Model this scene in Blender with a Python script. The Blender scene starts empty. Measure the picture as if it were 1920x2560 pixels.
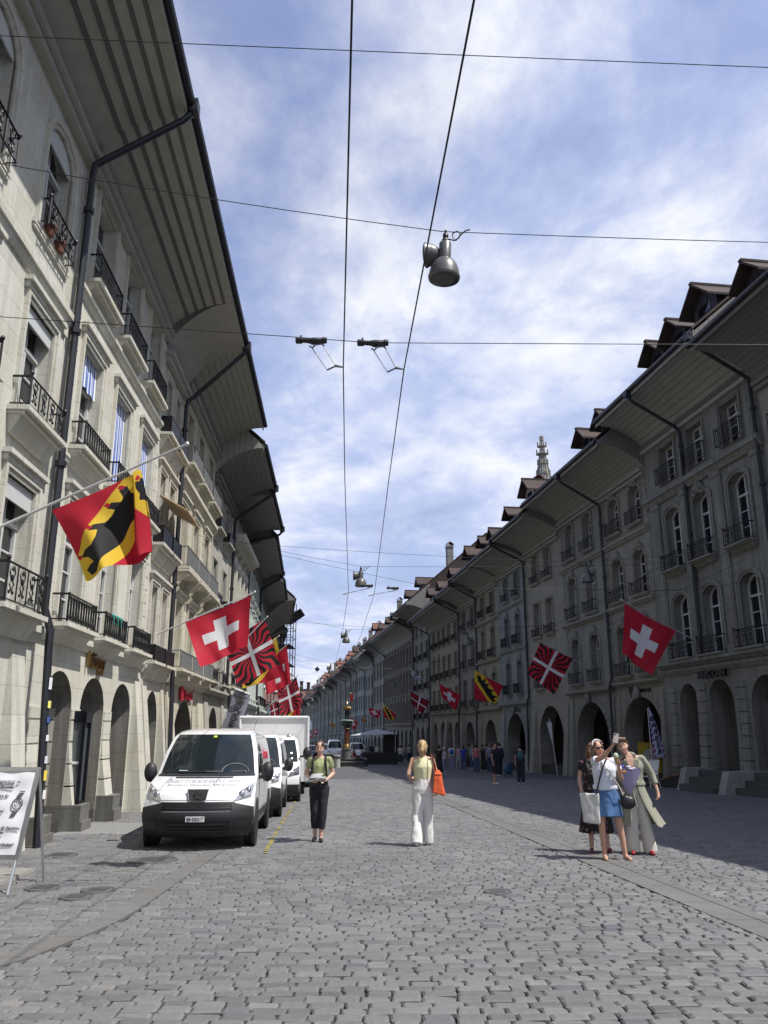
import bpy, bmesh, math, random
from mathutils import Vector, Matrix, noise
from mathutils.geometry import tessellate_polygon
R = math.radians
PI = math.pi
SC = bpy.context.scene
C = SC.collection
random.seed(7)

# ---------------------------------------------------------------- camera
cam_d = bpy.data.cameras.new('camera')
cam_d.sensor_fit = 'HORIZONTAL'; cam_d.sensor_width = 36.0; cam_d.lens = 37.5
cam_d.clip_start = 0.1; cam_d.clip_end = 6000
cam = bpy.data.objects.new('camera', cam_d); C.objects.link(cam)
PITCH = math.atan(542 / 2000)
cam.location = (0, 0, 1.6); cam.rotation_euler = (PI / 2 + PITCH, 0, 0)
SC.camera = cam

# ---------------------------------------------------------------- light
SUN_EL, SUN_AZ = R(59.5), R(22)          # sun from the right, a little behind the camera
sv = Vector((math.cos(SUN_EL) * math.cos(SUN_AZ), -math.cos(SUN_EL) * math.sin(SUN_AZ), math.sin(SUN_EL)))
sd = bpy.data.lights.new('sun', 'SUN'); sd.energy = 5.0; sd.angle = R(0.5); sd.color = (1.0, 0.96, 0.9)
sun = bpy.data.objects.new('sun', sd); C.objects.link(sun)
sun.rotation_euler = sv.to_track_quat('Z', 'Y').to_euler()
SC.view_settings.view_transform = 'Standard'; SC.view_settings.look = 'None'
SC.view_settings.exposure = 0.2; SC.view_settings.gamma = 1.0

world = bpy.data.worlds.new('World'); SC.world = world; world.use_nodes = True
wn, wl = world.node_tree.nodes, world.node_tree.links
wn.clear()
def N(t, **kw):
    n = wn.new(t)
    for k, v in kw.items(): setattr(n, k, v)
    return n
def WM(op, a, b=None, cl=False):
    n = wn.new('ShaderNodeMath'); n.operation = op; n.use_clamp = cl
    for i, x in enumerate((a, b)):
        if x is None: continue
        if isinstance(x, (int, float)): n.inputs[i].default_value = x
        else: wl.new(x, n.inputs[i])
    return n.outputs[0]
sky = N('ShaderNodeTexSky', sky_type='NISHITA'); sky.sun_disc = False
sky.sun_elevation = SUN_EL; sky.sun_rotation = math.atan2(sv.x, sv.y)
sky.air_density = 1.0; sky.dust_density = 0.6; sky.ozone_density = 3.0
tc = N('ShaderNodeTexCoord')
sep = N('ShaderNodeSeparateXYZ'); wl.new(tc.outputs['Generated'], sep.inputs[0])
zz = WM('ADD', WM('MAXIMUM', sep.outputs[2], 0.0), 0.16)          # cloud layer seen in perspective
cx_, cy_ = WM('DIVIDE', sep.outputs[0], zz), WM('DIVIDE', sep.outputs[1], zz)
comb = N('ShaderNodeCombineXYZ'); wl.new(cx_, comb.inputs[0]); wl.new(cy_, comb.inputs[1])
def wnoise(scale, detail, rough, dist, off):
    mp = N('ShaderNodeMapping'); wl.new(comb.outputs[0], mp.inputs[0]); mp.inputs['Location'].default_value = off
    mp.inputs['Rotation'].default_value = (0, 0, R(25)); mp.inputs['Scale'].default_value = (1.0, 0.8, 1)
    n = N('ShaderNodeTexNoise'); wl.new(mp.outputs[0], n.inputs['Vector'])
    n.inputs['Scale'].default_value = scale; n.inputs['Detail'].default_value = detail
    n.inputs['Roughness'].default_value = rough; n.inputs['Distortion'].default_value = dist
    return n.outputs['Fac']
n1 = wnoise(0.95, 10, 0.60, 0.15, (1.6, 7.7, 4))
n2 = wnoise(0.9, 5, 0.5, 0.2, (7.7, 4.4, 2))
n3 = wnoise(3.0, 10, 0.62, 0.15, (1.3, 9.1, 5))
dens = WM('ADD', WM('ADD', WM('MULTIPLY', n1, 0.66), WM('MULTIPLY', n3, 0.34)), WM('ADD', WM('MULTIPLY', sep.outputs[0], 0.13), WM('MULTIPLY', WM('SUBTRACT', 0.42, sep.outputs[2]), 0.26)))
ramp = N('ShaderNodeValToRGB'); wl.new(dens, ramp.inputs[0])
ramp.color_ramp.elements[0].position = 0.37; ramp.color_ramp.elements[0].color = (0.20, 0.20, 0.20, 1)
ramp.color_ramp.elements[1].position = 0.565; ramp.color_ramp.elements[1].color = (0.94, 0.94, 0.94, 1)
ccol = N('ShaderNodeValToRGB'); wl.new(WM('ADD', WM('MULTIPLY', n2, 0.45), WM('MULTIPLY', n3, 0.55)), ccol.inputs[0])
ce = ccol.color_ramp.elements
ce[0].position = 0.37; ce[0].color = (0.42, 0.50, 0.76, 1)
ce[1].position = 0.60; ce[1].color = (1.04, 1.06, 1.12, 1)
e_ = ce.new(0.48); e_.color = (0.60, 0.69, 0.97, 1)
bg1 = N('ShaderNodeBackground'); bg2 = N('ShaderNodeBackground'); mx = N('ShaderNodeMixShader')
hs = N('ShaderNodeHueSaturation'); hs.inputs['Saturation'].default_value = 0.92; hs.inputs['Hue'].default_value = 0.515; wl.new(sky.outputs[0], hs.inputs['Color'])
wl.new(hs.outputs[0], bg1.inputs[0]); bg1.inputs[1].default_value = 0.165
wl.new(ccol.outputs[0], bg2.inputs[0]); bg2.inputs[1].default_value = 0.84
wl.new(ramp.outputs[0], mx.inputs[0]); wl.new(bg1.outputs[0], mx.inputs[1]); wl.new(bg2.outputs[0], mx.inputs[2])
wo = N('ShaderNodeOutputWorld'); wl.new(mx.outputs[0], wo.inputs[0])

# ---------------------------------------------------------------- materials
def srgb(r, g, b):
    f = lambda c: (c / 255 / 12.92) if c <= 10 else ((c / 255 + 0.055) / 1.055) ** 2.4
    return (f(r), f(g), f(b))
class NT:
    def __init__(s, name):
        s.m = bpy.data.materials.new(name); s.m.use_nodes = True
        s.t = s.m.node_tree; s.n = s.t.nodes; s.l = s.t.links
        s.b = s.n['Principled BSDF']
    def node(s, t, ins=None, **kw):
        n = s.n.new(t)
        for k, v in kw.items(): setattr(n, k, v)
        for k, v in (ins or {}).items():
            if hasattr(v, 'is_linked'): s.l.new(v, n.inputs[k])
            else: n.inputs[k].default_value = v
        return n
    def math(s, op, a, b=0.0, c=None, cl=False):
        n = s.n.new('ShaderNodeMath'); n.operation = op; n.use_clamp = cl
        for i, x in enumerate((a, b, c)):
            if x is None: continue
            if isinstance(x, (int, float)): n.inputs[i].default_value = x
            else: s.l.new(x, n.inputs[i])
        return n.outputs[0]
    def mix(s, f, a, b):
        n = s.n.new('ShaderNodeMix'); n.data_type = 'RGBA'
        for k, x in ((0, f), (6, a), (7, b)):
            if hasattr(x, 'is_linked'): s.l.new(x, n.inputs[k])
            elif k == 0: n.inputs[k].default_value = x
            else: n.inputs[k].default_value = (*x, 1)
        return n.outputs[2]
    def noise(s, vec, scale, detail=4, rough=0.55):
        n = s.node('ShaderNodeTexNoise', {'Scale': scale, 'Detail': detail, 'Roughness': rough})
        if vec is not None: s.l.new(vec, n.inputs['Vector'])
        return n.outputs['Fac']
    def coord(s, kind='Object', scale=(1, 1, 1)):
        t = s.n.new('ShaderNodeTexCoord')
        m = s.node('ShaderNodeMapping', {'Scale': scale}); s.l.new(t.outputs[kind], m.inputs[0])
        return m.outputs[0]
    def base(s, c):
        if hasattr(c, 'is_linked'): s.l.new(c, s.b.inputs['Base Color'])
        else: s.b.inputs['Base Color'].default_value = (*c, 1)
    def rough(s, r):
        if hasattr(r, 'is_linked'): s.l.new(r, s.b.inputs['Roughness'])
        else: s.b.inputs['Roughness'].default_value = r
    def bump(s, h, st=0.3, d=0.02):
        n = s.node('ShaderNodeBump', {'Strength': st, 'Distance': d}); s.l.new(h, n.inputs['Height'])
        s.l.new(n.outputs[0], s.b.inputs['Normal'])
MATS = {}
def plain(name, col, rough=0.6, metal=0.0, var=0.12, vscale=6.0, coat=0.0, emit=0.0):
    if name in MATS: return MATS[name]
    a = NT(name)
    v = a.noise(a.coord(), vscale, 4)
    k = a.math('ADD', a.math('MULTIPLY', v, 2 * var), 1 - var)
    cc = a.node('ShaderNodeVectorMath', {0: col}, operation='SCALE'); a.l.new(k, cc.inputs['Scale'])
    a.base(cc.outputs[0]); a.rough(a.math('ADD', a.math('MULTIPLY', v, 0.2), rough - 0.1, cl=True))
    a.b.inputs['Metallic'].default_value = metal
    if coat: a.b.inputs['Coat Weight'].default_value = coat; a.b.inputs['Coat Roughness'].default_value = 0.05
    if emit:
        a.b.inputs['Emission Color'].default_value = (*col, 1); a.b.inputs['Emission Strength'].default_value = emit
    MATS[name] = a.m
    return a.m
def stone(name, col, dark=0.55, rough=0.85, streak=0.5):
    if name in MATS: return MATS[name]
    a = NT(name); o = a.coord()
    n1 = a.noise(o, 0.9, 6, 0.6); n2 = a.noise(a.coord('Object', (5, 5, 0.35)), 1.0, 6, 0.62); n3 = a.noise(o, 14, 5, 0.6)
    dk = tuple(c * dark for c in col)
    f = a.math('MULTIPLY', a.math('SUBTRACT', n2, 0.42, cl=True), 4.5 * streak, cl=True)
    c1 = a.mix(f, col, dk)
    f2 = a.math('MULTIPLY', a.math('SUBTRACT', n1, 0.45, cl=True), 2.2, cl=True)
    warm = (col[0] * 1.08, col[1] * 1.0, col[2] * 0.84)
    c2 = a.mix(f2, c1, tuple(c * 0.78 for c in warm))
    f3 = a.math('ADD', a.math('MULTIPLY', n3, 0.30), 0.84)
    cc = a.node('ShaderNodeVectorMath', {0: c2}, operation='SCALE'); a.l.new(f3, cc.inputs['Scale'])
    # ashlar joints: faint, a little darker
    br = a.node('ShaderNodeTexBrick', {'Scale': 1.0, 'Mortar Size': 0.006, 'Brick Width': 1.1, 'Row Height': 0.46, 'Color1': (1, 1, 1, 1), 'Color2': (0.87, 0.87, 0.855, 1), 'Mortar': (0.62, 0.62, 0.62, 1)})
    mp = a.node('ShaderNodeCombineXYZ'); sp = a.node('ShaderNodeSeparateXYZ'); a.l.new(o, sp.inputs[0])
    a.l.new(a.math('ADD', sp.outputs[0], sp.outputs[1]), mp.inputs[0]); a.l.new(sp.outputs[2], mp.inputs[1]); a.l.new(mp.outputs[0], br.inputs['Vector'])
    mm = a.node('ShaderNodeVectorMath', {0: cc.outputs[0], 1: br.outputs['Color']}, operation='MULTIPLY')
    a.base(mm.outputs[0]); a.rough(rough)
    a.bump(a.math('ADD', n3, a.math('MULTIPLY', br.outputs['Fac'], -0.6)), 0.25, 0.02)
    MATS[name] = a.m
    return a.m
def boards(name, col, width=0.2, axis=1, dark=0.35):
    if name in MATS: return MATS[name]
    a = NT(name); o = a.coord(); sp = a.node('ShaderNodeSeparateXYZ'); a.l.new(o, sp.inputs[0])
    fr = a.math('FRACT', a.math('DIVIDE', sp.outputs[axis], width))
    ln = a.math('LESS_THAN', fr, 0.09)
    n = a.noise(a.coord('Object', (0.6, 4, 4) if axis == 1 else (5, 5, 0.5)), 2.0, 6)
    c = a.mix(n, tuple(x * 0.7 for x in col), tuple(x * 1.2 for x in col))
    a.base(a.mix(ln, c, tuple(x * dark for x in col))); a.rough(0.75)
    a.bump(ln, -0.3, 0.01)
    MATS[name] = a.m
    return a.m
def tiles(name, c1, c2):
    if name in MATS: return MATS[name]
    a = NT(name); o = a.coord()
    mp = a.node('ShaderNodeMapping', {'Rotation': (0, 0, 0)}); a.l.new(o, mp.inputs[0])
    sp = a.node('ShaderNodeSeparateXYZ'); a.l.new(o, sp.inputs[0])
    cb = a.node('ShaderNodeCombineXYZ'); a.l.new(sp.outputs[0], cb.inputs[0]); a.l.new(a.math('MULTIPLY', sp.outputs[2], 1.5), cb.inputs[1])
    br = a.node('ShaderNodeTexBrick', {'Scale': 1.0, 'Mortar Size': 0.012, 'Brick Width': 0.18, 'Row Height': 0.17, 'Color1': (*c1, 1), 'Color2': (*c2, 1), 'Mortar': (0.02, 0.016, 0.014, 1), 'Bias': 0.0})
    a.l.new(cb.outputs[0], br.inputs['Vector'])
    n = a.noise(o, 1.5, 6); k = a.math('ADD', a.math('MULTIPLY', n, 0.9), 0.55)
    cc = a.node('ShaderNodeVectorMath', {0: br.outputs['Color']}, operation='SCALE'); a.l.new(k, cc.inputs['Scale'])
    a.base(cc.outputs[0]); a.rough(0.85); a.bump(br.outputs['Fac'], -0.7, 0.04)
    MATS[name] = a.m
    return a.m
def glass(name, tint, rough=0.04, curtain=0.0):
    if name in MATS: return MATS[name]
    a = NT(name); o = a.coord()
    n = a.noise(o, 2.2, 3); f = a.math('MULTIPLY', a.math('SUBTRACT', n, 0.5, cl=True), curtain, cl=True)
    a.base(a.mix(f, tint, (0.42, 0.42, 0.40))); a.rough(rough); a.b.inputs['IOR'].default_value = 1.5
    a.bump(a.noise(o, 1.3, 2), 0.03, 0.05)
    MATS[name] = a.m
    return a.m

M_GLASS = [glass('window glass', (0.012, 0.014, 0.018)), glass('window glass with curtain', (0.02, 0.022, 0.026), 0.06, 2.2), glass('window glass dusky', (0.008, 0.009, 0.012))]
M_FRAME = plain('white window paint', (0.52, 0.53, 0.52), 0.5)
M_IRON = plain('black wrought iron', (0.012, 0.012, 0.014), 0.45, 0.4)
M_IRONG = plain('grey wrought iron', (0.16, 0.165, 0.17), 0.5, 0.3)
M_PIPE = plain('dark zinc pipe', (0.035, 0.037, 0.045), 0.45, 0.5)
M_TILE = tiles('roof tiles', (0.07, 0.043, 0.035), (0.042, 0.03, 0.027))
M_TILER = tiles('red roof tiles', (0.24, 0.095, 0.065), (0.15, 0.07, 0.05))
M_SLATE = boards('dormer slate boards', (0.05, 0.045, 0.06), 0.16, 2, 0.5)
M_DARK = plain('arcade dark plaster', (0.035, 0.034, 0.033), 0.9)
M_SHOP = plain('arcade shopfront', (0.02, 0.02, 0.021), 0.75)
M_SOF = {'light': plain('painted soffit cream', (0.34, 0.335, 0.30), 0.8, var=0.2, vscale=3), 'boards': boards('soffit boards', (0.30, 0.30, 0.27), 0.22), 'grey': boards('grey soffit boards', (0.19, 0.19, 0.18), 0.2), 'pale': boards('pale soffit boards', (0.36, 0.36, 0.33), 0.26)}
M_BATTEN = plain('soffit battens', (0.11, 0.11, 0.11), 0.8)
M_VAULT = stone('shade dark vault stone', (0.26, 0.25, 0.225), 0.5, 0.9, 0.8)  # darker copy of the house stone, shade under the arches put into its colour

# ---------------------------------------------------------------- mesh builder
class MB:
    def __init__(s): s.v = []; s.f = []; s.m = []
    def add(s, vs, fs, mi=0):
        o = len(s.v); s.v.extend(tuple(v) for v in vs)
        s.f.extend([[i + o for i in f] for f in fs]); s.m.extend([mi] * len(fs)); return s
    def box(s, x0, x1, y0, y1, z0, z1, mi=0):
        vs = [(x, y, z) for z in (z0, z1) for y in (y0, y1) for x in (x0, x1)]
        return s.add(vs, [(0, 2, 3, 1), (4, 5, 7, 6), (0, 1, 5, 4), (2, 6, 7, 3), (0, 4, 6, 2), (1, 3, 7, 5)], mi)
    def hexa(s, lo, hi, mi=0):      # two loops of four points
        return s.add(list(lo) + list(hi), [(3, 2, 1, 0), (4, 5, 6, 7), (0, 1, 5, 4), (1, 2, 6, 5), (2, 3, 7, 6), (3, 0, 4, 7)], mi)
    def loft(s, rings, mi=0, cap0=True, cap1=True, closed=True):
        n = len(rings[0]); vs = [p for r in rings for p in r]; fs = []
        for i in range(len(rings) - 1):
            for j in range(n if closed else n - 1):
                k = (j + 1) % n; fs.append((i * n + j, i * n + k, (i + 1) * n + k, (i + 1) * n + j))
        if cap0: fs.append(tuple(range(n - 1, -1, -1)))
        if cap1: fs.append(tuple(range((len(rings) - 1) * n, len(rings) * n)))
        return s.add(vs, fs, mi)
    def tube(s, path, r, n=6, mi=0, caps=True):
        path = [Vector(p) for p in path]; rs = r if isinstance(r, (list, tuple)) else [r] * len(path)
        rings = []; up = Vector((0, 0, 1)); u0 = None
        for i, p in enumerate(path):
            d = (path[min(i + 1, len(path) - 1)] - path[max(i - 1, 0)])
            d = d.normalized() if d.length > 1e-9 else Vector((0, 0, 1))
            if u0 is None:
                a = up if abs(d.z) < 0.9 else Vector((1, 0, 0)); u = d.cross(a).normalized()
            else:
                u = (u0 - d * u0.dot(d)); u = u.normalized() if u.length > 1e-6 else d.orthogonal().normalized()
            u0 = u; w = d.cross(u)
            rings.append([tuple(p + (u * math.cos(2 * PI * k / n) + w * math.sin(2 * PI * k / n)) * rs[i]) for k in range(n)])
        return s.loft(rings, mi, caps, caps)
    def lathe(s, prof, n=16, o=(0, 0, 0), mi=0, sx=1, sy=1, axis='z'):
        rings = []
        for r, z in prof:
            rr = []
            for k in range(n):
                a = 2 * PI * k / n; p = (r * sx * math.cos(a), r * sy * math.sin(a), z)
                if axis == 'y': p = (p[0], p[2], p[1])
                if axis == 'x': p = (p[2], p[0], p[1])
                rr.append((p[0] + o[0], p[1] + o[1], p[2] + o[2]))
            rings.append(rr)
        return s.loft(rings, mi)
    def ell(s, c, rx, ry, rz, n=12, m=8, mi=0, rot=None):
        rings = []
        for i in range(m + 1):
            t = -PI / 2 + PI * i / m; rr = []
            for k in range(n):
                a = 2 * PI * k / n; p = Vector((rx * max(math.cos(t), 0.02) * math.cos(a), ry * max(math.cos(t), 0.02) * math.sin(a), rz * math.sin(t)))
                if rot is not None: p = rot @ p
                rr.append((p.x + c[0], p.y + c[1], p.z + c[2]))
            rings.append(rr)
        return s.loft(rings, mi)
    def poly(s, pts, t=None, mi=0):   # pts: list of 3D points (one planar loop), optional thickness vector
        pts = [Vector(p) for p in pts]
        if t is None:
            tri = tessellate_polygon([pts]); return s.add(pts, tri, mi)
        n = len(pts); q = [p + Vector(t) for p in pts]; tri = tessellate_polygon([pts])
        return s.add(pts + q, [tuple(a) for a in tri] + [tuple(i + n for i in a[::-1]) for a in tri] + [(i, (i + 1) % n, (i + 1) % n + n, i + n) for i in range(n)], mi)
    def mesh(s, name, mats, smooth=False):
        me = bpy.data.meshes.new(name); me.from_pydata(s.v, [], s.f)
        for m in (mats if isinstance(mats, (list, tuple)) else [mats]): me.materials.append(m)
        if any(s.m): me.polygons.foreach_set('material_index', s.m)
        if smooth:
            bm = bmesh.new(); bm.from_mesh(me); bmesh.ops.remove_doubles(bm, verts=bm.verts, dist=1e-5)
            bmesh.ops.recalc_face_normals(bm, faces=bm.faces); bm.to_mesh(me); bm.free()
            me.polygons.foreach_set('use_smooth', [True] * len(me.polygons))
            if smooth != 'full': me.set_sharp_from_angle(angle=R(38))
        me.update(); return me
    def build(s, name, mats, parent=None, smooth=False):
        return link(name, s.mesh(name, mats, smooth), parent)
def link(name, data, parent=None, loc=None):
    o = bpy.data.objects.new(name, data); C.objects.link(o)
    if parent is not None: o.parent = parent
    if loc is not None: o.location = loc
    return o
def tag(o, label, cat, group=None):
    o['label'] = label; o['category'] = cat
    if group: o['group'] = group
    return o
def kind(o, k='structure'): o['kind'] = k; return o
def thing(name, label, cat, loc=(0, 0, 0), rz=0.0, group=None):
    o = link(name, None); o.location = loc; o.rotation_euler = (0, 0, rz); o.empty_display_size = 0.2
    return tag(o, label, cat, group)
TMP = bpy.data.scenes.new('mesh workbench'); TRASH = []
def evalmesh(o, name):
    if o.name in C.objects: C.objects.unlink(o)      # evaluated in a bare side scene: much quicker than in the full street
    if o.name not in TMP.collection.objects: TMP.collection.objects.link(o)
    with bpy.context.temp_override(scene=TMP, view_layer=TMP.view_layers[0]):
        dg = bpy.context.evaluated_depsgraph_get(); dg.update()
        me = bpy.data.meshes.new_from_object(o.evaluated_get(dg)); me.name = name
    TMP.collection.objects.unlink(o); TRASH.append(o)
    return me
def lettering(name, txt, size, mat, parent, loc, rot, extrude=0.01, align='CENTER', shear=0.0, sx=1.0, bold=0.0):
    cu = bpy.data.curves.new(name, 'FONT'); cu.body = txt; cu.size = size; cu.extrude = extrude; cu.align_x = align; cu.shear = shear; cu.offset = bold
    cu.resolution_u = 3
    t = bpy.data.objects.new(name, cu)
    me = evalmesh(t, name); me.materials.clear(); me.materials.append(mat)
    o = link(name, me, parent); o.location = loc; o.rotation_euler = rot; o.scale = (sx, 1, 1)
    return o

# ---------------------------------------------------------------- photograph geometry
cP, sP = math.cos(PITCH), math.sin(PITCH)
def pt(u, v, y):       # the point of the place at depth y that the photograph shows at (u, v)
    a, b = (u - 960) / 2000, (1280 - v) / 2000
    t = y / (cP - sP * b)
    return Vector((a * t, y, 1.6 + (sP + cP * b) * t))
def gz(y): return -0.02 * y
LP = [(-40, -2.89), (46, -8.05), (62, -9.5), (72, -10.5), (95, -14.0), (130, -19.5), (310, -52)]
RP = [(-40, 22.6), (100, 3.0), (200, -12.5), (310, -31.5)]
def wx(P, y):
    for (a, xa), (b, xb) in zip(P, P[1:]):
        if y <= b: return xa + (xb - xa) * (y - a) / (b - a)
    return P[-1][1]

# ---------------------------------------------------------------- ground
def ground():
    a = NT('cobble far'); o = a.coord()
    br = a.node('ShaderNodeTexBrick', {'Scale': 1.0, 'Mortar Size': 0.012, 'Brick Width': 0.21, 'Row Height': 0.125, 'Color1': (0.118, 0.118, 0.121, 1), 'Color2': (0.09, 0.09, 0.093, 1), 'Mortar': (0.02, 0.02, 0.021, 1), 'Bias': 0.0, 'Mortar Smooth': 0.2})
    wv = a.node('ShaderNodeVectorMath', operation='ADD'); a.l.new(o, wv.inputs[0])
    nn = a.node('ShaderNodeTexNoise', {'Scale': 1.3, 'Detail': 3}); a.l.new(o, nn.inputs['Vector'])
    sc = a.node('ShaderNodeVectorMath', operation='SCALE'); a.l.new(nn.outputs['Color'], sc.inputs[0]); sc.inputs['Scale'].default_value = 0.12
    a.l.new(sc.outputs[0], wv.inputs[1]); a.l.new(wv.outputs[0], br.inputs['Vector'])
    k = a.math('ADD', a.math('MULTIPLY', a.noise(o, 0.5, 5), 0.7), 0.65)
    cc = a.node('ShaderNodeVectorMath', {0: br.outputs['Color']}, operation='SCALE'); a.l.new(k, cc.inputs['Scale'])
    a.base(cc.outputs[0]); a.rough(0.75); a.bump(br.outputs['Fac'], -0.5, 0.02)
    mb = MB(); YE = 42
    xs = [-2500, -60, 60, 2500]; ys = [-300, -3, YE, 400, 3500]
    g = plain('earth under the stones', (0.02, 0.02, 0.021), 0.95)
    for i in range(3):
        for j in range(4):
            near = (i == 1 and j == 1); dz = -0.022 if near else 0
            q = [(xs[i], ys[j]), (xs[i + 1], ys[j]), (xs[i + 1], ys[j + 1]), (xs[i], ys[j + 1])]
            mb.add([(x, y, (gz(y) if y <= 400 else -8) + dz) for x, y in q], [(0, 1, 2, 3)], 1 if near else 0)
    kind(mb.build('ground', [a.m, g]))
    # laid cobbles, each a small worn block
    rnd = random.Random(3); V = []; F = []; A = []
    y = 3.6
    rows = []
    while y < YE:
        h = 0.118 + rnd.uniform(-0.008, 0.012); rows.append((y, h)); y += h
    for (y0, h) in rows:
        xl = wx(LP, y0) - (0.3 if y0 > 9 else -0.2); xr = min(wx(RP, y0) - 0.9, 0.55 * (y0 + 3) + 1.0)
        xl = max(xl, -0.5 * (y0 + 3) - 1.4)
        x = xl + rnd.uniform(-0.2, 0)
        while x < xr:
            w = rnd.uniform(0.15, 0.245)
            if rnd.random() < 0.05: w *= 0.7
            fg = 1.0 if y0 < 13 else 0.6; gx = rnd.uniform(0.003, 0.007) * fg; gy = rnd.uniform(0.0045, 0.010) * fg
            a0, a1, b0, b1 = x + gx, x + w - gx, y0 + gy, y0 + h - gy
            wob = 0.016 * math.sin(x * 1.7 + y0 * 0.9) + 0.010 * math.sin(x * 4.1 + 1.3 * y0)
            # leave the flagstone strip and the runnel free
            xm, ym = (a0 + a1) / 2, (b0 + b1) / 2
            lim = [(RUN(ym) - 0.01, RUN(ym) + 0.51)] + ([(STRIP(ym) - 0.14 - max(0, 8 - ym) * .02, STRIP(ym) + 0.14 + max(0, 8 - ym) * .02)] if ym < 14.5 else [])
            for la, lb in lim:
                if a0 < la < a1: a1 = la
                elif la <= a0 < lb: a0 = max(a0, min(lb, a1))
            if a1 - a0 < 0.035: x += w; continue
            xm = (a0 + a1) / 2
            zt = gz(ym) + rnd.uniform(-0.006, 0.006) + 0.004; tx = rnd.uniform(-0.03, 0.03); ty = rnd.uniform(-0.04, 0.04)
            j = lambda k: rnd.uniform(-k, k)
            base = len(V)
            c = 0.022 if y0 < 14 else 0.013; dcut = min(0.3 * (a1 - a0), rnd.uniform(0.006, 0.016))
            def P(px, py, dz): V.append((px, py + wob, zt + dz + tx * (px - xm) + ty * (py - ym)))
            ox = [(a0 + dcut, b0), (a1 - dcut, b0), (a1, b0 + dcut), (a1, b1 - dcut), (a1 - dcut, b1), (a0 + dcut, b1), (a0, b1 - dcut), (a0, b0 + dcut)]
            ox = [(p + j(0.005), q + j(0.005)) for p, q in ox]
            for p, q in ox: P(p, q, -0.04)
            for p, q in ox: P(p, q, -c * 0.55)
            for p, q in ox: P(p + (xm - p) * 0.16, q + (ym - q) * 0.26, j(0.0025))
            for r_ in range(2):
                for k in range(8):
                    l = (k + 1) % 8; F.append((base + r_ * 8 + k, base + r_ * 8 + l, base + r_ * 8 + 8 + l, base + r_ * 8 + 8 + k))
            F.append(tuple(base + 16 + k for k in range(8)))
            t = rnd.random(); A += [t] * 17
            x += w
    me = bpy.data.meshes.new('cobblestones'); me.from_pydata(V, [], F)
    at = me.attributes.new('tone', 'FLOAT', 'FACE'); at.data.foreach_set('value', A)
    a = NT('cobblestone'); o = a.coord()
    t = a.node('ShaderNodeAttribute', attribute_name='tone').outputs['Fac']
    rp = a.node('ShaderNodeValToRGB'); a.l.new(t, rp.inputs[0]); e = rp.color_ramp.elements
    e[0].color = (0.105, 0.105, 0.107, 1); e[1].color = (0.18, 0.179, 0.18, 1)
    for p, c_ in ((0.3, (0.134, 0.134, 0.136)), (0.88, (0.16, 0.159, 0.16)), (0.93, (0.09, 0.097, 0.11)), (0.965, (0.175, 0.17, 0.16))): e.new(p).color = (*c_, 1)
    k = a.math('ADD', a.math('MULTIPLY', a.noise(o, 18, 6, 0.65), 0.55), 0.72)
    k2 = a.math('ADD', a.math('MULTIPLY', a.noise(o, 0.45, 5), 0.5), 0.76)
    cc = a.node('ShaderNodeVectorMath', {0: rp.outputs[0]}, operation='SCALE'); a.l.new(a.math('MULTIPLY', k, k2), cc.inputs['Scale'])
    a.base(cc.outputs[0]); a.rough(0.68); a.bump(a.noise(o, 45, 6, 0.7), 0.45, 0.012)
    me.materials.append(a.m)
    me.polygons.foreach_set('use_smooth', [False] * len(me.polygons))
    kind(link('cobblestones', me))
    # flagstone strip on the left, runnel on the right
    st = stone('flagstone', (0.155, 0.155, 0.156), 0.8, 0.8, 0.4)
    mb = MB(); ys_ = [3.0]
    while ys_[-1] < 14.5: ys_.append(ys_[-1] + rnd.uniform(0.5, 0.9))
    for p, q in zip(ys_, ys_[1:]):
        q -= 0.008
        lo = [(STRIP(p) - 0.13, p, gz(p) - 0.03), (STRIP(p) + 0.13, p, gz(p) - 0.03), (STRIP(q) + 0.13, q, gz(q) - 0.03), (STRIP(q) - 0.13, q, gz(q) - 0.03)]
        mb.hexa(lo, [(x, y, z + 0.035) for x, y, z in lo])
    kind(mb.build('flagstone_strip', st))
    mb = MB(); y = 3.0
    while y < 110:
        q = y + rnd.uniform(0.7, 1.1) * (1 if y < 45 else 3); qq = q - 0.012
        for d0, d1, z0, z1 in ((0.0, 0.14, 0.008, 0.004), (0.145, 0.36, 0.0, 0.0), (0.365, 0.5, 0.004, 0.008)):
            lo = [(RUN(y) + d0, y, gz(y) - 0.04), (RUN(y) + d1, y, gz(y) - 0.04), (RUN(qq) + d1, qq, gz(qq) - 0.04), (RUN(qq) + d0, qq, gz(qq) - 0.04)]
            hi = [(lo[0][0], lo[0][1], gz(y) + z0), (lo[1][0], lo[1][1], gz(y) + z1), (lo[2][0], lo[2][1], gz(qq) + z1), (lo[3][0], lo[3][1], gz(qq) + z0)]
            mb.hexa(lo, hi)
        y = q
    kind(mb.build('street_runnel', st))
def STRIP(y):
    return -2.62 - 0.012 * max(y - 8, 0) - (0.0 if y > 8.6 else 0.16 * (8.6 - y) + 0.20 * max(7.4 - y, 0) ** 1.5)
def RUN(y): return 4.0 - 0.092 * y
ground()

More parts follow.
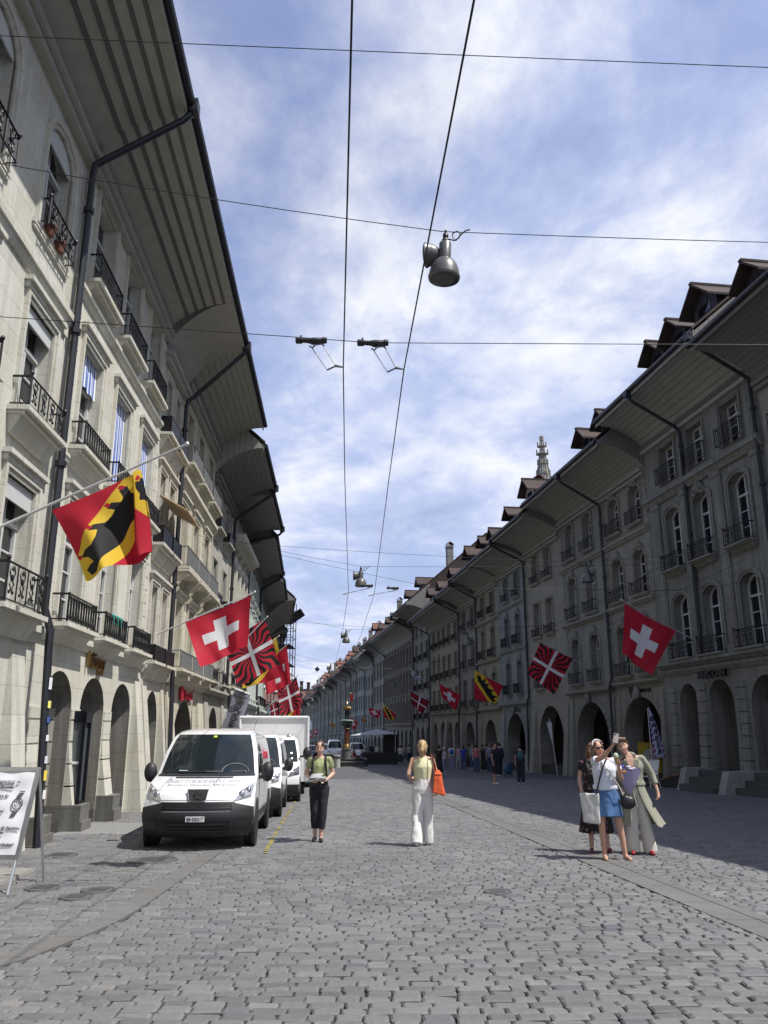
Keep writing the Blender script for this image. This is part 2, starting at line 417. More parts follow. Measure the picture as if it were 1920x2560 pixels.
# ---------------------------------------------------------------- houses
def oping(w, z0, z1, kd, grow=0.0, n=8):
    w2 = w / 2 + grow; top = z1 + grow
    if kd == 'rect': return [(-w2, z0), (w2, z0), (w2, top), (-w2, top)]
    rise = w / 2 if kd == 'round' else (0.2 * w if kd == 'seg' else 0.36 * w)
    rise += grow * 0.4
    pts = [(-w2, z0), (w2, z0)]
    for i in range(n + 1):
        t = PI * i / n
        if kd == 'round' or kd == 'basket':
            pts.append((w2 * math.cos(t), top - rise + rise * math.sin(t)))
        else:
            a = 2 * i / n - 1; pts.append((-w2 * a, top - rise * a * a))
    return pts
def ring(mb, outer, inner, y0, y1, mi=0):
    n = len(outer); vs = [(x, y0, z) for x, z in outer] + [(x, y0, z) for x, z in inner] + [(x, y1, z) for x, z in outer] + [(x, y1, z) for x, z in inner]
    fs = []
    for i in range(n):
        k = (i + 1) % n
        fs += [(i, k, n + k, n + i), (2 * n + i, 2 * n + k, k, i), (n + i, n + k, 3 * n + k, 3 * n + i)]
    mb.add(vs, fs, mi)
CACHE = {}
def win_meshes(w, h, kd, dep, style, bw):
    key = ('w', round(w, 2), round(h, 2), kd, round(dep, 2), style, bw)
    if key in CACHE: return CACHE[key]
    o = oping(w, 0, h, kd); f = MB()
    ins = oping(w - 0.14, 0.07, h - 0.07, kd)
    ring(f, o, ins, dep - 0.10, dep - 0.01)
    f.box(-0.038, 0.038, dep - 0.12, dep - 0.02, 0.07, h - 0.09)
    tz = h * (0.70 if style != 'low' else 0.6)
    if style != 'plain':
        f.box(-w / 2 + 0.05, w / 2 - 0.05, dep - 0.13, dep - 0.02, tz - 0.036, tz + 0.036)
        for z in ((tz * 0.5,) if style == 'low' else (tz * 0.36, tz * 0.68)):
            f.box(-w / 2 + 0.06, w / 2 - 0.06, dep - 0.08, dep - 0.03, z - 0.018, z + 0.018)
    p = MB(); p.poly([(x, dep - 0.045, z) for x, z in o])
    s = None
    if bw:
        s = MB(); og = oping(w, -0.02, h, kd, bw); om = oping(w, -0.02, h, kd, bw * 0.55)
        ring(s, oping(w, -0.02, h, kd, bw), oping(w, -0.02, h, kd, bw * 0.5), -0.075, 0.0)
        ring(s, oping(w, -0.02, h, kd, bw * 0.5 - 0.002), oping(w, -0.02, h, kd, 0.0), -0.04, 0.04)
    r = (f.mesh('window', M_FRAME), [p.mesh('pane', g) for g in M_GLASS], s)
    CACHE[key] = r
    return r
def rail_mesh(w, h, d, style, mat):
    key = ('r', round(w, 2), round(h, 2), style, mat.name)
    if key in CACHE: return CACHE[key]
    m = MB(); r = 0.014; x0, x1 = -w / 2, w / 2
    for z in (0.05, h):
        m.tube([(x0, 0, z), (x0, -d, z), (x1, -d, z), (x1, 0, z)], r * (1.5 if z == h else 1.0), 4)
    for x in (x0, x1): m.tube([(x, -d, 0), (x, -d, h + 0.03)], r * 1.5, 4)
    if style == 'bars':
        n = max(4, int(w / 0.12))
        for i in range(1, n): x = x0 + w * i / n; m.tube([(x, -d, 0.05), (x, -d, h)], r * 0.8, 4)
        for i in range(1, 3): m.tube([(x0, -d * i / 3, 0.05), (x0, -d * i / 3, h)], r * 0.8, 4); m.tube([(x1, -d * i / 3, 0.05), (x1, -d * i / 3, h)], r * 0.8, 4)
    elif style == 'diamond':
        n = max(4, int(w / 0.17)); pr = []
        for i in range(n):
            a, b = x0 + w * i / n, x0 + w * (i + 1) / n; c = (a + b) / 2
            k = 3
            for j in range(k):
                z0, z1 = 0.05 + (h - 0.05) * j / k, 0.05 + (h - 0.05) * (j + 1) / k
                m.tube([(a, -d, z0), (c, -d, z1), ], r * 0.5, 4, caps=False); m.tube([(c, -d, z0), (b, -d, z1)], r * 0.5, 4, caps=False)
                m.tube([(b, -d, z0), (c, -d, z1)], r * 0.5, 4, caps=False); m.tube([(c, -d, z0), (a, -d, z1)], r * 0.5, 4, caps=False)
    elif style == 'loop':
        n = max(4, int(w / 0.15))
        for i in range(n):
            c = x0 + w * (i + 0.5) / n; a = w / n * 0.36
            m.tube([(c + a * math.cos(t), -d, h * 0.53 + (h * 0.42) * math.sin(t)) for t in [2 * PI * k / 10 for k in range(11)]], r * 0.85, 4, caps=False)
        for i in range(1, n): x = x0 + w * i / n; m.tube([(x, -d, 0.05), (x, -d, h)], r * 0.6, 4)
        for x in (x0, x1): m.tube([(x, -d * 0.5, 0.05), (x, -d * 0.5, h)], r, 4)
    elif style == 'scroll':
        n = max(2, int(round(w / 0.42)))
        for i in range(n + 1):
            x = x0 + w * i / n; m.tube([(x, -d, 0.05), (x, -d, h)], r * 0.9, 4)
        for i in range(n):
            c = x0 + w * (i + 0.5) / n; a = w / n * 0.4
            for sgn in (-1, 1):
                sp = []
                for k in range(15):
                    t = k / 14; ang = sgn * (1 - t) * 2.2 * PI * 0.75 + PI / 2
                    sp.append((c + sgn * a * 0.48 + a * 0.42 * t * math.cos(ang), -d, h * 0.30 + a * 0.5 * t * math.sin(ang) * 1.1))
                sp += [(c + sgn * a * 0.2, -d, h * 0.55), (c + sgn * a * 0.6, -d, h * 0.78), (c + sgn * a * 0.25, -d, h * 0.93), (c + sgn * a * 0.1, -d, h * 0.8)]
                m.tube(sp, r * 0.8, 4, caps=False)
            m.ell((c, -d, h * 0.62), 0.045, 0.02, 0.06, 6, 4)
        for x in (x0, x1):
            m.tube([(x, -d * 0.5, 0.05), (x, -d * 0.5, h)], r * 0.8, 4); m.ell((x, -d, h + 0.06), 0.035, 0.035, 0.045, 6, 4)
    elif style == 'panel':
        m.box(x0, x1, -d - 0.01, -d + 0.01, 0.03, h * 0.96)
        m.box(x0 - 0.005, x0 + 0.012, -d, 0, 0.03, h * 0.96); m.box(x1 - 0.012, x1 + 0.005, -d, 0, 0.03, h * 0.96)
    CACHE[key] = m.mesh('railing', mat)
    return CACHE[key]
def sill_mesh(w, h, d, mat, style):
    key = ('s', round(w, 2), round(h, 2), round(d, 2), mat.name, style)
    if key in CACHE: return CACHE[key]
    m = MB(); a = w / 2
    m.box(-a, a, -d, 0.02, -0.08, 0.0)
    m.box(-a + 0.04, a - 0.04, -d * 0.78, 0.02, -0.14, -0.082)
    if style == 'bal':
        m.hexa([(-a + 0.12, -0.06, -h), (a - 0.12, -0.06, -h), (a - 0.12, 0.02, -h), (-a + 0.12, 0.02, -h)], [(-a + 0.07, -d * 0.6, -0.143), (a - 0.07, -d * 0.6, -0.143), (a - 0.07, 0.02, -0.143), (-a + 0.07, 0.02, -0.143)])
    if style == 'cons':
        m.box(-a, a, -d, 0.02, -0.17, -0.093)
        for x in (-a + 0.16, a - 0.16):
            pf = [(0, -0.15), (-d * 0.85, -0.16), (-d * 0.9, -0.3), (-d * 0.55, -0.42), (-d * 0.3, -0.62), (-d * 0.42, -0.72), (-0.1, -0.86), (0, -0.88)]
            m.poly([(x - 0.08, y, z) for y, z in pf], (0.16, 0, 0))
    CACHE[key] = m.mesh('sill', mat)
    return CACHE[key]
def eave_prof(ov, zs, zt, n=9):
    return [(-ov * t, zs + (zt - zs) * (math.sin(t * PI / 2) ** 0.75)) for t in [i / n for i in range(n + 1)]]
def pipe_path(p, r=0.08):
    return p
class H: pass
HOUSES = {}
def house(name, label, side, y0, y1, zg, wall, floors, bays, ledge=3.4, ov=2.1, zs=None, ledges=(), arches=(), soff='boards', batten=False,
          butt=(), pipes=(), dorm=(), chim=(), zfloor=None, rust=None, dep=None, pdep=None, key=None, roofm=None, quoin=False, lod=0, pil=(), group=None, ridge=6.5, pipem=None, pitch=41, endcap=True, cap_mat=None, dz_dorm=0.0):
    Pw = LP if side == 'L' else RP
    A = Vector((wx(Pw, y0), y0, 0)); B = Vector((wx(Pw, y1), y1, 0))
    o, e = (A, B) if side == 'L' else (B, A)
    L = (e - o).length; d = (e - o).normalized(); ym = (y0 + y1) / 2; z0 = gz(ym)
    root = thing(name, label, 'house', (o.x, o.y, z0), math.atan2(d.y, d.x), group)
    X = (lambda y: (y - y0) / (y1 - y0) * L) if side == 'L' else (lambda y: (y1 - y) / (y1 - y0) * L)
    Z = lambda z: z - z0
    h = H(); h.root, h.X, h.Z, h.L, h.wall = root, X, Z, L, wall
    if key: HOUSES[key] = h
    dep = dep or (0.32 if side == 'L' else 0.40)
    pdep = pdep or (1.3 if side == 'L' else 0.9)
    zs = zs if zs is not None else zg - 1.15
    zb = min(gz(y0), gz(y1)) - 0.35
    zfloor = gz(ym) + 0.25 if zfloor is None else zfloor
    m = MB()
    # ground floor sheet with arches
    out = [(0.0, Z(zb))]; arc = []
    for (yc, w, zsp, zap) in sorted(arches, key=lambda a: X(a[0])):
        x = X(yc); ww = w * L / abs(y1 - y0); pts = [(x - ww / 2, Z(zb))]
        for i in range(15):
            t = PI - PI * i / 14; pts.append((x + ww / 2 * math.cos(t), Z(zsp) + (zap - zsp) * math.sin(t)))
        pts.append((x + ww / 2, Z(zb))); out += pts; arc.append((pts, x, ww, zsp, zap))
    out += [(L, Z(zb)), (L, Z(ledge)), (0.0, Z(ledge))]
    m.poly([(x, 0, z) for x, z in out])
    for pts, x, ww, zsp, zap in arc:
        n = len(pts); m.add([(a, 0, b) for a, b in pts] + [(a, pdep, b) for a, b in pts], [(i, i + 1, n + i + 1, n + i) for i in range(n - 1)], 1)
    # back face of the arcade front (seen through other arches)
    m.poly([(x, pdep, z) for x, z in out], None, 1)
    # upper sheet with window openings
    holes = []; wins = []
    for fi, fl in enumerate(floors):
        bb = fl.get('bays', bays)
        for bi, yb in enumerate(bb):
            if yb is None: continue
            ww = fl['w'] * (1.0 if 'ws' not in fl else fl['ws'][bi])
            x = X(yb); hp = [(x + a, b + Z(fl['z0'])) for a, b in oping(ww, 0, fl['z1'] - fl['z0'], fl.get('kind', 'rect'))]
            holes.append(hp); wins.append((fi, bi, x, ww, fl))
    loops = [[Vector((0, 0, Z(ledge))), Vector((L, 0, Z(ledge))), Vector((L, 0, Z(zg) + 0.3)), Vector((0, 0, Z(zg) + 0.3))]] + [[Vector((a, 0, b)) for a, b in hp] for hp in holes]
    m.add([v for l in loops for v in l], tessellate_polygon(loops))
    for hp in holes:
        n = len(hp); m.add([(a, 0, b) for a, b in hp] + [(a, dep, b) for a, b in hp], [(i, (i + 1) % n, n + (i + 1) % n, n + i) for i in range(n)])
    # body sides and back
    D = 9.0
    for x in (0.004, L - 0.004):
        m.add([(x, 0, Z(ledge)), (x, D, Z(ledge)), (x, D, Z(zg) + 0.9), (x, 0.1, Z(zg) + 0.9)], [(0, 1, 2, 3)])
    m.add([(0, D, Z(zb)), (L, D, Z(zb)), (L, D, Z(zg) + 0.9), (0, D, Z(zg) + 0.9)], [(0, 1, 2, 3)])
    m.box(0.004, L - 0.004, dep + 0.02, dep + 0.08, Z(ledge), Z(zg) + 0.3)
    # string courses
    for ld in ledges:
        za, zz_, pr = ld[:3]; xa, xb = (0.003, L - 0.003) if len(ld) < 5 else sorted((X(ld[3]), X(ld[4])))
        k = (zz_ - za)
        m.box(xa, xb, -pr, 0.01, Z(za) + k * 0.55, Z(zz_))
        m.hexa([(xa, -pr * 0.35, Z(za)), (xb, -pr * 0.35, Z(za)), (xb, 0.01, Z(za)), (xa, 0.01, Z(za))], [(xa, -pr * 0.8, Z(za) + k * 0.548), (xb, -pr * 0.8, Z(za) + k * 0.548), (xb, 0.01, Z(za) + k * 0.548), (xa, 0.01, Z(za) + k * 0.548)])
    for (yc, w, za, zz_, pr) in pil:
        x = X(yc); m.box(x - w / 2, x + w / 2, -pr, 0.01, Z(za), Z(zz_))
        m.box(x - w / 2 + 0.09, x + w / 2 - 0.09, -pr - 0.025, -pr - 0.002, Z(za) + 0.35, Z(zz_) - 0.35)
        m.box(x - w / 2 - 0.04, x + w / 2 + 0.04, -pr - 0.05, 0.01, Z(za), Z(za) + 0.28); m.box(x - w / 2 - 0.04, x + w / 2 + 0.04, -pr - 0.05, 0.01, Z(zz_) - 0.2, Z(zz_) - 0.004)
    for (yc, w, zt, b) in butt:   # battered pier foot
        x = X(yc)
        m.hexa([(x - w / 2 - 0.05, -b, Z(zb)), (x + w / 2 + 0.05, -b, Z(zb)), (x + w / 2 + 0.05, 0.02, Z(zb)), (x - w / 2 - 0.05, 0.02, Z(zb))], [(x - w / 2, -0.03, Z(zt)), (x + w / 2, -0.03, Z(zt)), (x + w / 2, 0.02, Z(zt)), (x - w / 2, 0.02, Z(zt))])
    if quoin:
        z = Z(ledge) + 0.1; k = 0
        while z < Z(zs) - 0.4:
            w = 0.5 if k % 2 else 0.34
            m.box(0.004, w, -0.035, 0.01, z, z + 0.33); m.box(L - w, L - 0.004, -0.035, 0.01, z, z + 0.33); z += 0.36; k += 1
    if rust:    # rusticated blocks on piers: list of (y, w), z from, z to
        for (yc, w) in rust[0]:
            x = X(yc); z = Z(rust[1]); pr = rust[3] if len(rust) > 3 else 0.05
            while z < Z(rust[2]) - 0.1:
                zz2 = min(z + 0.42, Z(rust[2])); b = pr + max(0.0, 0.32 * (1 - (z - Z(rust[1])) / 1.9)) * (rust[4] if len(rust) > 4 else 0)
                b2 = pr + max(0.0, 0.32 * (1 - (zz2 - Z(rust[1])) / 1.9)) * (rust[4] if len(rust) > 4 else 0)
                m.hexa([(x - w / 2, -b, z + 0.016), (x + w / 2, -b, z + 0.016), (x + w / 2, 0.3, z + 0.016), (x - w / 2, 0.3, z + 0.016)], [(x - w / 2, -b2, zz2 - 0.016), (x + w / 2, -b2, zz2 - 0.016), (x + w / 2, 0.3, zz2 - 0.016), (x - w / 2, 0.3, zz2 - 0.016)])
                # the pier's flanks carry the same courses
                for sx in (-1, 1):
                    m.box(x + sx * w / 2 - 0.012, x + sx * w / 2 + 0.012, 0.302, pdep - 0.05, z + 0.016, zz2 - 0.016)
                z = zz2
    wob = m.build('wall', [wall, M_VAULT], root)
    # windows
    for fi, bi, x, ww, fl in wins:
        hh = fl['z1'] - fl['z0']; kd = fl.get('kind', 'rect'); zz_ = Z(fl['z0'])
        fm, pm, sm = win_meshes(ww, hh, kd, dep, fl.get('style', 'std'), fl.get('bw', 0.16))
        wo_ = link('window', fm, root, (x, 0, zz_))
        link('pane', pm[(fi * 5 + bi * 3 + len(name)) % 3], wo_)
        if sm is not None:
            ck = ('sm', id(sm), wall.name)
            if ck not in CACHE: CACHE[ck] = sm.mesh('surround', wall)
            link('surround', CACHE[ck], wo_)
        if fl.get('cornice'):
            ck = ('co', round(ww, 2), wall.name)
            if ck not in CACHE:
                q = MB(); a = ww / 2 + 0.26; q.box(-a, a, -0.15, 0.0, 0.09, 0.17); q.box(-a + 0.05, a - 0.05, -0.09, 0.0, -0.02, 0.088); CACHE[ck] = q.mesh('cornice', wall)
            link('cornice', CACHE[ck], wo_, (0, 0, hh + 0.17))
        if fl.get('mask') and (fl['mask'] is True or bi in fl['mask']):
            ck = ('mk', wall.name)
            if ck not in CACHE:
                q = MB(); rr = random.Random(5)
                q.ell((0, -0.10, 0.1), 0.15, 0.12, 0.2, 8, 6); q.ell((0, -0.2, 0.08), 0.05, 0.06, 0.07, 6, 4)
                for k in range(9):
                    t = PI * k / 8; q.ell((0.26 * math.cos(t), -0.09, 0.12 + 0.22 * math.sin(t)), 0.085, 0.08, 0.075, 6, 4)
                for sgn in (-1, 1): q.tube([(sgn * 0.12, -0.1, -0.05), (sgn * 0.3, -0.1, -0.1), (sgn * 0.42, -0.08, 0.02), (sgn * 0.36, -0.08, 0.1)], [0.06, 0.06, 0.045, 0.03], 6)
                CACHE[ck] = q.mesh('carved_keystone', wall, True)
            link('carved_keystone', CACHE[ck], wo_, (0, 0, hh + 0.06))
        if fl.get('sill', 'plain'):
            st = fl.get('sill', 'plain'); sd_ = fl.get('sd', 0.2); sh = fl.get('sh', 0.5)
            link('sill', sill_mesh(ww + fl.get('sw', 0.45), sh, sd_, wall, st), root, (x, 0, zz_ - 0.01))
        if fl.get('rail'):
            st, rh, rd, rm = fl['rail']
            link('railing', rail_mesh(ww + fl.get('rw', 0.3), rh, rd, st, rm), root, (x, 0, zz_))
        if fl.get('blind') and bi in fl['blind']:
            bf = fl['blind'][bi]; q = MB(); n = 12; zb2 = hh * (1 - bf); vs = []
            for k in range(n + 1):
                xx = -ww / 2 + 0.03 + (ww - 0.06) * k / n; wv = 0.02 * math.sin(k * 1.9)
                vs += [(xx, 0.12 + wv * 0.3, hh - 0.02), (xx, 0.1 + wv, zb2 + 0.02 * math.sin(k * 1.4))]
            q.add(vs, [(2 * k, 2 * k + 2, 2 * k + 3, 2 * k + 1) for k in range(n)]); ob = q.build('sunblind', M_BLIND, wo_)
        if fl.get('box') and bi in fl['box']:
            q = MB(); q.box(-ww / 2 + 0.01, ww / 2 - 0.01, 0.03, 0.06, hh - fl['box'][bi], hh - 0.01); q.build('roller_shutter', M_FRAME, wo_)
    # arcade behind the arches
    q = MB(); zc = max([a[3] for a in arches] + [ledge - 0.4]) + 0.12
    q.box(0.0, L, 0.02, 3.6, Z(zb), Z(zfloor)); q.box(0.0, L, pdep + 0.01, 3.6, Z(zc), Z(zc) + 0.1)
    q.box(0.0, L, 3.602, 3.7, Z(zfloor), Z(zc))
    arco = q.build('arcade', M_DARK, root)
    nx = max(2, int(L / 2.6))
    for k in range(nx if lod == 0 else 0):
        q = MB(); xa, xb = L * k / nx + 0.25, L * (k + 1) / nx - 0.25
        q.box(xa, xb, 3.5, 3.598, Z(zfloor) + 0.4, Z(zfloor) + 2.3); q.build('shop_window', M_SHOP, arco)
    # eaves with curved soffit
    q = MB(); pf = eave_prof(ov, Z(zs), Z(zg) - 0.1)
    top = [(-ov, Z(zg) + 0.05), (0.3, Z(zg) + 0.05 + 0.3 * 0.8)]
    n = len(pf)
    q.add([(0.002, y, z) for y, z in pf] + [(L - 0.002, y, z) for y, z in pf], [(i, i + 1, n + i + 1, n + i) for i in range(n - 1)])
    capo = pf + [(-ov, Z(zg) + 0.06), (0.0, Z(zg) + 0.06 + ov * 0.86)]
    for x in (0.003, L - 0.003): q.poly([(x, y, z) for y, z in capo], None, 1)
    q.box(0.002, L - 0.002, -ov - 0.04, -ov - 0.002, Z(zg) - 0.22, Z(zg) + 0.1)
    for t0, hh_, pr in ((0.0, 0.16, 0.16), (0.0, 0.34, 0.07)):    # cornice under the soffit
        q.box(0.002, L - 0.002, -pr - 0.1, 0.01, Z(zs) - hh_, Z(zs) - hh_ + 0.155)
    if batten:
        for t in (0.30, 0.44, 0.58, 0.72, 0.86):
            i = [eave_prof(ov, Z(zs), Z(zg) - 0.1, 100)[int(t * 100) + k] for k in (-2, 2)]
            (ya, za), (yb, zb_) = i
            q.add([(xx, yy, zz3) for xx in (0.01, L - 0.01) for yy, zz3 in ((ya, za - 0.004), (yb, zb_ - 0.004), (yb, zb_ - 0.035), (ya, za - 0.035))], [(0, 1, 5, 4), (1, 2, 6, 5), (2, 3, 7, 6), (3, 0, 4, 7)], 2)
    q.build('eaves', [M_SOF[soff], cap_mat or M_SOF['grey'], M_BATTEN], root)
    # roof
    tp = math.tan(R(pitch)); q = MB(); ys = -ov - 0.08; zr = Z(zg) + 0.1; zrd = zr + (ridge - ys) * tp
    for (xa, xb) in ((-0.03, L + 0.03),):
        q.hexa([(xa, ys, zr), (xb, ys, zr), (xb, ridge, zrd), (xa, ridge, zrd)], [(xa, ys, zr + 0.1), (xb, ys, zr + 0.1), (xb, ridge, zrd + 0.12), (xa, ridge, zrd + 0.12)])
        q.hexa([(xa, ridge + 0.001, zrd), (xb, ridge + 0.001, zrd), (xb, 2 * ridge - ys - 3, zr + 3 * tp), (xa, 2 * ridge - ys - 3, zr + 3 * tp)], [(xa, ridge + 0.001, zrd + 0.12), (xb, ridge + 0.001, zrd + 0.12), (xb, 2 * ridge - ys - 3, zr + 3 * tp + 0.12), (xa, 2 * ridge - ys - 3, zr + 3 * tp + 0.12)])
    for x in (0.02, L - 0.02): q.poly([(x, ys + 0.6, zr + 0.6 * tp - 0.02), (x, ridge, zrd - 0.02), (x, 9.0, zr + 1)])
    rf = q.build('roof', roofm or M_TILE, root)
    for (yc, zc_) in chim:
        q = MB(); x = X(yc); yy = 3.2; zt = zr + (yy - ys) * tp
        q.box(x - 0.45, x + 0.45, yy - 0.35, yy + 0.35, zt - 0.6, zt + zc_); q.box(x - 0.53, x + 0.53, yy - 0.43, yy + 0.43, zt + zc_ + 0.001, zt + zc_ + 0.1)
        for k in range(4): q.box(x - 0.42 + k * 0.24, x - 0.3 + k * 0.24, yy - 0.3, yy + 0.3, zt + zc_ + 0.1, zt + zc_ + 0.3)
        for s_ in (-1, 1): q.hexa([(x - 0.5, yy + s_ * 0.45, zt + zc_ + 0.3), (x + 0.5, yy + s_ * 0.45, zt + zc_ + 0.3), (x + 0.5, yy, zt + zc_ + 0.62), (x - 0.5, yy, zt + zc_ + 0.62)], [(x - 0.5, yy + s_ * 0.45, zt + zc_ + 0.36), (x + 0.5, yy + s_ * 0.45, zt + zc_ + 0.36), (x + 0.5, yy, zt + zc_ + 0.68), (x - 0.5, yy, zt + zc_ + 0.68)], 1)
        q.build('chimney', [M_DARKSTONE, M_TILER], rf)
    for dd in dorm:
        yc, w, yf, hh_ = dd[:4]; x = X(yc); zf = zr + (yf - ys) * tp; a = w / 2
        q = MB(); q.box(x - a, x + a, yf, yf + 3.0, zf - 0.2, zf + hh_)
        q.poly([(x - a, yf, zf + hh_), (x + a, yf, zf + hh_), (x, yf, zf + hh_ + a * 0.85)], (0, 3.2, 0))
        for k in range(4): q.box(x - a * 0.75 + k * a * 0.5 - 0.02, x - a * 0.75 + k * a * 0.5 + 0.02, yf - 0.03, yf - 0.001, zf + hh_, zf + hh_ + a * 0.2)
        dm = q.build('dormer', M_SLATE if len(dd) < 5 else M_SOF['pale'], root)
        q = MB(); oh = 0.28; zl = zf + hh_ - oh * 0.85 * 0.9; za = zf + hh_ + a * 0.85 + 0.03; e_ = 0.5
        for s_ in (-1, 1):
            q.hexa([(x + s_ * (a + oh), yf - e_, zl), (x + s_ * (a + oh), yf + 3.4, zl), (x, yf + 3.4, za), (x, yf - e_, za)], [(x + s_ * (a + oh), yf - e_, zl + 0.09), (x + s_ * (a + oh), yf + 3.4, zl + 0.09), (x, yf + 3.4, za + 0.09), (x, yf - e_, za + 0.09)])
        q.box(x - 0.09, x + 0.09, yf - e_ - 0.02, yf + 3.4, za + 0.05, za + 0.14)
        q.build('dormer_roof', M_TILE if roofm is None else roofm, dm)
        q = MB(); q.box(x - a * 0.55, x + a * 0.55, yf - 0.03, yf - 0.002, zf + hh_ * 0.35, zf + hh_ * 0.9); q.build('pane', M_GLASS[0], dm)
    # gutter and pipes
    q = MB(); q.tube([(0, -ov - 0.11, Z(zg)), (L, -ov - 0.11, Z(zg))], 0.095, 8); q.build('gutter', pipem or M_PIPE, root)
    for pp in pipes:
        yp, zlow, bat = pp[:3]; x = X(yp); r = 0.072
        xg = x if len(pp) < 4 else X(pp[3])
        q = MB(); zk = Z(zs) - 0.45
        if ov > 0.8:
            pth = [(xg, -ov - 0.11, Z(zg) - 0.02), (xg, -ov - 0.09, Z(zg) - 0.3), (xg, -ov + 0.05, Z(zg) - 0.45), (x, -0.35, zk + 0.12), (x, -0.2, zk), (x, -0.16, zk - 0.2)]
        else: pth = [(x, -ov - 0.1, Z(zg)), (x, -0.16, zk)]
        pth += [(x, -0.16, Z(ledge) + 0.25), (x, -0.30, Z(ledge) - 0.15), (x, -0.30, Z(ledge) - 0.4)] if bat else []
        pth += [(x, -0.18 - bat, Z(zlow))]
        q.tube(pth, r, 8); q.box(xg - 0.14, xg + 0.14, -ov - 0.26, -ov + 0.02, Z(zg) - 0.26, Z(zg) + 0.02)
        for k in range(5):
            zz4 = Z(zlow) + (zk - Z(zlow)) * (0.12 + 0.2 * k); 
            if zz4 > Z(ledge) + 0.3: q.lathe([(0.0, zz4 - 0.05), (0.11, zz4 - 0.05), (0.11, zz4 + 0.05), (0, zz4 + 0.05)], 8, (x, -0.16, 0))
        q.build('drainpipe', pipem or M_PIPE, root, True)
    return h
def blind_mat():
    a = NT('blue striped sunblind'); sp = a.node('ShaderNodeSeparateXYZ'); a.l.new(a.coord(), sp.inputs[0])
    fr = a.math('FRACT', a.math('MULTIPLY', sp.outputs[0], 7.0)); a.base(a.mix(a.math('GREATER_THAN', fr, 0.5), (0.75, 0.78, 0.8), (0.10, 0.17, 0.48))); a.rough(0.8)
    return a.m
M_BLIND = blind_mat()
M_DARKSTONE = stone('grey chimney stone', (0.22, 0.22, 0.21))
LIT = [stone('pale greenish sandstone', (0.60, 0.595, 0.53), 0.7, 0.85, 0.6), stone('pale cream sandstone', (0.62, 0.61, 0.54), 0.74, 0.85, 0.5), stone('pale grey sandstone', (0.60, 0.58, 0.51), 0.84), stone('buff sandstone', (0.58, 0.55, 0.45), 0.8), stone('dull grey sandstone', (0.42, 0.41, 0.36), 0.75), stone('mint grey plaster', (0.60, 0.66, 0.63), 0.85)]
SHD = [stone('weathered green grey sandstone', (0.247, 0.252, 0.229), 0.45, 0.9, 0.75), stone('smooth olive sandstone', (0.283, 0.279, 0.238), 0.6), stone('grey green sandstone', (0.266, 0.266, 0.243), 0.6), stone('olive grey render', (0.302, 0.293, 0.252), 0.8, 0.9, 0.3), stone('bluish grey sandstone', (0.266, 0.289, 0.289), 0.65), stone('yellowish sandstone', (0.302, 0.289, 0.229), 0.6), stone('brown grey sandstone', (0.247, 0.238, 0.206), 0.6)]  # LIT's sandstone tones darkened, the row's shade put into the base colour
BI, BG = M_IRON, M_IRONG
GL, GR_ = 'houses of the sunlit left row', 'houses of the shaded right row'
def F(z0, z1, w, **k): k.update(z0=z0, z1=z1, w=w); return k

# ---- left row
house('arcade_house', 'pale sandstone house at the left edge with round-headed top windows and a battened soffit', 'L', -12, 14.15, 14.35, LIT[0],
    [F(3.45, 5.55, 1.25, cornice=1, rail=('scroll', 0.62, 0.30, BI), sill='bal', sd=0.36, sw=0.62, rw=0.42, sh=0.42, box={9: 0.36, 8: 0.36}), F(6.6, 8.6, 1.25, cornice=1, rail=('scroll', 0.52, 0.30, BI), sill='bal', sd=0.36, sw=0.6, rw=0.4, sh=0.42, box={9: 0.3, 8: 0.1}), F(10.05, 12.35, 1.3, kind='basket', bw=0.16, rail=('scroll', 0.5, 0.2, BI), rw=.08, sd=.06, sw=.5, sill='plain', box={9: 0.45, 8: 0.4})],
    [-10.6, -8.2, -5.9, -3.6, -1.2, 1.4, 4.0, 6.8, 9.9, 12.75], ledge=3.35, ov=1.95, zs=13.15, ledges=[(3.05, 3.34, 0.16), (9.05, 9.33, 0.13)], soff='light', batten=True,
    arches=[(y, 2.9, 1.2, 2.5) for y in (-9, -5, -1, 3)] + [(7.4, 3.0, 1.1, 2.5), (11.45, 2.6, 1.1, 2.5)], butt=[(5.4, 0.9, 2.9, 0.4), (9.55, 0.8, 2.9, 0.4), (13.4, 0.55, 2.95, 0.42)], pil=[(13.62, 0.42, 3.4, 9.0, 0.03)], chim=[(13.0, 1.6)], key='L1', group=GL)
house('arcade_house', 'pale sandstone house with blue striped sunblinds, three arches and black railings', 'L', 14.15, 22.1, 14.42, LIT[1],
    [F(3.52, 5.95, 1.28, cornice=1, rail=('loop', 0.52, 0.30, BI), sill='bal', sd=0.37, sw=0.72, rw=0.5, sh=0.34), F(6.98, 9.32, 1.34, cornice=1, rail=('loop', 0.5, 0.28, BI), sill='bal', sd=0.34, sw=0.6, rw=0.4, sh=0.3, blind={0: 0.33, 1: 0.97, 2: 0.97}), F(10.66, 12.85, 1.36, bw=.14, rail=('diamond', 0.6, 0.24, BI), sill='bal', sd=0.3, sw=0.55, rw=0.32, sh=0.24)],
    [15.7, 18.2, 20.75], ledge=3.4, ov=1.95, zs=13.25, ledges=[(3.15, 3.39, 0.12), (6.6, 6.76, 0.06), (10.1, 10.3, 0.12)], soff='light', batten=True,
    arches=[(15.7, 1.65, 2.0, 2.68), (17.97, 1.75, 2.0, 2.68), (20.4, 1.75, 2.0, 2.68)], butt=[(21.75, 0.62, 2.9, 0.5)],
    rust=([(14.55, 0.6), (16.81, 0.56), (19.18, 0.6)], -0.75, 2.0, 0.03, 1.0), pil=[], pipes=[(14.02, -0.7, 0.30, 14.0)], quoin=True, key='L2', group=GL)
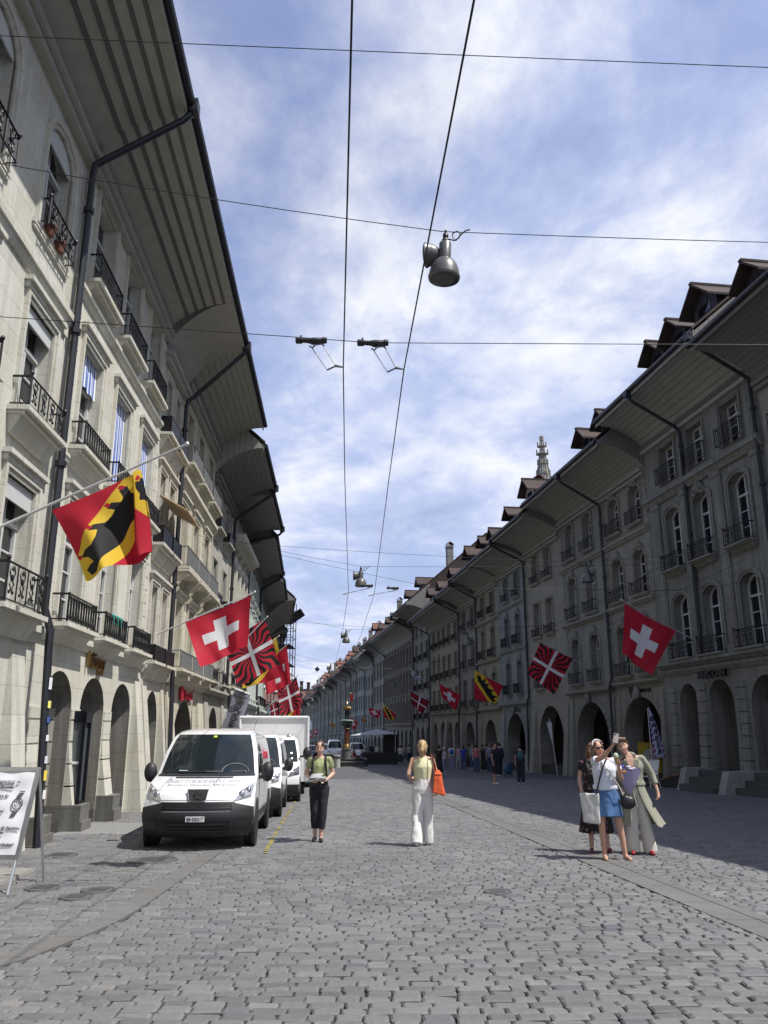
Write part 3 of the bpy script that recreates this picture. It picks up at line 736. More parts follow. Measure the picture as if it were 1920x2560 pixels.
house('arcade_house', 'narrow pale sandstone house with dark panel balconies and a speckled soffit', 'L', 22.1, 25.3, 14.42, LIT[2],
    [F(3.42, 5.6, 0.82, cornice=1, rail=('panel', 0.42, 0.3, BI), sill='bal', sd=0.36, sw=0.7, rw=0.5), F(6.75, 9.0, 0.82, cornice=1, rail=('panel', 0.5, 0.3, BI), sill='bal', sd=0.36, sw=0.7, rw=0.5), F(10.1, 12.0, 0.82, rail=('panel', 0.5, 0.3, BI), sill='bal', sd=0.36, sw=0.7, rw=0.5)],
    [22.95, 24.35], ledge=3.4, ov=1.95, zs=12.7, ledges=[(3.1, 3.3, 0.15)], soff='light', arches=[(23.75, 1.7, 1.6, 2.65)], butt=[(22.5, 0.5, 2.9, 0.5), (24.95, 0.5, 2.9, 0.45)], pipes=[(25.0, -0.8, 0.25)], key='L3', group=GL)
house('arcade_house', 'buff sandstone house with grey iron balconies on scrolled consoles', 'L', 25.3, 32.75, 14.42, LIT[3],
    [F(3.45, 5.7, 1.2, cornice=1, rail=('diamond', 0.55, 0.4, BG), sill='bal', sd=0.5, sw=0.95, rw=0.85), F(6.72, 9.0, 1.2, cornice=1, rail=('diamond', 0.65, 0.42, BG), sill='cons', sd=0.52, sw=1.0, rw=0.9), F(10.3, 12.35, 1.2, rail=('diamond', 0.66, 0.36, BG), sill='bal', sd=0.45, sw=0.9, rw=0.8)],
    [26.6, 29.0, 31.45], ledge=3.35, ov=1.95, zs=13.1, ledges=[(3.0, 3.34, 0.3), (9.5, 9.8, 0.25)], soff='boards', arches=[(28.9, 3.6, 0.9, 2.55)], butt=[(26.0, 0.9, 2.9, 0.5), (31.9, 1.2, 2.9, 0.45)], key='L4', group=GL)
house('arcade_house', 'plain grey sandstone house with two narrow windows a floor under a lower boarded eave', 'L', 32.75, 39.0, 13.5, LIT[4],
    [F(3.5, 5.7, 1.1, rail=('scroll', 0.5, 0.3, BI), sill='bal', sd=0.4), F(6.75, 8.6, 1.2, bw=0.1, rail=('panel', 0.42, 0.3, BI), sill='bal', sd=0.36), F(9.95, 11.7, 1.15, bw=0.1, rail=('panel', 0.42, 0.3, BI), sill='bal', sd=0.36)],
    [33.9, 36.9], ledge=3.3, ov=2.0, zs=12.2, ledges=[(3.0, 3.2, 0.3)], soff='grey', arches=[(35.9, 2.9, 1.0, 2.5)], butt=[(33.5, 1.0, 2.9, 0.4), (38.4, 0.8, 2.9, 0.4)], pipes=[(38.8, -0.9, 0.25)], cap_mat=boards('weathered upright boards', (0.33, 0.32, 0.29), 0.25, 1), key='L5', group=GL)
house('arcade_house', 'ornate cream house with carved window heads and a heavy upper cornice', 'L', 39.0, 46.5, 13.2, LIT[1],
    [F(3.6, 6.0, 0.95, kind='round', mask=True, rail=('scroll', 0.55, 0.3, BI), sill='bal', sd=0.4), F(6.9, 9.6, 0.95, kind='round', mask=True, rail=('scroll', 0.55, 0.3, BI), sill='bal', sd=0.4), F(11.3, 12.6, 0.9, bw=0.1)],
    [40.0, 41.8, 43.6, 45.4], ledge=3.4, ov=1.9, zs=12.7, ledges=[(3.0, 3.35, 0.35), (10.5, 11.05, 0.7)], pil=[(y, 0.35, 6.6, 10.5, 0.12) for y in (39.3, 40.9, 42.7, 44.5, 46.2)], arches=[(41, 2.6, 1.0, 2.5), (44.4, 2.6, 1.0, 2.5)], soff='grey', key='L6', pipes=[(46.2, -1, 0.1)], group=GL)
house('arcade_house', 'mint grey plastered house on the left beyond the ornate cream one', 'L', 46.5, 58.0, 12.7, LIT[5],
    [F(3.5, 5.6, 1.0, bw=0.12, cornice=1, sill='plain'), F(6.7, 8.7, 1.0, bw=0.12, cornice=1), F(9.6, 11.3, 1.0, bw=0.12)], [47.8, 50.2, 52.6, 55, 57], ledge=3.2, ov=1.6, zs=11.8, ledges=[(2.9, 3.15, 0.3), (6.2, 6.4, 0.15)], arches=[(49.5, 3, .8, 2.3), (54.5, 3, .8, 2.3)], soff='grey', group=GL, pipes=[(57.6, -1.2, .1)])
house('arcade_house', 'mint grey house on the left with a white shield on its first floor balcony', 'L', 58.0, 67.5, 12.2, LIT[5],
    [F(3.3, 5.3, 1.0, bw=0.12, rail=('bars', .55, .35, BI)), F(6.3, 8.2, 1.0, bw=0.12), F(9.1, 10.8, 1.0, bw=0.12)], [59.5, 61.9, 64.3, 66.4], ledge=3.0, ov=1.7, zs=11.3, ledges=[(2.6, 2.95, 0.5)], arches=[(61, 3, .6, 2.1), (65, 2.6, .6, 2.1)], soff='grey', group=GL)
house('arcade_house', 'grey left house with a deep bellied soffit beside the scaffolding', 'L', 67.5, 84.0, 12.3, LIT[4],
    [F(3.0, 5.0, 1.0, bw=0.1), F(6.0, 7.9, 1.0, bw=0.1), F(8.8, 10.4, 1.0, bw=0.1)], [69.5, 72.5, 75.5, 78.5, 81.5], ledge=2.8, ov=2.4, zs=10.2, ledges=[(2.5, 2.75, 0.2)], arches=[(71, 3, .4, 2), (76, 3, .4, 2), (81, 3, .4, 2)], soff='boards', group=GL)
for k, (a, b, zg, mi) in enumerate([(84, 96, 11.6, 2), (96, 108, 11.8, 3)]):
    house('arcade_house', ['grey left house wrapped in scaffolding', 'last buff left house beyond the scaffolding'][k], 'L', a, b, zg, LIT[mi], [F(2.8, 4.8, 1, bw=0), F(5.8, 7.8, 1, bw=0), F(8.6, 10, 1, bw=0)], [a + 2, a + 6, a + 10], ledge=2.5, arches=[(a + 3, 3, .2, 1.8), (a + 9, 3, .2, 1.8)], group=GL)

# ---- right row
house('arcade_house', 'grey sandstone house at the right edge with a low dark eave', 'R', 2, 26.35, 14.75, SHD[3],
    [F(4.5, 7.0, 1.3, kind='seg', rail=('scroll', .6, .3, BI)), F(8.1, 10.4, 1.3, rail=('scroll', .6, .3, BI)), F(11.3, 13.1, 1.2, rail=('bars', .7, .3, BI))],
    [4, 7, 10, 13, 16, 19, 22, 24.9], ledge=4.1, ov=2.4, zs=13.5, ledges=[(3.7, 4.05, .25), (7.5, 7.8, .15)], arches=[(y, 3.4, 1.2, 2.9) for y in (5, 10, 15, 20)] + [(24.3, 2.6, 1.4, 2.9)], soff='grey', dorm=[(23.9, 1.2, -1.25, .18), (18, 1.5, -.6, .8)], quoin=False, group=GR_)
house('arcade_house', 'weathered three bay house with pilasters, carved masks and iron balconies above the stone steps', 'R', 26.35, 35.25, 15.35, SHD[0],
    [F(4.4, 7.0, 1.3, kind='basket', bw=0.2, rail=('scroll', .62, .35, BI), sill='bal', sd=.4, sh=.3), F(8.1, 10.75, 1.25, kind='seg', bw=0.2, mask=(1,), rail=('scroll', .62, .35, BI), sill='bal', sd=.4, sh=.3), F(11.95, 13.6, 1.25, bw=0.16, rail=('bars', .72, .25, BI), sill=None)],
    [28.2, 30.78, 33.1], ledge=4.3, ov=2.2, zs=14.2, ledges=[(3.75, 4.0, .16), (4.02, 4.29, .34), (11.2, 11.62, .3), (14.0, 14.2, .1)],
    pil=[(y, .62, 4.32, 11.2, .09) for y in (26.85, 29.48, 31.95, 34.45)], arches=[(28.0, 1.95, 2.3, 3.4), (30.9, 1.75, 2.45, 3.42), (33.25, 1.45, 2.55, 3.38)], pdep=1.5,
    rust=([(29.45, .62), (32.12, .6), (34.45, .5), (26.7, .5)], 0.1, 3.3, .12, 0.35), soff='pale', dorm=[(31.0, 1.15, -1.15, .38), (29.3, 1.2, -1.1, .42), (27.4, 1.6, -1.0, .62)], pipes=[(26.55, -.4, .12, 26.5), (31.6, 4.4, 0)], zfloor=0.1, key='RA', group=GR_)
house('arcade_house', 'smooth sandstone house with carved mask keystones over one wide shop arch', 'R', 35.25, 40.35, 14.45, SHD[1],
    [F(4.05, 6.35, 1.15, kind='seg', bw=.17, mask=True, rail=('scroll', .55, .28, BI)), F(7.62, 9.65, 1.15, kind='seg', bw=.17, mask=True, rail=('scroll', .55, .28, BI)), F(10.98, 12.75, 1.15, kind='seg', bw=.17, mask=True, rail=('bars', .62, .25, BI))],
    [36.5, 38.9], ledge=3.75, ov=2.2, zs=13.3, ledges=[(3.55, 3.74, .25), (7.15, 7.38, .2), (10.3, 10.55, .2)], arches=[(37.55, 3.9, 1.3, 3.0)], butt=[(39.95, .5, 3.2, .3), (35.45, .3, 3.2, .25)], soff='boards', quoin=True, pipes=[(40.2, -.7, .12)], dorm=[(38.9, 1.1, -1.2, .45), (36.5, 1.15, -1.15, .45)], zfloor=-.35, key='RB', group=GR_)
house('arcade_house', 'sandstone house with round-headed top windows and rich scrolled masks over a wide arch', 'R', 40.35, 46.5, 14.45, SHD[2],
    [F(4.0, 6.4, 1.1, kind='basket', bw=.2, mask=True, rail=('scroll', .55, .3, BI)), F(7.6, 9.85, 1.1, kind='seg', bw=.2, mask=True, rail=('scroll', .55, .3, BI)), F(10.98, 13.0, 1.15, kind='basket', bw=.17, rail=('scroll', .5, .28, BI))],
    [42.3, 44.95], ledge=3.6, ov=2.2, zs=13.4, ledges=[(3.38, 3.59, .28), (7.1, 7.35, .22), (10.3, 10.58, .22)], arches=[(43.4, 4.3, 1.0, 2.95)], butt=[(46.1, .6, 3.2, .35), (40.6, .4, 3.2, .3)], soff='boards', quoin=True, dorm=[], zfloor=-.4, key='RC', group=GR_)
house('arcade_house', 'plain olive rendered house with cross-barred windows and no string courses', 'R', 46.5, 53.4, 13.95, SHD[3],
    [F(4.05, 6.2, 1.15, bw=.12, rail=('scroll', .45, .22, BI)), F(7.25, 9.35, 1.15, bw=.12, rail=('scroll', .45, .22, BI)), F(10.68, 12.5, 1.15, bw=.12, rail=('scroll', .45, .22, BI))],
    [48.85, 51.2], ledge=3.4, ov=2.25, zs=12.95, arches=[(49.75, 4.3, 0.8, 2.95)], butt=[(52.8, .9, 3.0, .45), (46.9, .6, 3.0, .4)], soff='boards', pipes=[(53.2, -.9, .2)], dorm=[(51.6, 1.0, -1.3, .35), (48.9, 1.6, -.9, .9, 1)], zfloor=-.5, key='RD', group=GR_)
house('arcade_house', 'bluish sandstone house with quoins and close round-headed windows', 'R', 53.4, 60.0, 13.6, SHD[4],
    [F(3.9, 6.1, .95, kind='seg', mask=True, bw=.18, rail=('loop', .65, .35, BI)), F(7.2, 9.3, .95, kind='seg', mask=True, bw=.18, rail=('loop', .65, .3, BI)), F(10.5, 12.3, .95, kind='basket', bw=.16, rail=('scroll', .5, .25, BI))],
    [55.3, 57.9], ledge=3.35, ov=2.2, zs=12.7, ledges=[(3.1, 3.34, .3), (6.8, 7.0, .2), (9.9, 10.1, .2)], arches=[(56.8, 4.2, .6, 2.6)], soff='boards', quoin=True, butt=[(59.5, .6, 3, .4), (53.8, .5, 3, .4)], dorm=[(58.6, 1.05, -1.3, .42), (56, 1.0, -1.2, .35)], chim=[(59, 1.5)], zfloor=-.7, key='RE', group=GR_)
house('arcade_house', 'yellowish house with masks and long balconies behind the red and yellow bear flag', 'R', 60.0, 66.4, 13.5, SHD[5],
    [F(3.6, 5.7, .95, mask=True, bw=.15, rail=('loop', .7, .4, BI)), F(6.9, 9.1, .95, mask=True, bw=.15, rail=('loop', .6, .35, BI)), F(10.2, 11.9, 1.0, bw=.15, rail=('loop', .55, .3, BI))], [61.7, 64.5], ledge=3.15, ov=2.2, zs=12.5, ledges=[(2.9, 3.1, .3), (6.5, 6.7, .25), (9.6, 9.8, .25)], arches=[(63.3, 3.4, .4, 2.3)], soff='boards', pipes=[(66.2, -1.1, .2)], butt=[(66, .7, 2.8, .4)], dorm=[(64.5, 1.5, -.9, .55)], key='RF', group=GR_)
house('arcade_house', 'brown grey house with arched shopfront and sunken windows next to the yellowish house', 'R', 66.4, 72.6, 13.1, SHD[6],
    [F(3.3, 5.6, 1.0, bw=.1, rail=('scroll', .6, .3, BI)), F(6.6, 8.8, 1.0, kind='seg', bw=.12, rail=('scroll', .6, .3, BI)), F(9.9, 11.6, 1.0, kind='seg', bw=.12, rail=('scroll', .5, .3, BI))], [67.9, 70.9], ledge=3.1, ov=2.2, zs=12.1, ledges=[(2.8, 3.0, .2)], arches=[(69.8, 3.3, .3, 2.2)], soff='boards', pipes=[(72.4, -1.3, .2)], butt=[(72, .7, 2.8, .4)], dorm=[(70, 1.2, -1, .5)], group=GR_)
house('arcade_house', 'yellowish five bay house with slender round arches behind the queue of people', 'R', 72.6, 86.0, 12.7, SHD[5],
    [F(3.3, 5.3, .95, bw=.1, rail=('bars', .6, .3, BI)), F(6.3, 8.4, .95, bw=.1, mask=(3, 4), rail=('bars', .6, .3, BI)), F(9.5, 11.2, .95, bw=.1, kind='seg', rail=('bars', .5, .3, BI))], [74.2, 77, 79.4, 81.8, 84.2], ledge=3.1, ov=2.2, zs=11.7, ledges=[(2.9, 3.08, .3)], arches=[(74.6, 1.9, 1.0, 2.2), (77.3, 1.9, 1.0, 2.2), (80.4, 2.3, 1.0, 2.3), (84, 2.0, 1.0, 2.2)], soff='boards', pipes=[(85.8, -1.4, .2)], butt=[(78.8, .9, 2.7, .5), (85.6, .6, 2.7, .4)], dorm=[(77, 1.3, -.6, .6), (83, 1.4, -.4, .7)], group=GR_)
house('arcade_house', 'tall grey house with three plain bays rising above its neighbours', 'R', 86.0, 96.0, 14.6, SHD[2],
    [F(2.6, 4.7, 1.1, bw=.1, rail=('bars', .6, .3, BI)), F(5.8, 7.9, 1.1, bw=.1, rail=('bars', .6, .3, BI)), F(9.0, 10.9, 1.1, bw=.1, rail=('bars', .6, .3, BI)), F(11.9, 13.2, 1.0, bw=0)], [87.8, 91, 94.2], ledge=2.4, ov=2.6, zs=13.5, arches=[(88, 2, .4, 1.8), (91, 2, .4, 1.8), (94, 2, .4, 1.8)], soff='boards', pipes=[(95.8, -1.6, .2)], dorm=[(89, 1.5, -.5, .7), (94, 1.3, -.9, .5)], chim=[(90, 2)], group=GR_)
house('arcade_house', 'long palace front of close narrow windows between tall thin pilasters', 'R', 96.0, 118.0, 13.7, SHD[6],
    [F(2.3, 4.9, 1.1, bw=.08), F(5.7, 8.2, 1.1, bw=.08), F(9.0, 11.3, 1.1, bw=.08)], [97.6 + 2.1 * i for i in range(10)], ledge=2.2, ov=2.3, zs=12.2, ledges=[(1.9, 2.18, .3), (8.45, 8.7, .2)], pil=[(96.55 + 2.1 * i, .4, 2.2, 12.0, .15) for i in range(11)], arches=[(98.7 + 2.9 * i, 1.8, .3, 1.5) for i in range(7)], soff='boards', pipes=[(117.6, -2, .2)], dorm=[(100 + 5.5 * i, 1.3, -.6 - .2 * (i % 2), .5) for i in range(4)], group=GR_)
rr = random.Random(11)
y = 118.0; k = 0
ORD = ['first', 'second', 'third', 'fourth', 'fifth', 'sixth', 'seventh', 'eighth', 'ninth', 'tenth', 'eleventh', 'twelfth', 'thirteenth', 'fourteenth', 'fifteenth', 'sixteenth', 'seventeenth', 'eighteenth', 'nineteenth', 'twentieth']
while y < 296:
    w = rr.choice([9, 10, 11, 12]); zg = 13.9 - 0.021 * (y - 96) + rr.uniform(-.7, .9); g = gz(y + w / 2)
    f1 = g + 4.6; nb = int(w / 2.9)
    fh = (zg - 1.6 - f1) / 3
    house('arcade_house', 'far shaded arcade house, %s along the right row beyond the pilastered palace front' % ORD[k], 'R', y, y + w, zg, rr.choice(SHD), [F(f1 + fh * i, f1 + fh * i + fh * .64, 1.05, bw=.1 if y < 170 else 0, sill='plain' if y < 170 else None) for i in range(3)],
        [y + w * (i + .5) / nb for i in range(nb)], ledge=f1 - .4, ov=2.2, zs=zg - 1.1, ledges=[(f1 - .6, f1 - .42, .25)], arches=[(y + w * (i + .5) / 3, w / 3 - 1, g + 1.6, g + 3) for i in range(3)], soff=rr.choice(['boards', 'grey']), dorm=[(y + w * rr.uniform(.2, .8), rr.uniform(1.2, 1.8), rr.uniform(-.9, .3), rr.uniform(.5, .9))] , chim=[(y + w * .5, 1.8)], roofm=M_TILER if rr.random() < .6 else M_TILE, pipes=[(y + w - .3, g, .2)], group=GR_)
    y += w; k += 1

# ---------------------------------------------------------------- signs on the houses
M_GOLD = plain('gilded letters', (0.24, 0.17, 0.06), 0.35, 0.8)
M_RED = plain('red sign paint', (0.55, 0.02, 0.05), 0.5)
M_BLK = plain('black sign paint', (0.012, 0.012, 0.014), 0.5)
M_WHITE = plain('white sign board', (0.72, 0.72, 0.72), 0.6, var=0.05)
M_BASE = stone('dark plinth stone', (0.17, 0.168, 0.155), 0.5, 0.9, 0.8)
FACE = (PI / 2, 0, 0)
h = HOUSES['L2']
lettering('lettering', 'Nörgy', 0.5, M_GOLD, h.root, (h.X(17.75), -0.06, h.Z(2.86)), FACE, 0.03)
for y_, w in ((14.55, .62), (16.81, .58), (19.18, .62)):
    q = MB(); x = h.X(y_); q.box(x - w / 2 - .02, x + w / 2 + .02, -.43, .32, h.Z(-.9), h.Z(-.14)); q.box(x - w / 2 - .005, x + w / 2 + .005, -.375, .32, h.Z(-.138), h.Z(.16)); q.box(x - w / 2 - .012, x + w / 2 + .012, .322, 1.32, h.Z(-.9), h.Z(.16)); q.build('plinth', M_BASE, h.root)
q = MB(); x = h.X(18.85); q.box(h.X(18.85), h.X(18.86), .45, .98, h.Z(.95), h.Z(1.45)); q.build('plaque', plain('bronze plaque', (.06, .055, .05), .5), h.root)
q = MB()
for k, (a_, b_) in enumerate(((.6, .82), (.5, .93), (.49, .93), (.48, .96), (.48, .96), (.49, .95), (.5, .88), (.5, .84))): q.box(h.X(18.85) - .008, h.X(18.85) - .001, a_, b_, h.Z(1.40 - k * .052) - .012, h.Z(1.40 - k * .052) + .012)
q.build('raised_lines', M_BLK, h.root)
h = HOUSES['L4']
lettering('lettering', 'Ramponi', 0.42, M_RED, h.root, (h.X(28.9) + .2, -0.08, h.Z(2.62)), FACE, 0.04, bold=.008)
q = MB(); q.lathe([(.0, -.1), (.27, -.1), (.27, -.04), (0, -.04)], 18, (h.X(28.9) - .95, 0, h.Z(2.78)), axis='y'); q.build('sign_disc', M_RED, h.root)
q = MB(); q.box(h.X(35.1), h.X(35.16), -.75, -.12, h.Z(2.4), h.Z(2.75)); q.lathe([(0, -.03), (.24, -.03), (.24, .03), (0, .03)], 16, (h.X(34.4), -.5, h.Z(2.6)), axis='x'); q.build('hanging_sign', M_BLK, HOUSES['L5'].root) if 0 else None
h = HOUSES['RA']
lettering('lettering', 'MARC CAIN', 0.36, M_BLK, h.root, (h.X(31.0), -0.2, h.Z(3.5)), FACE, 0.06, bold=.012)
h = HOUSES['RB']
lettering('lettering', 'VIVOBAREFOOT', 0.2, M_BLK, h.root, (h.X(37.3) + .15, -0.05, h.Z(3.22)), FACE, 0.02, bold=.006)
q = MB()
for s_ in (-1, 1): q.poly([(h.X(37.3) - 1.15 + s_ * .2, -.07, h.Z(3.5)), (h.X(37.3) - 1.15 + s_ * .08, -.07, h.Z(3.5)), (h.X(37.3) - 1.15, -.07, h.Z(3.08)), (h.X(37.3) - 1.15 + s_ * .02, -.07, h.Z(3.02))], (0, .05, 0))
q.build('sign_emblem', plain('brown sign', (.06, .03, .025), .5), h.root)
h = HOUSES['RE']
for s_ in (-.7, .7):
    q = MB(); q.box(h.X(56.8) + s_ - .5, h.X(56.8) + s_ + .5, -.06, -.01, h.Z(2.72), h.Z(3.0)); q.build('sign_board', M_BLK, h.root)
# voussoir joints round some arches, as raised stones
for kx, yc, w, zs_, za in (('RB', 37.55, 3.9, 1.3, 3.0), ('RC', 43.4, 4.3, 1.0, 2.95), ('RE', 56.8, 4.2, .6, 2.6)):
    h = HOUSES[kx]; q = MB(); x = h.X(yc); ry = za - zs_; n = 19
    for i in range(n):
        a0, a1 = PI * (i + .06) / n, PI * (i + .94) / n; g = .38
        P4 = lambda a, d: (x + (w / 2 + d) * math.cos(a), h.Z(zs_) + (ry + d) * math.sin(a))
        pts = [P4(a0, .03), P4(a0, g), P4(a1, g), P4(a1, .03)]
        q.poly([(a, -.035, b) for a, b in pts], (0, .04, 0))
    q.build('arch_stones', h.wall, h.root)
    q = MB(); q.ell((x, -.16, h.Z(za) + .2), .16, .16, .3, 8, 6); q.ell((x, -.3, h.Z(za) + .2), .06, .07, .1, 6, 4); q.build('carved_keystone', h.wall, h.root, True)
# red shop frame in the arch at the left edge
h = HOUSES['L1']; q = MB(); a, b = h.X(9.2), h.X(12.55)
M_REDP = plain('dark red shop paint', (.22, .012, .025), .4)
q.box(b - .12, b, .5, .62, h.Z(-.5), h.Z(2.0)); q.box(a, b - .121, .5, .62, h.Z(1.86), h.Z(2.0)); q.box(a, b, .46, .66, h.Z(2.001), h.Z(2.06))
fr = q.build('shop_frame', M_REDP, h.root)
q = MB(); q.box(a, b - .13, .6, .64, h.Z(1.3), h.Z(1.85)); q.build('sign_board', M_BLK, fr); q = MB(); q.box(a, b - .13, .6, .64, h.Z(-.5), h.Z(1.29)); q.build('pane', M_GLASS[0], fr)
lettering('lettering', 'th. Tardo', .17, M_GOLD, fr, (b - .25, .59, h.Z(1.5)), FACE, .004, 'RIGHT')
# bears and beams of RA: MARC CAIN display windows
h = HOUSES['RA']; q = MB()
for y_, w in ((33.25, 1.2), (28.0, 1.7)):
    x = h.X(y_); q.box(x - w / 2, x + w / 2, .9, 1.0, h.Z(.95), h.Z(2.4))
vt = q.build('display_case', plain('navy shop case', (.012, .014, .022), .35), h.root)
q = MB()
for y_, w in ((33.25, 1.2), (28.0, 1.7)):
    x = h.X(y_); q.box(x - w / 2 + .07, x + w / 2 - .07, .88, .898, h.Z(1.05), h.Z(2.3)); 
q.build('pane', M_GLASS[0], vt)
q = MB()
for dx, z, w, hh in ((.45, 1.1, .3, .5), (-.1, 1.15, .35, .45), (.5, 2.0, .3, .2)): q.box(h.X(28.0) - dx, h.X(28.0) - dx + w, .86, .875, h.Z(z), h.Z(z + hh))
q.build('price_card', M_WHITE, vt)

# ---------------------------------------------------------------- flags
def flag_mat(kd):
    k = 'flag ' + kd
    if k in MATS: return MATS[k]
    a = NT(k); RED, YEL, BLK, WHT = (.50, .012, .035), (.78, .52, .04), (.012, .012, .014), (.74, .74, .76)
    uv = a.node('ShaderNodeUVMap'); sp = a.node('ShaderNodeSeparateXYZ'); a.l.new(uv.outputs[0], sp.inputs[0])
    u = a.math('SUBTRACT', sp.outputs[0], .5); v = a.math('SUBTRACT', sp.outputs[1], .5)
    au, av = a.math('ABSOLUTE', u), a.math('ABSOLUTE', v)
    mn, mx_ = a.math('MINIMUM', au, av), a.math('MAXIMUM', au, av)
    if kd == 'cross':
        f = a.math('MULTIPLY', a.math('LESS_THAN', mn, .1), a.math('LESS_THAN', mx_, .32)); c = a.mix(f, RED, WHT)
    elif kd == 'flame':
        th = a.math('ARCTAN2', v, u); r = a.math('SQRT', a.math('ADD', a.math('MULTIPLY', u, u), a.math('MULTIPLY', v, v)))
        s = a.math('SINE', a.math('ADD', a.math('MULTIPLY', th, 20.0), a.math('MULTIPLY', a.math('SINE', a.math('MULTIPLY', r, 17.0)), 1.5)))
        f = a.math('GREATER_THAN', s, 0.0); c = a.mix(f, RED, BLK); c = a.mix(a.math('LESS_THAN', mn, .042), c, WHT)
    elif kd == 'stripes':
        f = a.math('LESS_THAN', a.math('ABSOLUTE', a.math('SUBTRACT', av, .3)), .08); c = a.mix(f, WHT, (.03, .06, .3))
    elif kd == 'orange': c = a.mix(a.noise(uv.outputs[0], 3), (.75, .10, .05), (.6, .07, .04))
    else:
        d = a.math('ABSOLUTE', a.math('ADD', u, v)); f = a.math('LESS_THAN', d, .36); c = a.mix(f, RED, YEL)
        at = a.node('ShaderNodeAttribute', attribute_name='bear'); c = a.mix(a.math('LESS_THAN', at.outputs['Fac'], 0.0), c, BLK)
        at = a.node('ShaderNodeAttribute', attribute_name='claw'); c = a.mix(a.math('LESS_THAN', at.outputs['Fac'], 0.0), c, RED)
    nz = a.noise(a.coord('UV', (70, 70, 1)), 1, 2); cc = a.node('ShaderNodeVectorMath', {0: c}, operation='SCALE'); a.l.new(a.math('ADD', a.math('MULTIPLY', nz, .25), .87), cc.inputs['Scale'])
    a.base(cc.outputs[0]); a.rough(.75)
    tr = a.node('ShaderNodeBsdfTranslucent'); a.l.new(cc.outputs[0], tr.inputs[0])
    ms = a.node('ShaderNodeMixShader', {0: .38}); a.l.new(a.b.outputs[0], ms.inputs[1]); a.l.new(tr.outputs[0], ms.inputs[2])
    a.l.new(ms.outputs[0], a.n['Material Output'].inputs[0]); MATS[k] = a.m
    return a.m
BEAR = [(-.60, -.03), (-.56, .07), (-.50, .05), (-.46, -.02), (-.42, .10), (-.44, .20), (-.36, .17), (-.30, .08), (-.20, .09), (-.12, .13), (-.16, .21), (-.08, .21), (-.02, .12), (.06, .10), (.13, .11), (.12, .20), (.19, .19), (.22, .10), (.27, .12), (.33, .21), (.39, .17), (.33, .08), (.37, .04), (.45, .09), (.52, .06), (.50, .02), (.55, -.02), (.50, -.07), (.42, -.09), (.38, -.15), (.33, -.11), (.20, -.13), (.05, -.12), (-.15, -.14), (-.34, -.13), (-.46, -.11), (-.55, -.10)]
CLAWS = [(-.44, .215), (-.12, .225), (.155, .212), (.36, .208), (.54, .035)]
def sdist(p, poly):
    ins = False; dm = 9; x, y = p
    for i in range(len(poly)):
        (x0, y0), (x1, y1) = poly[i], poly[i - 1]
        if (y0 > y) != (y1 > y) and x < (x1 - x0) * (y - y0) / (y1 - y0) + x0: ins = not ins
        dx, dy = x1 - x0, y1 - y0; t = max(0, min(1, ((x - x0) * dx + (y - y0) * dy) / (dx * dx + dy * dy + 1e-12)))
        dm = min(dm, math.hypot(x - x0 - t * dx, y - y0 - t * dy))
    return -dm if ins else dm
M_POLE = plain('pale flag pole', (.6, .6, .6), .4, .3)
def flag(label, kd, base, tip, A, B, Cc, D, y, n=44, fold=.12, twist=0.0, wrap=0.0, seed=1, group='flags hung out over the street', name='flag', pole=True, by=None):
    """pole from base to tip, cloth corners A (pole, wall side), B (pole, outer end), Cc (lower, wall side), D (lower, outer)"""
    b3 = pt(*base, by or y); t3 = pt(*tip, y); a3, b3_, c3, d3 = [pt(*p, y) for p in (A, B, Cc, D)]
    root = thing(name, label, 'flag', b3, 0, group); o = Vector(b3)
    if pole:
        q = MB(); q.tube([(0, 0, 0), tuple(t3 - o)], [.026, .018], 8); q.ell(tuple(t3 - o), .034, .034, .04, 8, 6); q.build('pole', M_POLE, root, True)
    nrm = (b3_ - a3).cross(c3 - a3).normalized(); rr = random.Random(seed); V = []; UV = []
    sz = ((b3_ - a3).length + (c3 - a3).length) / 2; ph = rr.uniform(0, 6)
    for j in range(n + 1):
        v = j / n
        for i in range(n + 1):
            u = i / n
            p = a3 * ((1 - u) * (1 - v)) + b3_ * (u * (1 - v)) + c3 * ((1 - u) * v) + d3 * (u * v)
            w = fold * sz * (v ** .8) * (math.sin(u * 7.5 + v * 1.6 + ph) + .45 * math.sin(u * 15 - v * 3 + ph * 2)) * .5
            p = p + nrm * (w + twist * sz * v * (u - .5)) + Vector((0, 0, -.03 * sz * math.sin(PI * u) * (1 - v)))
            if wrap and u > 1 - wrap:
                t = (u - 1 + wrap) / wrap; p = p - (b3_ - a3) * (wrap * t * 1.12) - nrm * (sz * .16 * math.sin(t * PI * .8) + .05 * t) + Vector((0, 0, -.14 * sz * t * (1 - .4 * v)))
            V.append(tuple(p - o)); UV.append((u, v))
    Fc = [(j * (n + 1) + i, j * (n + 1) + i + 1, (j + 1) * (n + 1) + i + 1, (j + 1) * (n + 1) + i) for j in range(n) for i in range(n)]
    me = bpy.data.meshes.new('cloth'); me.from_pydata(V, [], Fc); ul = me.uv_layers.new(name='UVMap')
    ul.data.foreach_set('uv', [c for f in Fc for k in f for c in UV[k]])
    if kd == 'bear':
        SB, SCl = [], []
        for (u, v) in UV:
            uu, vv = u - .5, v - .5; pp, qq = (uu - vv) / math.sqrt(2), -(uu + vv) / math.sqrt(2)
            SB.append(sdist((pp / 1.02, qq / 1.02), BEAR)); SCl.append(min(max(abs(pp - 1.02 * cx) - .022, abs(qq - 1.02 * cy) - .03) for cx, cy in CLAWS))
        for nm, dat in (('bear', SB), ('claw', SCl)): me.attributes.new(nm, 'FLOAT', 'POINT').data.foreach_set('value', dat)
    me.materials.append(flag_mat(kd)); me.polygons.foreach_set('use_smooth', [True] * len(Fc))
    link('cloth', me, root)
    return root
GF = 'flags hung out over the street'
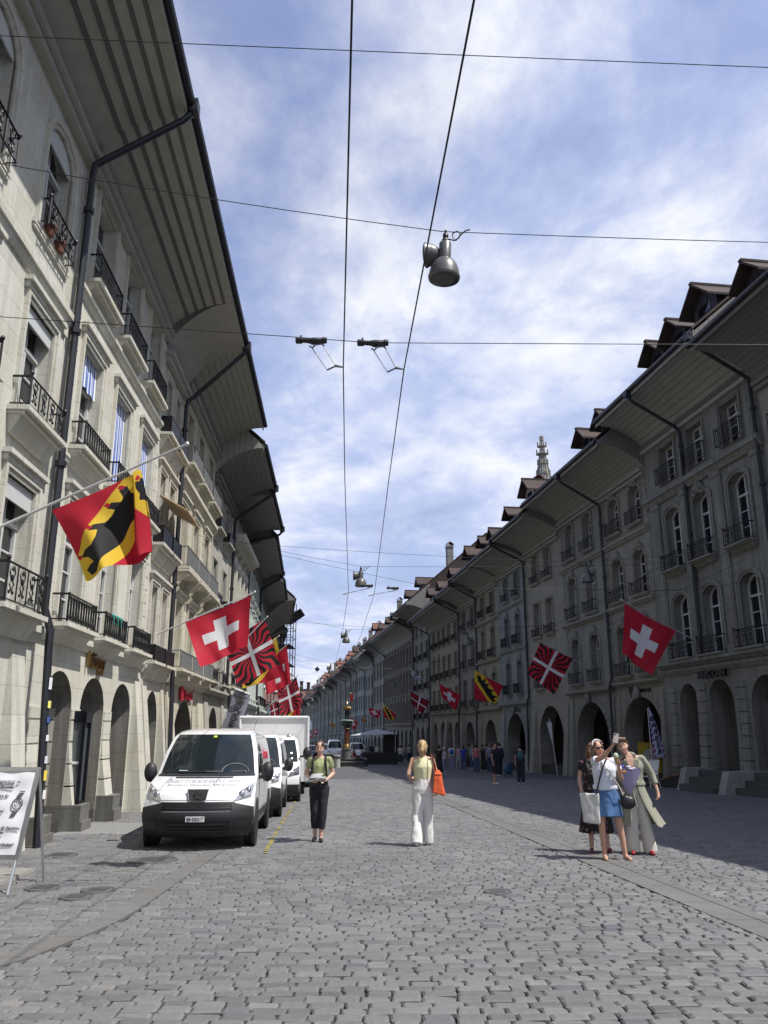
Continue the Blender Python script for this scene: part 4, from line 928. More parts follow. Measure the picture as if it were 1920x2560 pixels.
flag('big red and yellow flag with a black bear, nearest on the sunlit left houses', 'bear', (-2, 1318), (468, 1110), (130, 1275), (408, 1145), (240, 1468), (400, 1345), 12.0, 90, .26, .5, 0.20, 3)
flag('red flag with a white cross in front of the buff house with grey balconies', 'cross', (383, 1590), (637, 1480), (462, 1553), (628, 1487), (512, 1672), (612, 1612), 23.5, 50, .16, .5, 0, 5)
flag('flame patterned flag with a white cross, partly behind the left cross flag', 'flame', (545, 1670), (668, 1542), (560, 1604), (662, 1546), (596, 1718), (699, 1660), 30.0, 40, .06, .1, 0, 6, by=30)
flag('yellow, black and red bear flag mostly hidden behind the left flame flag', 'bear', (590, 1690), (697, 1590), (608, 1655), (690, 1592), (606, 1722), (712, 1690), 36.0, 50, .1, .1, 0, 8)
flag('folded red flag with a white cross just right of the left flame flag', 'cross', (615, 1700), (722, 1608), (655, 1648), (717, 1614), (668, 1738), (727, 1708), 42.0, 30, .1, .3, 0, 9)
flag('black and red flame flag with a white cross above the white box truck', 'flame', (675, 1762), (744, 1688), (692, 1716), (741, 1692), (703, 1792), (757, 1765), 49.0, 40, .08, .2, 0, 10)
flag('small bear flag drooping behind the flame flag above the truck', 'bear', (700, 1770), (752, 1715), (722, 1740), (750, 1720), (712, 1792), (750, 1790), 56.0, 40, .1, .1, 0, 12)
flag('small flame flag low behind the truck roof at the left flags', 'flame', (655, 1780), (690, 1750), (674, 1764), (690, 1752), (678, 1795), (700, 1790), 60.0, 30, .1, .1, 0, 13)
flag('small grey striped flag sticking out under the upper left flags', 'stripes', (662, 1785), (688, 1752), (668, 1775), (686, 1757), (680, 1790), (694, 1778), 64.0, 16, .1, .1, 0, 14)
flag('red flag with a white cross, nearest on the shaded right houses', 'cross', (1748, 1607), (1552, 1499), (1690, 1577), (1561, 1508), (1622, 1690), (1559, 1632), 30.5, 50, .1, -.2, 0, 15, by=31.6)
flag('black and red flame flag with a white cross on the plain olive house', 'flame', (1476, 1671), (1347, 1602), (1433, 1646), (1351, 1606), (1386, 1736), (1316, 1685), 42.0, 50, .07, .1, 0, 16, by=43)
flag('red and yellow flag with a black bear on the yellowish house', 'bear', (1280, 1728), (1181, 1669), (1258, 1714), (1186, 1675), (1241, 1758), (1186, 1748), 57.0, 60, .06, .1, 0, 17, by=59)
flag('red flag with a white cross in front of the five bay house', 'cross', (1162, 1744), (1093, 1704), (1153, 1738), (1097, 1708), (1138, 1777), (1105, 1742), 71.0, 36, .1, .1, 0, 18, by=73)
flag('flame flag with a white cross between the cross flag and the palace front', 'flame', (1084, 1757), (1022, 1724), (1075, 1753), (1026, 1728), (1056, 1786), (1030, 1760), 84.0, 36, .1, .1, 0, 19)
flag('crumpled white flag with blue stripes on the tall grey house', 'stripes', (1062, 1703), (1022, 1668), (1052, 1690), (1026, 1674), (1048, 1700), (1030, 1692), 86.0, 20, .3, .2, 0, 20)
flag('small bear flag in front of the palace front', 'bear', (1000, 1792), (955, 1758), (993, 1785), (958, 1762), (980, 1803), (960, 1792), 102.0, 40, .08, .1, 0, 21)
flag('small pale red cross flag left of the small bear flag on the palace front', 'cross', (955, 1782), (916, 1766), (953, 1777), (920, 1768), (945, 1797), (925, 1785), 112.0, 24, .1, .1, 0, 22)
flag('red cross flag right behind the fountain figure', 'cross', (898, 1808), (874, 1790), (895, 1803), (875, 1793), (888, 1826), (874, 1812), 100.0, 24, .1, .1, 0, 23)
flag('little folded bear flag between the fountain flag and the palace front', 'bear', (932, 1806), (890, 1785), (917, 1800), (905, 1793), (912, 1808), (906, 1803), 120.0, 24, .1, .1, 0, 24)
flag('tiny red and yellow flag left of the fountain column', 'bear', (845, 1815), (822, 1803), (841, 1812), (824, 1805), (836, 1818), (826, 1814), 140.0, 24, .1, .1, 0, 25)
for k, (u, v) in enumerate([(775, 1836), (787, 1828)]):
    flag(['dark red flag lowest at the far end above the walking woman', 'dark red flag beside the lowest far one above the walking woman'][k], 'cross', (u + 14, v + 4), (u - 4, v - 8), (u + 8, v - 2), (u - 3, v - 6), (u + 5, v + 9), (u - 4, v + 5), 150.0 + 6 * k, 16, .1, .1, 0, 26 + k)
# orange banner over the street and grey lettered banner on the left
def banner(label, corners, y, mat, txt=None, sx=1):
    c = [pt(*p, y) for p in corners]; o = c[0]; root = thing('hanging_banner', label, 'banner', o, 0)
    q = MB(); n = 10; V = []; nr = (c[1] - c[0]).cross(c[3] - c[0]).normalized()
    for j in range(n + 1):
        for i in range(n + 1):
            u, v = i / n, j / n; p = c[0] * ((1 - u) * (1 - v)) + c[1] * (u * (1 - v)) + c[2] * (u * v) + c[3] * ((1 - u) * v)
            V.append(tuple(p - o + nr * .03 * math.sin(u * 5 + v * 4)))
    q.add(V, [(j * (n + 1) + i, j * (n + 1) + i + 1, (j + 1) * (n + 1) + i + 1, (j + 1) * (n + 1) + i) for j in range(n) for i in range(n)])
    q.build('cloth', mat, root, True)
    q = MB(); q.tube([tuple(c[0] - o), tuple(c[1] - o)], .03, 6); q.build('rod', M_POLE, root)
    return root, c
root, c = banner('grey banner lettered DAMPFQUEEN hanging aslant above the white van', [(588, 1722), (627, 1737), (592, 1850), (548, 1838)], 29.0, plain('grey banner cloth', (.23, .24, .29), .8, var=.15))
d = (c[0] - c[3]).normalized(); e = (c[1] - c[0]).normalized(); nr = d.cross(e).normalized(); e2 = nr.cross(d)
mtx = Matrix((d, -e2, nr)).transposed() if 0 else Matrix((d, nr.cross(d), nr)).transposed()
tl = lettering('lettering', 'DAMPFQUEEN', .30, M_BLK, root, (0, 0, 0), (0, 0, 0), .004)
mid = (c[0] + c[1] + c[2] + c[3]) / 4 + (c[2] - c[1]) * 0.02
zax = -nr if nr.y > 0 else nr
xax = d; yax = zax.cross(xax)
tl.matrix_local = Matrix.Translation(mid - c[0] + zax * .07 - yax * .12) @ Matrix((xax, yax, zax)).transposed().to_4x4()
q = MB()
for k in range(7): q.tube([tuple(c[0] * .55 + c[1] * .45 - c[0] + (c[3] - c[0]) * (.1 + .02 * k) + zax * .07 - e * (.3 - .04 * k)), tuple(c[0] * .55 + c[1] * .45 - c[0] + (c[3] - c[0]) * (.09 + .025 * k) + zax * .07 + e * (.28 - .05 * k))], .012, 4)
q.build('emblem', M_BLK, root)
banner('narrow orange red banner hanging in front of the far right houses', [(875, 1732), (884, 1736), (881, 1757), (875, 1752)], 95.0, flag_mat('orange'))
banner('pale blue cloth banner left of the fountain column', [(862, 1824), (866, 1828), (858, 1842), (853, 1836)], 110.0, plain('pale blue cloth', (.35, .42, .55), .8))

# ---------------------------------------------------------------- wires and lamps
M_WIRE = plain('wire', (.02, .02, .024), .5, .5)
M_LAMP = plain('grey enamelled lamp', (.115, .115, .11), .36, .2, var=.06)
M_LENS = plain('dark lamp lens', (.03, .03, .035), .15)
def wire(label, pts, r=.008, name='overhead_wire', grp='wires over the street'):
    o = Vector(pts[0]); q = MB(); q.tube([tuple(Vector(p) - o) for p in pts], r, 5)
    ob = q.build(name, M_WIRE); ob.location = o; return tag(ob, label, 'wire', grp)
def sag(a, b, s, n=14): return [a.lerp(b, t) - Vector((0, 0, s * 4 * t * (1 - t))) for t in [i / n for i in range(n + 1)]]
def span(p0, p1, y):    # a cross wire seen through two photo points, carried on to both walls
    a, b = pt(*p0, y), pt(*p1, y); xl, xr = wx(LP, y) + .02, wx(RP, y) - .02
    f = lambda x: a + (b - a) * ((x - a.x) / (b.x - a.x))
    return f(xl), f(xr)
trA = [pt(880, -260, 3.0), pt(880, 0, 4.0), pt(868, 500, 6.0), pt(858, 920, 9.3), pt(862, 1200, 14.8), pt(871, 1480, 26.4), pt(856, 1580, 37), pt(838, 1665, 57), pt(820, 1712, 80)]
trB = [pt(1245, -260, 3.0), pt(1185, 0, 4.0), pt(1090, 500, 6.0), pt(1010, 922, 9.3), pt(972, 1200, 14.8), pt(936, 1482, 26.4), pt(905, 1580, 37), pt(868, 1680, 57), pt(840, 1722, 80)]
wire('left one of the two trolley wires along the street', trA, .0085); wire('right one of the two trolley wires along the street', trB, .0085)
def arm(label, a, b, grp='wire holders on the span wire'):   # holder on the span wire at a, clamp on the trolley wire at b
    root = thing('trolley_wire_holder', label, 'wire holder', a, 0, grp); d = b - a
    q = MB(); q.tube([(-.20, 0, .0), (-.19, 0, 0), (-.12, 0, .0), (-.11, 0, 0), (-.04, 0, -.005), (.03, 0, -.012), (.08, 0, -.012), (.14, 0, 0), (.15, 0, 0), (.20, 0, 0)], [.03, .046, .046, .032, .034, .05, .05, .036, .046, .04], 8); q.tube([(-.13, 0, .03), (-.13, 0, .07)], .012, 6)
    q.box(.0, .16, -.025, .025, -.05, -.0); q.build('insulator', M_BLK, root)
    q = MB(); e = Vector((d.x, d.y, d.z))
    q.tube([(.06, 0, -.05), (.02, 0, -.10), (-.02, 0, -.08)], .014, 5); q.tube([(.06, 0, -.06), (.13, 0, -.05), (.17, -.02, -.09)], .012, 5)
    s1, s2 = Vector((.0, 0, -.09)), Vector((.16, -.02, -.09)); k1, k2 = e - Vector((.20, -.02, .03)), e - Vector((.10, 0, -.03))
    q.tube([tuple(s1), tuple(k1)], .006, 5); q.tube([tuple(s2), tuple(k2)], .006, 5)
    q.tube([tuple(k1), tuple(k1.lerp(e, .5) + Vector((0, 0, .03))), tuple(e)], .012, 5); q.tube([tuple(k2), tuple(e)], .012, 5)
    q.build('link_rods', plain('steel rod', (.32, .32, .34), .35, .8), root)
a, b = span((0, 790), (1200, 859), 9.3); c_ = pt(1920, 862, 10.5)
wire('span wire with two black insulators holding the trolley wires', [a, pt(700, 840, 9.3), pt(930, 857, 9.3), pt(1920, 862, 9.9), pt(3300, 868, 10.5)], .0055)
arm('left black wire holder nearest on the span wire', pt(778, 851, 9.3), pt(857, 918, 9.3)); arm('right black wire holder nearest on the span wire', pt(932, 857, 9.3), pt(1008, 923, 9.3))
a, b = span((0, 83), (1920, 155), 4.65); wire('thin span wire highest across the picture', sag(a, b, .05), .0032)
a, b = span((700, 1456), (1920, 1478), 26.4); wire('far span wire holding the trolley wires behind the second lamp', sag(pt(480, 1335, 26.4), pt(1090, 1470, 26.4), .05)[:-1] + [pt(1090, 1470, 26.4), pt(1700, 1476, 27), pt(1860, 1400, 27)], .006)
arm('left wire holder on the far span wire below the second lamp', pt(918, 1464, 26.4), pt(871, 1485, 26.4)); arm('right wire holder on the far span wire below the second lamp', pt(982, 1470, 26.4), pt(936, 1488, 26.4))
for k, (ua, va, ub, vb) in enumerate([(1380, 1568, 1920, 1250), (1500, 1575, 1920, 1310), (1560, 1480, 1920, 1445)]):
    wire(['upper slanting wire across the pilastered right house', 'lower slanting wire across the pilastered right house', 'nearly level wire across the pilastered right house'][k], sag(pt(ua, va, 27), pt(ub, vb, 22), .1), .006)
wire('long thin tie wire rising to the right across the far fronts', sag(pt(1080, 1655, 33), pt(1560, 1520, 29), .15), .005)
def make_lamp():
    root = thing('street_lamp', '', 'street lamp', (0, 0, 0), 0, 'bell lamps hung on wires over the street')
    q = MB(); q.lathe([(0, .0), (.20, -.005), (.225, 0), (.232, .02), (.232, .045), (.222, .055), (.215, .13), (.19, .21), (.15, .275), (.105, .315), (.09, .325), (.09, .58), (.075, .60), (0, .60)], 24)
    q.build('bell_shade', M_LAMP, root, True)
    q = MB(); q.lathe([(0, -.012), (.15, -.012), (.205, -.006), (.205, -.001), (0, -.001)], 24); q.build('lens', M_LENS, root)
    q = MB(); q.lathe([(0, -.30), (.17, -.30), (.185, -.29), (.185, -.27), (.175, -.26), (.15, -.17), (.10, -.10), (.06, -.08), (0, -.08)], 20, (0.0, 0, .42), axis='x'); q.build('side_horn', M_LAMP, root, True)
    q = MB(); q.lathe([(0, .60), (.05, .60), (.055, .64), (.03, .68), (.045, .70), (.04, .74), (.02, .76), (.02, .80), (0, .80)], 10)
    q.tube([(.02 + .1 * 0, 0, .66), (.14, 0, .62), (.2, 0, .66), (.22, 0, .73), (.17, 0, .77), (.11, 0, .75), (.1, 0, .69), (.16, 0, .62), (.22, 0, .7), (.30, 0, .77), (.36, 0, .775)], .01, 6); q.build('hanger', M_BLK, root, True)
    return root
lamp0 = make_lamp()
def copy_tree(o, parent=None):
    c = o.copy(); C.objects.link(c); c.parent = parent
    for ch in list(o.children): copy_tree(ch, c)
    return c
def at_lamp(u, v, w): # bottom rim centre from photo point and bell width in px
    qd = .464 * 2000 / w; b = (1280 - v) / 2000; return Vector(((u - 960) / 2000 * qd, qd * (cP - sP * b), 1.6 + qd * (sP + cP * b)))
spots = [(1110, 698, 80, 1, 0, 'grey bell street lamp hanging nearest over the street'), (902, 1466, 30, 1, 0, 'second bell street lamp along the street, above the far span wire'), (865, 1607, 20, 1, 0, 'third bell street lamp along the street beside the far trolley wires'), (826, 1683, 14.5, 1, 0, 'fourth bell street lamp, beside the dark diamond sign'),
    (1468, 1456, 30, 1, PI, 'bell street lamp in front of the right house with scrolled masks'), (1169, 1613, 19, 1, PI, 'bell street lamp in front of the yellowish right house'), (1040, 1690, 13, 1, PI, 'bell street lamp beside the crumpled striped flag'), (984, 1718, 11, 1, PI, 'bell street lamp above the small bear flag'),
    (808, 1724, 10, 1, 0, 'pale bell lamp just under the far roof gables'), (781, 1753, 7.5, 1, 0, 'far pale bell lamp, upper one right of the flags'), (771, 1765, 6.5, 1, 0, 'far pale bell lamp, lower one right of the flags'), (753, 1779, 5, 1, 0, 'farthest pale bell lamp right of the flags'), (845, 1788, 6, 1, PI, 'far pale bell lamp left of the fountain figure'), (824, 1792, 5, 1, PI, 'farthest pale bell lamp left of the fountain figure')]
for k, (u, v, w, s_, rz, lb) in enumerate(spots):
    p = at_lamp(u, v, w); l = lamp0 if k == 0 else copy_tree(lamp0)
    l.location = p; l['label'] = lb; l.rotation_euler = (0, 0, rz); top = p + Vector((0, 0, .79))
    if k == 0: l.rotation_euler = (0, R(3), R(-14))
    if k < 4:
        L_, R_ = Vector((wx(LP, p.y), p.y, top.z + 1.2 + .1 * k)), Vector((wx(RP, p.y + 1), p.y + 1, top.z + .35))
        wire('span wire carrying %s' % ['the nearest bell lamp', 'the second bell lamp', 'the third bell lamp', 'the fourth bell lamp'][k], sag(L_, top, .05, 6) + sag(top, R_, .08, 8)[1:], .0065)
    elif k < 8:
        L_, R_ = Vector((wx(LP, p.y), p.y, top.z + .9)), Vector((wx(RP, p.y), p.y, top.z + .5))
        wire('span wire carrying the right-hand lamp %s' % ['over the scrolled mask house', 'over the yellowish house', 'by the striped flag', 'over the palace front'][k - 4], sag(L_, top, .1, 6) + sag(top, R_, .05, 6)[1:], .0065)
# dark diamond board hung from a far wire
p = pt(793, 1673, 60); root = thing('hanging_sign', 'small dark blue diamond board hung from a far wire', 'sign', p)
q = MB(); q.poly([(-.2, 0, 0), (0, 0, -.2), (.2, 0, 0), (0, 0, .2)], (0, .03, 0)); q.build('board', plain('navy board', (.01, .012, .05), .4), root)
q = MB(); q.tube([(0, .015, .2), (0, .015, .26)], .01, 5); q.build('hook', M_BLK, root)
wire('far wire carrying the dark diamond board', [pt(640, 1628, 62), pt(793, 1664, 60), pt(980, 1672, 62)], .008)

# ---------------------------------------------------------------- far end of the street, spire, scaffolding, hill
def gable_house(name, label, x0, x1, y, zw, zr, wall, roofm, chim=()):
    g = gz(y); root = thing(name, label, 'house', (x0, y, g)); w = x1 - x0; Z = lambda z: z - g
    q = MB(); q.box(0, w, 0, 12, -1, Z(zw)); wl_ = q.build('wall', wall, root)
    q = MB(); q.add([(-.6, -.8, Z(zw) - .3), (w + .6, -.8, Z(zw) - .3), (w + .6, 6, Z(zr)), (-.6, 6, Z(zr)), (-.6, 12.8, Z(zw) - .3), (w + .6, 12.8, Z(zw) - .3)], [(0, 1, 2, 3), (3, 2, 5, 4), (0, 3, 4), (1, 5, 2), (0, 4, 5, 1)]); rf = q.build('roof', roofm, root)
    f = MB(); f.box(0, 1.2, -.05, -.01, 0, 2.2); fm = f.mesh('window', M_GLASS[0])
    for i in range(int(w / 2.4)):
        for j in range(3): link('window', fm, root, (.8 + i * 2.4, 0, 4.6 + j * 3.4))
    for cx, ch in chim:
        q = MB(); q.box(cx - .6, cx + .6, 4.5, 5.5, Z(zr) - 2, Z(zr) + ch); q.box(cx - .75, cx + .75, 4.35, 5.65, Z(zr) + ch, Z(zr) + ch + .3); q.build('chimney', M_TILE, rf)
    q = MB(); q.box(w * .4, w * .4 + 2.4, .2, 4, Z(zw) + .8, Z(zw) + 2.8); q.poly([(w * .4 - .3, 0, Z(zw) + 2.8), (w * .4 + 2.7, 0, Z(zw) + 2.8), (w * .4 + 1.2, 0, Z(zw) + 4)], (0, 5, 0)); q.build('dormer', M_SLATE, rf)
MB_ROOF = tiles('brown roof tiles', (.20, .105, .08), (.15, .085, .07))
gable_house('gabled_house', 'brown roofed house closing the far end of the street', -40, -24.5, 313, 11.6, 16.6, SHD[6], MB_ROOF, [(7.9, 2.6), (10.6, 2.2), (13, .8)])
gable_house('gabled_house', 'lower red roofed house right of the far end roof', -24, -16, 318, 9.5, 13.8, SHD[5], M_TILER, [(3, 1.2)])
gable_house('gabled_house', 'dark house at the far end behind the left flags', -60, -41, 311, 11, 15.5, SHD[2], MB_ROOF, [(4, 1.4)])
q = MB(); n = 40; rr = random.Random(4)
for i in range(n): pass
V = []; 
for j in range(5):
    for i in range(n + 1):
        x = -900 + 1800 * i / n; V.append((x, 1500 + j * 60, -40 if j in (0, 4) else (58 + 10 * math.sin(i * .7) + 6 * math.sin(i * 1.9 + j)) * (1 if j == 2 else .6)))
q.add(V, [(j * (n + 1) + i, j * (n + 1) + i + 1, (j + 1) * (n + 1) + i + 1, (j + 1) * (n + 1) + i) for j in range(4) for i in range(n)])
kind(q.build('hills', plain('far wooded hill', (.05, .075, .10), .9, var=.3, vscale=.05)))  # blue of distant haze put into the hill's base colour
def spire():
    y = 250; g = gz(y); base = pt(1360, 1215, y); tip = pt(1360, 1093, y)
    root = thing('church_spire', 'pale openwork stone church spire rising behind the right roofs', 'church tower', (base.x, y, g)); st = stone('minster stone', (.30, .29, .26), .7)
    zb, zt = base.z - g, tip.z - g; H_ = zt - zb; q = MB(); q.box(-6, 6, -6, 6, -2, zb - 16); q.lathe([(6.4, zb - 16), (6.6, zb - 15), (4.2, zb - 14.8), (3.1, zb - 1)], 8); q.build('tower', st, root)
    q = MB(); q.lathe([(3.0, zb - 1), (2.1, zb + H_ * .22), (1.45, zb + H_ * .42), (.9, zb + H_ * .62), (.5, zb + H_ * .8), (.22, zb + H_ * .93), (.14, zb + H_ * .97), (.38, zb + H_ * .975), (.12, zb + H_ * .985), (.06, zt)], 8); q.build('spire', st, root)
    q = MB()
    for f, r in ((.02, 3.2), (.22, 2.3), (.44, 1.75), (.64, 1.9), (.80, 1.45), (.93, .5)):
        z = zb + H_ * f; q.lathe([(r * .7, z - .25), (r, z), (r, z + .3), (r * .6, z + .5)], 8)
        for k in range(8): a = 2 * PI * k / 8 + .2; q.lathe([(.28, z), (.2, z + 1.0), (.3, z + 1.1), (0, z + 1.8)], 5, (r * math.cos(a), r * math.sin(a), 0))
    q.build('pinnacles', st, root)
    q = MB()
    for k in range(8):
        a = 2 * PI * k / 8 + .39
        for f0, f1, r0, r1 in ((.03, .2, 2.85, 2.2), (.25, .41, 1.95, 1.5), (.46, .6, 1.35, .95)):
            q.tube([(r0 * math.cos(a), r0 * math.sin(a), zb + H_ * f0), (r1 * math.cos(a), r1 * math.sin(a), zb + H_ * f1)], .3, 4)
    q.build('openwork', stone('minster shadow stone', (.22, .22, .2), .6), root)
spire()
# scaffolding on the left beyond the bellied soffit
p0 = pt(705, 1560, 86); root = thing('scaffolding', 'tall tube scaffolding tower against the left houses', 'scaffolding', (wx(LP, 86), 86, gz(86))); q = MB(); zt = pt(735, 1530, 86).z - gz(86); x1 = pt(727, 1560, 86).x - wx(LP, 86)
for yy in (0, 2.5, 5):
    for xx in (.4, x1 - 1.0, x1): q.tube([(xx, yy, 0), (xx, yy, zt + (1.6 if xx == x1 else 0))], .05, 5)
for k in range(int(zt / 1.0)):
    for yy in (0, 2.5, 5): q.tube([(.4, yy, k + 1), (x1, yy, k + 1)], .035, 4)
    q.tube([(x1, 0, k + 1), (x1, 5, k + 1)], .035, 4)
q.tube([(x1, 0, zt), (x1 + 1.2, 0, zt + .2)], .05, 5); q.build('frame', M_PIPE, root)
for k in range(1, int(zt / 2)): q = MB(); q.box(.4, x1, 0, 5, 2 * k - .04, 2 * k + .02); q.build('plank_deck', M_SLATE, root)
q = MB(); q.hexa([(x1 - .6, -.2, zt - .8), (x1 + 1.0, -.2, zt + .3), (x1 + 1.0, 5, zt + .3), (x1 - .6, 5, zt - .8)], [(x1 - .6, -.2, zt - .72), (x1 + 1.0, -.2, zt + .38), (x1 + 1.0, 5, zt + .38), (x1 - .6, 5, zt - .72)]); q.build('top_platform', M_SLATE, root)

# small things on the left balconies
h = HOUSES['L1']
for k, (y_, lb) in enumerate(((12.45, 'terracotta flower pot behind the top railing of the left edge house, nearer the street end'), (12.95, 'second terracotta flower pot beside the drainpipe on the top left balcony'))):
    M_ = h.root.matrix_basis; p = Matrix.Translation(h.root.location) @ Matrix.Rotation(h.root.rotation_euler[2], 4, 'Z') @ Vector((h.X(y_), -.09, h.Z(10.06)))
    r_ = thing('flower_pot', lb, 'flower pot', p, 0, 'flower pots on the top left balcony'); q = MB(); q.lathe([(0, 0), (.07, 0), (.095, .17), (.11, .17), (.11, .21), (.09, .21), (.085, .18), (0, .18)], 14); q.build('pot', plain('terracotta', (.15, .055, .035), .8), r_, True)
    q = MB(); rr = random.Random(k)
    for i in range(26):
        a, l, t = rr.uniform(0, 6.3), rr.uniform(.1, .26), rr.uniform(.02, .12); d = Vector((math.cos(a) * t, math.sin(a) * t, l)); b = Vector((math.cos(a) * .02, math.sin(a) * .02, .18)); s2 = Vector((-math.sin(a), math.cos(a), 0)) * .022
        q.add([b, b + d * .6 + s2, b + d, b + d * .6 - s2], [(0, 1, 2, 3)])
    q.build('leaves', plain('pot leaves', (.04, .09, .03), .7), r_)
h = HOUSES['L3']; q = MB(); a, b = h.X(22.5), h.X(24.8)
q.hexa([(a, -.9, h.Z(7.75)), (b, -.9, h.Z(7.75)), (b, -.02, h.Z(8.25)), (a, -.02, h.Z(8.25))], [(a, -.9, h.Z(7.78)), (b, -.9, h.Z(7.78)), (b, -.02, h.Z(8.28)), (a, -.02, h.Z(8.28))])
nt = NT('striped awning'); sp = nt.node('ShaderNodeSeparateXYZ'); nt.l.new(nt.coord(), sp.inputs[0]); nt.base(nt.mix(nt.math('GREATER_THAN', nt.math('FRACT', nt.math('MULTIPLY', sp.outputs[0], 6.0)), .5), (.55, .42, .25), (.30, .17, .08))); nt.rough(.8); q.build('awning', nt.m, h.root)
h = HOUSES['L2']
for dx in (-.35, .0, .3):
    q = MB(); x = h.X(18.2) + dx
    for sg in (-1, 1): q.ell((x + sg * .05, -.32, h.Z(4.04)), .06, .025, .035, 8, 5)
    q.tube([(x, -.32, h.Z(4.04)), (x + .03, -.33, h.Z(3.85))], .012, 5); q.build('turquoise_bow', plain('turquoise ribbon', (.02, .30, .24), .5), h.root, True)
# dark vent stacks peeping over the left gutter
for k, (y_, hh) in enumerate(((12.2, 1.3), (13.75, .8))):
    h = HOUSES['L1']; q = MB(); x = h.X(y_); z = h.Z(14.35) + 1.0; q.box(x - .18, x + .18, -1.35, -1.0, z - .8, z + hh); q.box(x - .22, x + .22, -1.39, -.96, z + hh + .001, z + hh + .06); q.build('vent_stack', M_PIPE, h.root)

# ---------------------------------------------------------------- vehicles
def carpaint(name, col):
    a = NT(name); a.base(col); a.b.inputs['Roughness'].default_value = .28; a.b.inputs['Coat Weight'].default_value = .7; a.b.inputs['Coat Roughness'].default_value = .06
    n = a.noise(a.coord(), 3.0, 5); a.rough(a.math('ADD', a.math('MULTIPLY', n, .2), .22)); return a.m
M_VWHITE = carpaint('white van paint', (.72, .73, .74)); M_VBLACK = plain('black bumper plastic', (.018, .018, .021), .5)
M_TYRE = plain('tyre rubber', (.014, .014, .014), .85); M_RIM = plain('steel rim', (.3, .3, .3), .35, .7); M_CHROME = plain('chrome', (.65, .65, .66), .15, 1.0)
M_VGLASS = glass('windscreen glass', (.012, .017, .020), .03); M_HEAD = plain('headlamp lens', (.42, .43, .44), .08, .55, coat=1)
M_NAVY = plain('dark car paint', (.015, .016, .02), .3, .2, coat=.6)
def lerp_tab(t, z):
    if z <= t[0][0]: return t[0][1]
    for (a, b), (c, d) in zip(t, t[1:]):
        if z <= c: return b + (d - b) * (z - a) / (c - a)
    return t[-1][1]
class Body:
    def __init__(s, Ft, Wt, length, plan=.30, pw=2.6): s.F, s.W, s.L, s.plan, s.pw = Ft, Wt, length, plan, pw
    def P(s, u, z, off=0.0):
        x = u * lerp_tab(s.W, z); y = lerp_tab(s.F, z) + s.plan * abs(u) ** s.pw
        if off:
            e = .02; a = Vector((1, s.plan * s.pw * abs(u) ** (s.pw - 1) * (1 if u > 0 else -1) / lerp_tab(s.W, z), 0))
            b = Vector((0, lerp_tab(s.F, z + e) - lerp_tab(s.F, z - e), 2 * e)); n = a.cross(b).normalized()
            if n.y > 0: n = -n
            return (x + n.x * off, y + n.y * off, z + n.z * off)
        return (x, y, z)
    def patch(s, q, pts, off=.006, n=10, m=8, mi=0):   # quad in (u, z): bottom-left, bottom-right, top-right, top-left
        (a, b, c, d) = pts; V = []
        for j in range(m + 1):
            for i in range(n + 1):
                t, w = i / n, j / m
                u = (a[0] * (1 - t) + b[0] * t) * (1 - w) + (d[0] * (1 - t) + c[0] * t) * w
                z = (a[1] * (1 - t) + b[1] * t) * (1 - w) + (d[1] * (1 - t) + c[1] * t) * w
                V.append(s.P(u, z, off))
        q.add(V, [(j * (n + 1) + i, j * (n + 1) + i + 1, (j + 1) * (n + 1) + i + 1, (j + 1) * (n + 1) + i) for j in range(m) for i in range(n)], mi)
    def shell(s, q, zs, nf=20, mi=0, top=True):
        rings = []
        for z in zs:
            r = [s.P(-1 + 2 * i / nf, z) for i in range(nf + 1)]; w = lerp_tab(s.W, z); y0 = r[-1][1]
            for k in range(1, 7): r.append((w, y0 + (s.L - y0) * k / 6, z))
            for k in range(1, 4): r.append((w - 2 * w * k / 4, s.L, z))
            for k in range(6, 0, -1): r.append((-w, y0 + (s.L - y0) * k / 6, z))
            rings.append(r)
        q.loft(rings, mi, True, top)
    def side(s, q, sgn, y0, y1, z0, z1, off=.008, slant=0.0, mi=0):
        V = []
        for j in range(5):
            z = z0 + (z1 - z0) * j / 4; w = lerp_tab(s.W, z) + off
            for i in range(5): V.append((sgn * w, y0 + slant * j / 4 + (y1 - y0 - slant * j / 4) * i / 4, z))
        q.add(V, [(j * 5 + i, j * 5 + i + 1, (j + 1) * 5 + i + 1, (j + 1) * 5 + i) for j in range(4) for i in range(4)], mi)
def wheel(parent, x, y, r=.34, w=.21, face=1):
    q = MB(); q.lathe([(r * .62, -w / 2), (r * .93, -w / 2), (r, -w / 3), (r, w / 3), (r * .93, w / 2), (r * .62, w / 2)], 28, axis='x'); t = q.build('wheel', M_TYRE, parent, True); t.location = (x, y, r)
    q = MB(); q.lathe([(0, -.06), (r * .63, -.07), (r * .63, .07), (r * .5, .05), (r * .45, .0), (r * .2, .03), (0, .04)], 20, axis='x', sx=1); q.build('rim', M_RIM, t, True).rotation_euler = (0, 0, 0 if face > 0 else PI)
VF = [(.2, .20), (.28, .08), (.4, .02), (.52, .0), (.62, .02), (.72, .06), (.82, .11), (.9, .18), (.97, .31), (1.04, .55), (1.10, .80), (1.14, .95), (1.3, 1.10), (1.5, 1.30), (1.7, 1.52), (1.8, 1.68), (1.86, 1.88), (1.90, 2.2), (1.93, 2.7), (1.94, 3.1)]
VW = [(.2, .84), (.3, .91), (.5, .945), (.9, .95), (1.1, .93), (1.3, .90), (1.5, .865), (1.7, .81), (1.8, .765), (1.86, .71), (1.90, .63), (1.93, .5), (1.94, .40)]
VZ = [.2, .28, .4, .52, .62, .72, .82, .9, .97, 1.04, 1.10, 1.14, 1.2, 1.3, 1.4, 1.5, 1.6, 1.7, 1.76, 1.8, 1.83, 1.86, 1.88, 1.90, 1.915, 1.93, 1.94]
